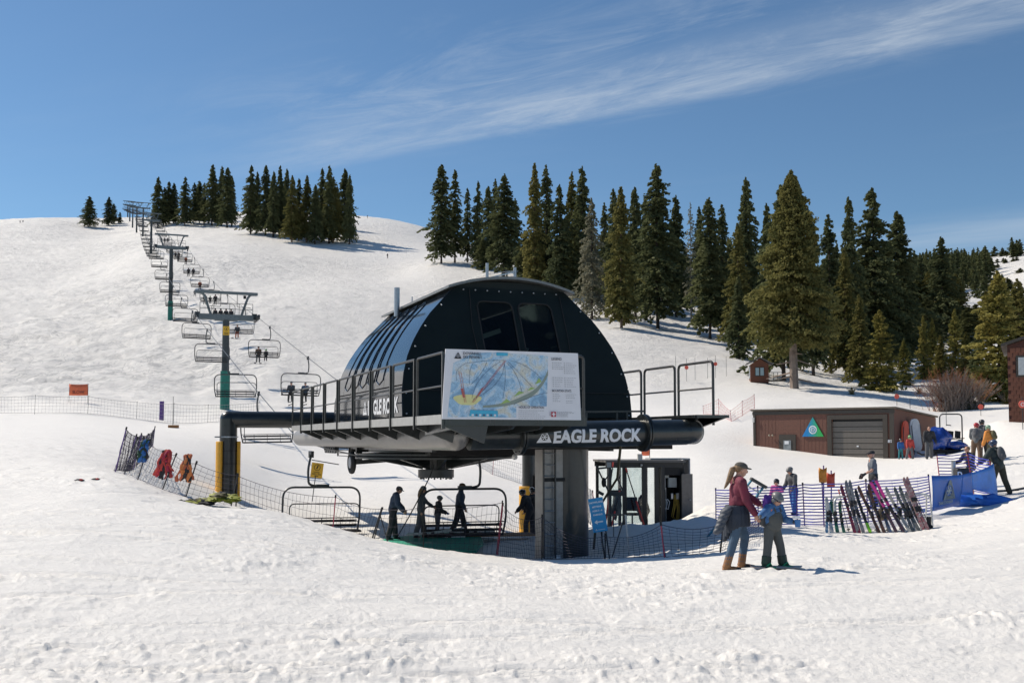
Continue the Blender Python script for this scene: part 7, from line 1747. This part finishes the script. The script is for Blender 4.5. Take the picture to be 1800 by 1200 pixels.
nmC = {'A': 'hilltop clump right beside the lift towers', 'B': 'second small hilltop clump right of the towers', 'C': 'tall dark hilltop clump left of the snow gap', 'D': 'left half of the big hilltop clump above the dome', 'E': 'right half of the big hilltop clump above the dome'}
for key, d, L_ in CL:
    for i, (px, tp, bs, w) in enumerate(L_):
        dd = d+rt.uniform(-8, 8)
        if key == 'solitary': lab = 'lone dark fir on the left ridge, far left of the lift towers'
        elif key == 'pair': lab = ('taller narrow fir of the little ridge group left of the towers', 'smaller fir tucked right of the narrow ridge fir', 'tiny fir on the ridge nearest the lift tower tops')[i]
        else: lab = 'conifer, %s from left in the %s' % (ORD[i+1], nmC[key])
        kd = 'olive' if (key == 'E' and i in (0, 2, 6)) else ('narrow' if w < 20 else 'fir')
        tree(px, tp, bs, w*1.12, dd, kd, lab, 'conifers on the hilltop')
for i in range(10):      # fill the depth of the clumps
    px = rt.choice([278, 296, 328, 341, 375, 390, 455, 470, 484, 494, 530, 545, 556, 590, 598])+rt.uniform(-4, 4); d = (510 if px < 410 else 415)+rt.uniform(0, 12)
    tree(px, rt.uniform(312, 335), 400, 22, d, 'fir', 'dark conifer half hidden inside a hilltop clump', 'conifers hidden inside the hilltop clumps')
# the forest edge behind the dome: (px, top, base, width, depth, kind, label)
FR = [
 (775, 290, 460, 54, 300, 'fir', 'tall dark fir with ragged left side, leftmost of the forest edge'),
 (799, 300, 460, 34, 305, 'narrow', 'slim dark fir just right of the leftmost tall one'),
 (821, 332, 462, 24, 310, 'narrow', 'thin lower fir, third from the left in the forest edge'),
 (840, 320, 470, 30, 302, 'fir', 'medium fir left of the two roof posts on the dome'),
 (858, 328, 478, 38, 292, 'fir', 'dark fir just above the left roof post on the dome'),
 (848, 420, 482, 40, 288, 'youngdark', 'low bushy fir at the feet of the firs above the roof posts'),
 (870, 316, 470, 26, 306, 'narrow', 'slim fir behind the broad brownish one above the roof posts'),
 (886, 307, 480, 66, 270, 'fir', 'broad brownish dark fir above the right roof post'),
 (906, 350, 478, 30, 292, 'narrow', 'small dark fir in the gap right of the broad brownish one'),
 (940, 290, 505, 48, 240, 'olive', 'tall olive fir with pointed tip, left one of the tip pair'),
 (961, 292, 515, 40, 250, 'narrow', 'slender fir with pointed tip, right one of the tip pair'),
 (984, 327, 520, 54, 228, 'fir', 'dark fir, lower than both neighbours, right of the pointed pair'),
 (1006, 304, 530, 44, 236, 'olive', 'olive-sided fir with pointed top just left of the bent-armed fir'),
 (1024, 294, 530, 54, 230, 'fir', 'tall dark fir above the pale dead-looking one'),
 (1041, 350, 556, 72, 196, 'pale', 'pale grey-green thinning fir standing out from the dark ones'),
 (1064, 358, 545, 30, 222, 'narrow', 'narrow dark fir behind the pale one, right side'),
 (1080, 334, 570, 40, 200, 'narrow', 'narrow fir with thin top left of the golden lit one'),
 (1093, 332, 588, 64, 172, 'olive', 'golden lit fir reaching down to the snow by the dome edge'),
 (1118, 330, 560, 50, 205, 'fir', 'mid-dark fir between the golden fir and the tallest one'),
 (1136, 350, 552, 40, 214, 'fir', 'lower dark fir close left of the tallest fir'),
 (1157, 290, 578, 88, 188, 'fir', 'tallest broad dark fir in the middle of the forest edge'),
 (1190, 345, 558, 52, 212, 'fir', 'dark fir leaning against the right flank of the tallest one'),
 (1216, 355, 560, 32, 208, 'dead', 'dead grey fir with bare pale trunk in the forest edge'),
 (1232, 365, 560, 30, 222, 'narrow', 'slim fir behind the bare grey trunk, right side'),
 (1249, 350, 588, 74, 176, 'fir', 'full dark green fir right of the bare grey trunk'),
 (1272, 362, 575, 44, 198, 'narrow', 'slim dark fir right of the full dark green one'),
 (1316, 315, 585, 66, 176, 'fir', 'rugged dark fir with heavy top left of the big golden tree'),
 (1300, 395, 580, 56, 160, 'olive', 'pale olive fir below the rugged heavy-topped one'),
 (1300, 487, 624, 48, 141, 'youngdark', 'small neat cone-shaped fir alone on the snow left of the kiosk'),
 (1352, 360, 600, 50, 170, 'fir', 'dark fir hidden behind the left side of the big golden tree'),
 (1378, 330, 664, 104, 119, 'fir', 'dark wide fir right behind the big golden tree, trunks side by side'),
 (1396, 305, 684, 142, 106, 'big', 'big golden-green fir with thick bare lower trunk by the kiosk'),
 (1430, 380, 640, 60, 132, 'fir', 'dark fir just behind the right flank of the big golden tree'),
 (1461, 380, 645, 56, 138, 'narrow', 'slender fir with separate pointed top right of the big golden tree'),
 (1497, 350, 655, 60, 146, 'fir', 'tall fir with thin spire, second spire right of the golden tree'),
 (1488, 440, 655, 56, 134, 'olive', 'olive fir below the thin-spired tall fir'),
 (1538, 335, 650, 104, 150, 'fir', 'very dark full fir, highest right of the golden tree'),
 (1582, 373, 650, 92, 155, 'fir', 'dark fir with layered arms right of the very dark full one'),
 (1513, 520, 674, 46, 122, 'olive', 'young olive fir with pointed tip in front of the dark full ones'),
 (1548, 547, 686, 66, 112, 'young', 'bright yellow-green young pine standing free on the snow'),
 (1590, 597, 676, 30, 122, 'young', 'little thin young pine right of the bright yellow-green one'),
 (1625, 558, 664, 32, 134, 'young', 'slim young pine with pointed whip top left of the bare bush'),
 (1641, 562, 660, 34, 140, 'young', 'second slim young pine above the bare bush, left part'),
 (1660, 417, 640, 62, 205, 'fir', 'dark fir with sharp tip against the sky before the far hill'),
 (1655, 590, 660, 30, 136, 'olive', 'small olive pine above the left edge of the bare bush'),
 (1681, 545, 680, 42, 132, 'young', 'green young pine rising behind the middle of the bare bush'),
 (1700, 585, 680, 36, 128, 'olive', 'olive young pine behind the right half of the bare bush'),
 (1722, 575, 690, 44, 120, 'youngdark', 'dark young fir between the bare bush and the yellow pine'),
 (1757, 480, 722, 112, 100, 'young', 'large yellowish pine with full crown left of the brown building'),
 (1794, 492, 705, 80, 108, 'olive', 'olive pine behind the roof of the brown building'),
]
for (px, tp, bs, w, d, kd, lab) in FR:
    tree(px, tp, bs, w*1.02, d, kd, lab, 'conifers of the forest edge', trunk=.8 if kd != 'big' else .95)
# denser ranks behind
for i, px in enumerate(range(925, 1345, 20)):
    tree(px+rt.uniform(-7, 7), rt.uniform(385, 440), 540, 44, rt.uniform(235, 275), rt.choice(['fir', 'narrow', 'fir', 'olive']), 'dark conifer in the shaded rank behind the forest edge', 'conifers in the shaded rank behind the forest edge')
for i in range(36):
    px = rt.uniform(1420, 1800); d = rt.uniform(165, 260); tp = (475 if px > 1600 else 420)+rt.uniform(0, 60)+(20 if px > 1700 else 0)
    tree(px, tp, 600, rt.uniform(40, 60), d, rt.choice(['fir', 'narrow', 'fir', 'olive', 'youngdark']), 'dark conifer in the dense wood behind the kiosk and building', 'conifers of the dense wood at right')
# far hill at the right
ff_ = []
for i in range(62):
    px = 1608+i*3.15+rt.uniform(-2, 2); tp = 452-(px-1610)*.07+rt.uniform(-9, 8)-(16 if px > 1784 else 0)
    if 1742 < px < 1766 or 1776 < px < 1784: continue
    ff_.append((px, tp, rt.uniform(470, 515), rt.uniform(12, 18)))
for i in range(40): ff_.append((1602+i*3.7+rt.uniform(-2, 2), 446-i*.15+rt.uniform(-8, 10), rt.uniform(375, 440), rt.uniform(15, 23)))
for i in range(16): ff_.append((rt.uniform(1700, 1800), rt.uniform(452, 468), rt.uniform(430, 460), 10))
for px, tp, d, w in ff_:
    tree(px, tp, 0, w, d, 'far', 'small distant dark conifer on the snowy far hill at right', 'distant conifers on the far hill')
tree(1754, 433, 0, 17, 500, 'far', 'lone rounded conifer standing free on the skyline of the far hill', 'distant conifers on the far hill')
for i in range(22):
    px = rt.uniform(1625, 1800); d = rt.uniform(300, 400); tree(px, rt.uniform(478, 505), 0, rt.uniform(16, 24), d, 'far', 'thin dark conifer between the near wood and the far hill', 'conifers between wood and far hill')
# ------------------------------------------------------------------ bare bush
b = on(1682, 91); t = thing('bare_bush', 'large leafless reddish brown willow bush on the snow before the wood', 'bush', b)
tw1 = mat('twig_red_brown', (.34, .13, .055), .8, 0, .3, 5); tw2 = mat('twig_grey', (.22, .17, .14), .8, 0, .3, 5)
rb = random.Random(31)
for nm, m_, n_ in (('red_twigs', tw1, 300), ('grey_twigs', tw2, 300)):
    m = MB()
    for k in range(n_):
        x0 = rb.gauss(0, .9); a = rb.uniform(-1, 1); H_ = rb.uniform(2.2, 3.9)*(1-.35*abs(a)); sp = a*2.5+rb.gauss(0, .3); y0 = rb.uniform(-.6, .6)
        if nm == 'red_twigs': H_ *= 1.12; y0 += .7; 
        pts = [(x0, y0, -.1), (x0+sp*.25, y0+rb.uniform(-.2, .2), H_*.35), (x0+sp*.65, y0+rb.uniform(-.4, .4), H_*.7), (x0+sp+rb.gauss(0, .1), y0+rb.uniform(-.5, .5), H_)]
        m.tube(pts, [.022, .018, .014, .008], 3, caps=False)
        for q_ in range(3):
            u = rb.uniform(.4, .9); p = Vector(pts[1]).lerp(Vector(pts[3]), u); m.tube([p, p+Vector((rb.uniform(-.3, .3), rb.uniform(-.2, .2), rb.uniform(.2, .5)))], [.010, .006], 3, caps=False)
    o = m.build(nm, m_, t, smooth=False); o['kind'] = 'stuff'
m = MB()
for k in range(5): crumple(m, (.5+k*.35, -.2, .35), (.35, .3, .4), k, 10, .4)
o = m.build('low_dark_twigs', mat('twig_dark_brown', (.05, .045, .035), .9), t)  # dark brown lumps low in the bush
me_, _t = KINDS['youngdark'][0][0]
c = inst('evergreen_growth', me_, t, (1.1, -.1, -.1)); c.scale = (3.2, 3.2, 1.6)
for px, d, s_, lab in ((1497, 101, .75, 'small yellowish shrub tuft on the snow between big trunk and bright pine'), (1615, 112, .6, 'low dark shrub tuft left of the bare bush'), (1768, 95, 1.1, 'thin bare sapling tuft beside the brown building')):
    b = on(px, d); t = thing('shrub', lab, 'shrub', b); m = MB()
    for k in range(40):
        a = rb.uniform(0, 6.28); l_ = s_*rb.uniform(.5, 1.2); m.tube([(0, 0, 0), (math.cos(a)*l_*.5, math.sin(a)*l_*.5, l_*.6), (math.cos(a)*l_*.7, math.sin(a)*l_*.7, l_)], [.015, .012, .006], 3, caps=False)
    o = m.build('twigs', tw2 if px != 1497 else mat('twig_straw', (.25, .2, .1), .8), t); o['kind'] = 'stuff'
    c = inst('leaves', KINDS['young'][0][0][0], t, (0, 0, -.1)); c.scale = (s_*2.2, s_*2.2, s_*1.1)
for o in COL.objects:                      # labels stay within sixteen words
    l = o.get('label')
    if l and len(l.replace('-', ' ').split()) > 16: print('LONG', len(l.split()), l)
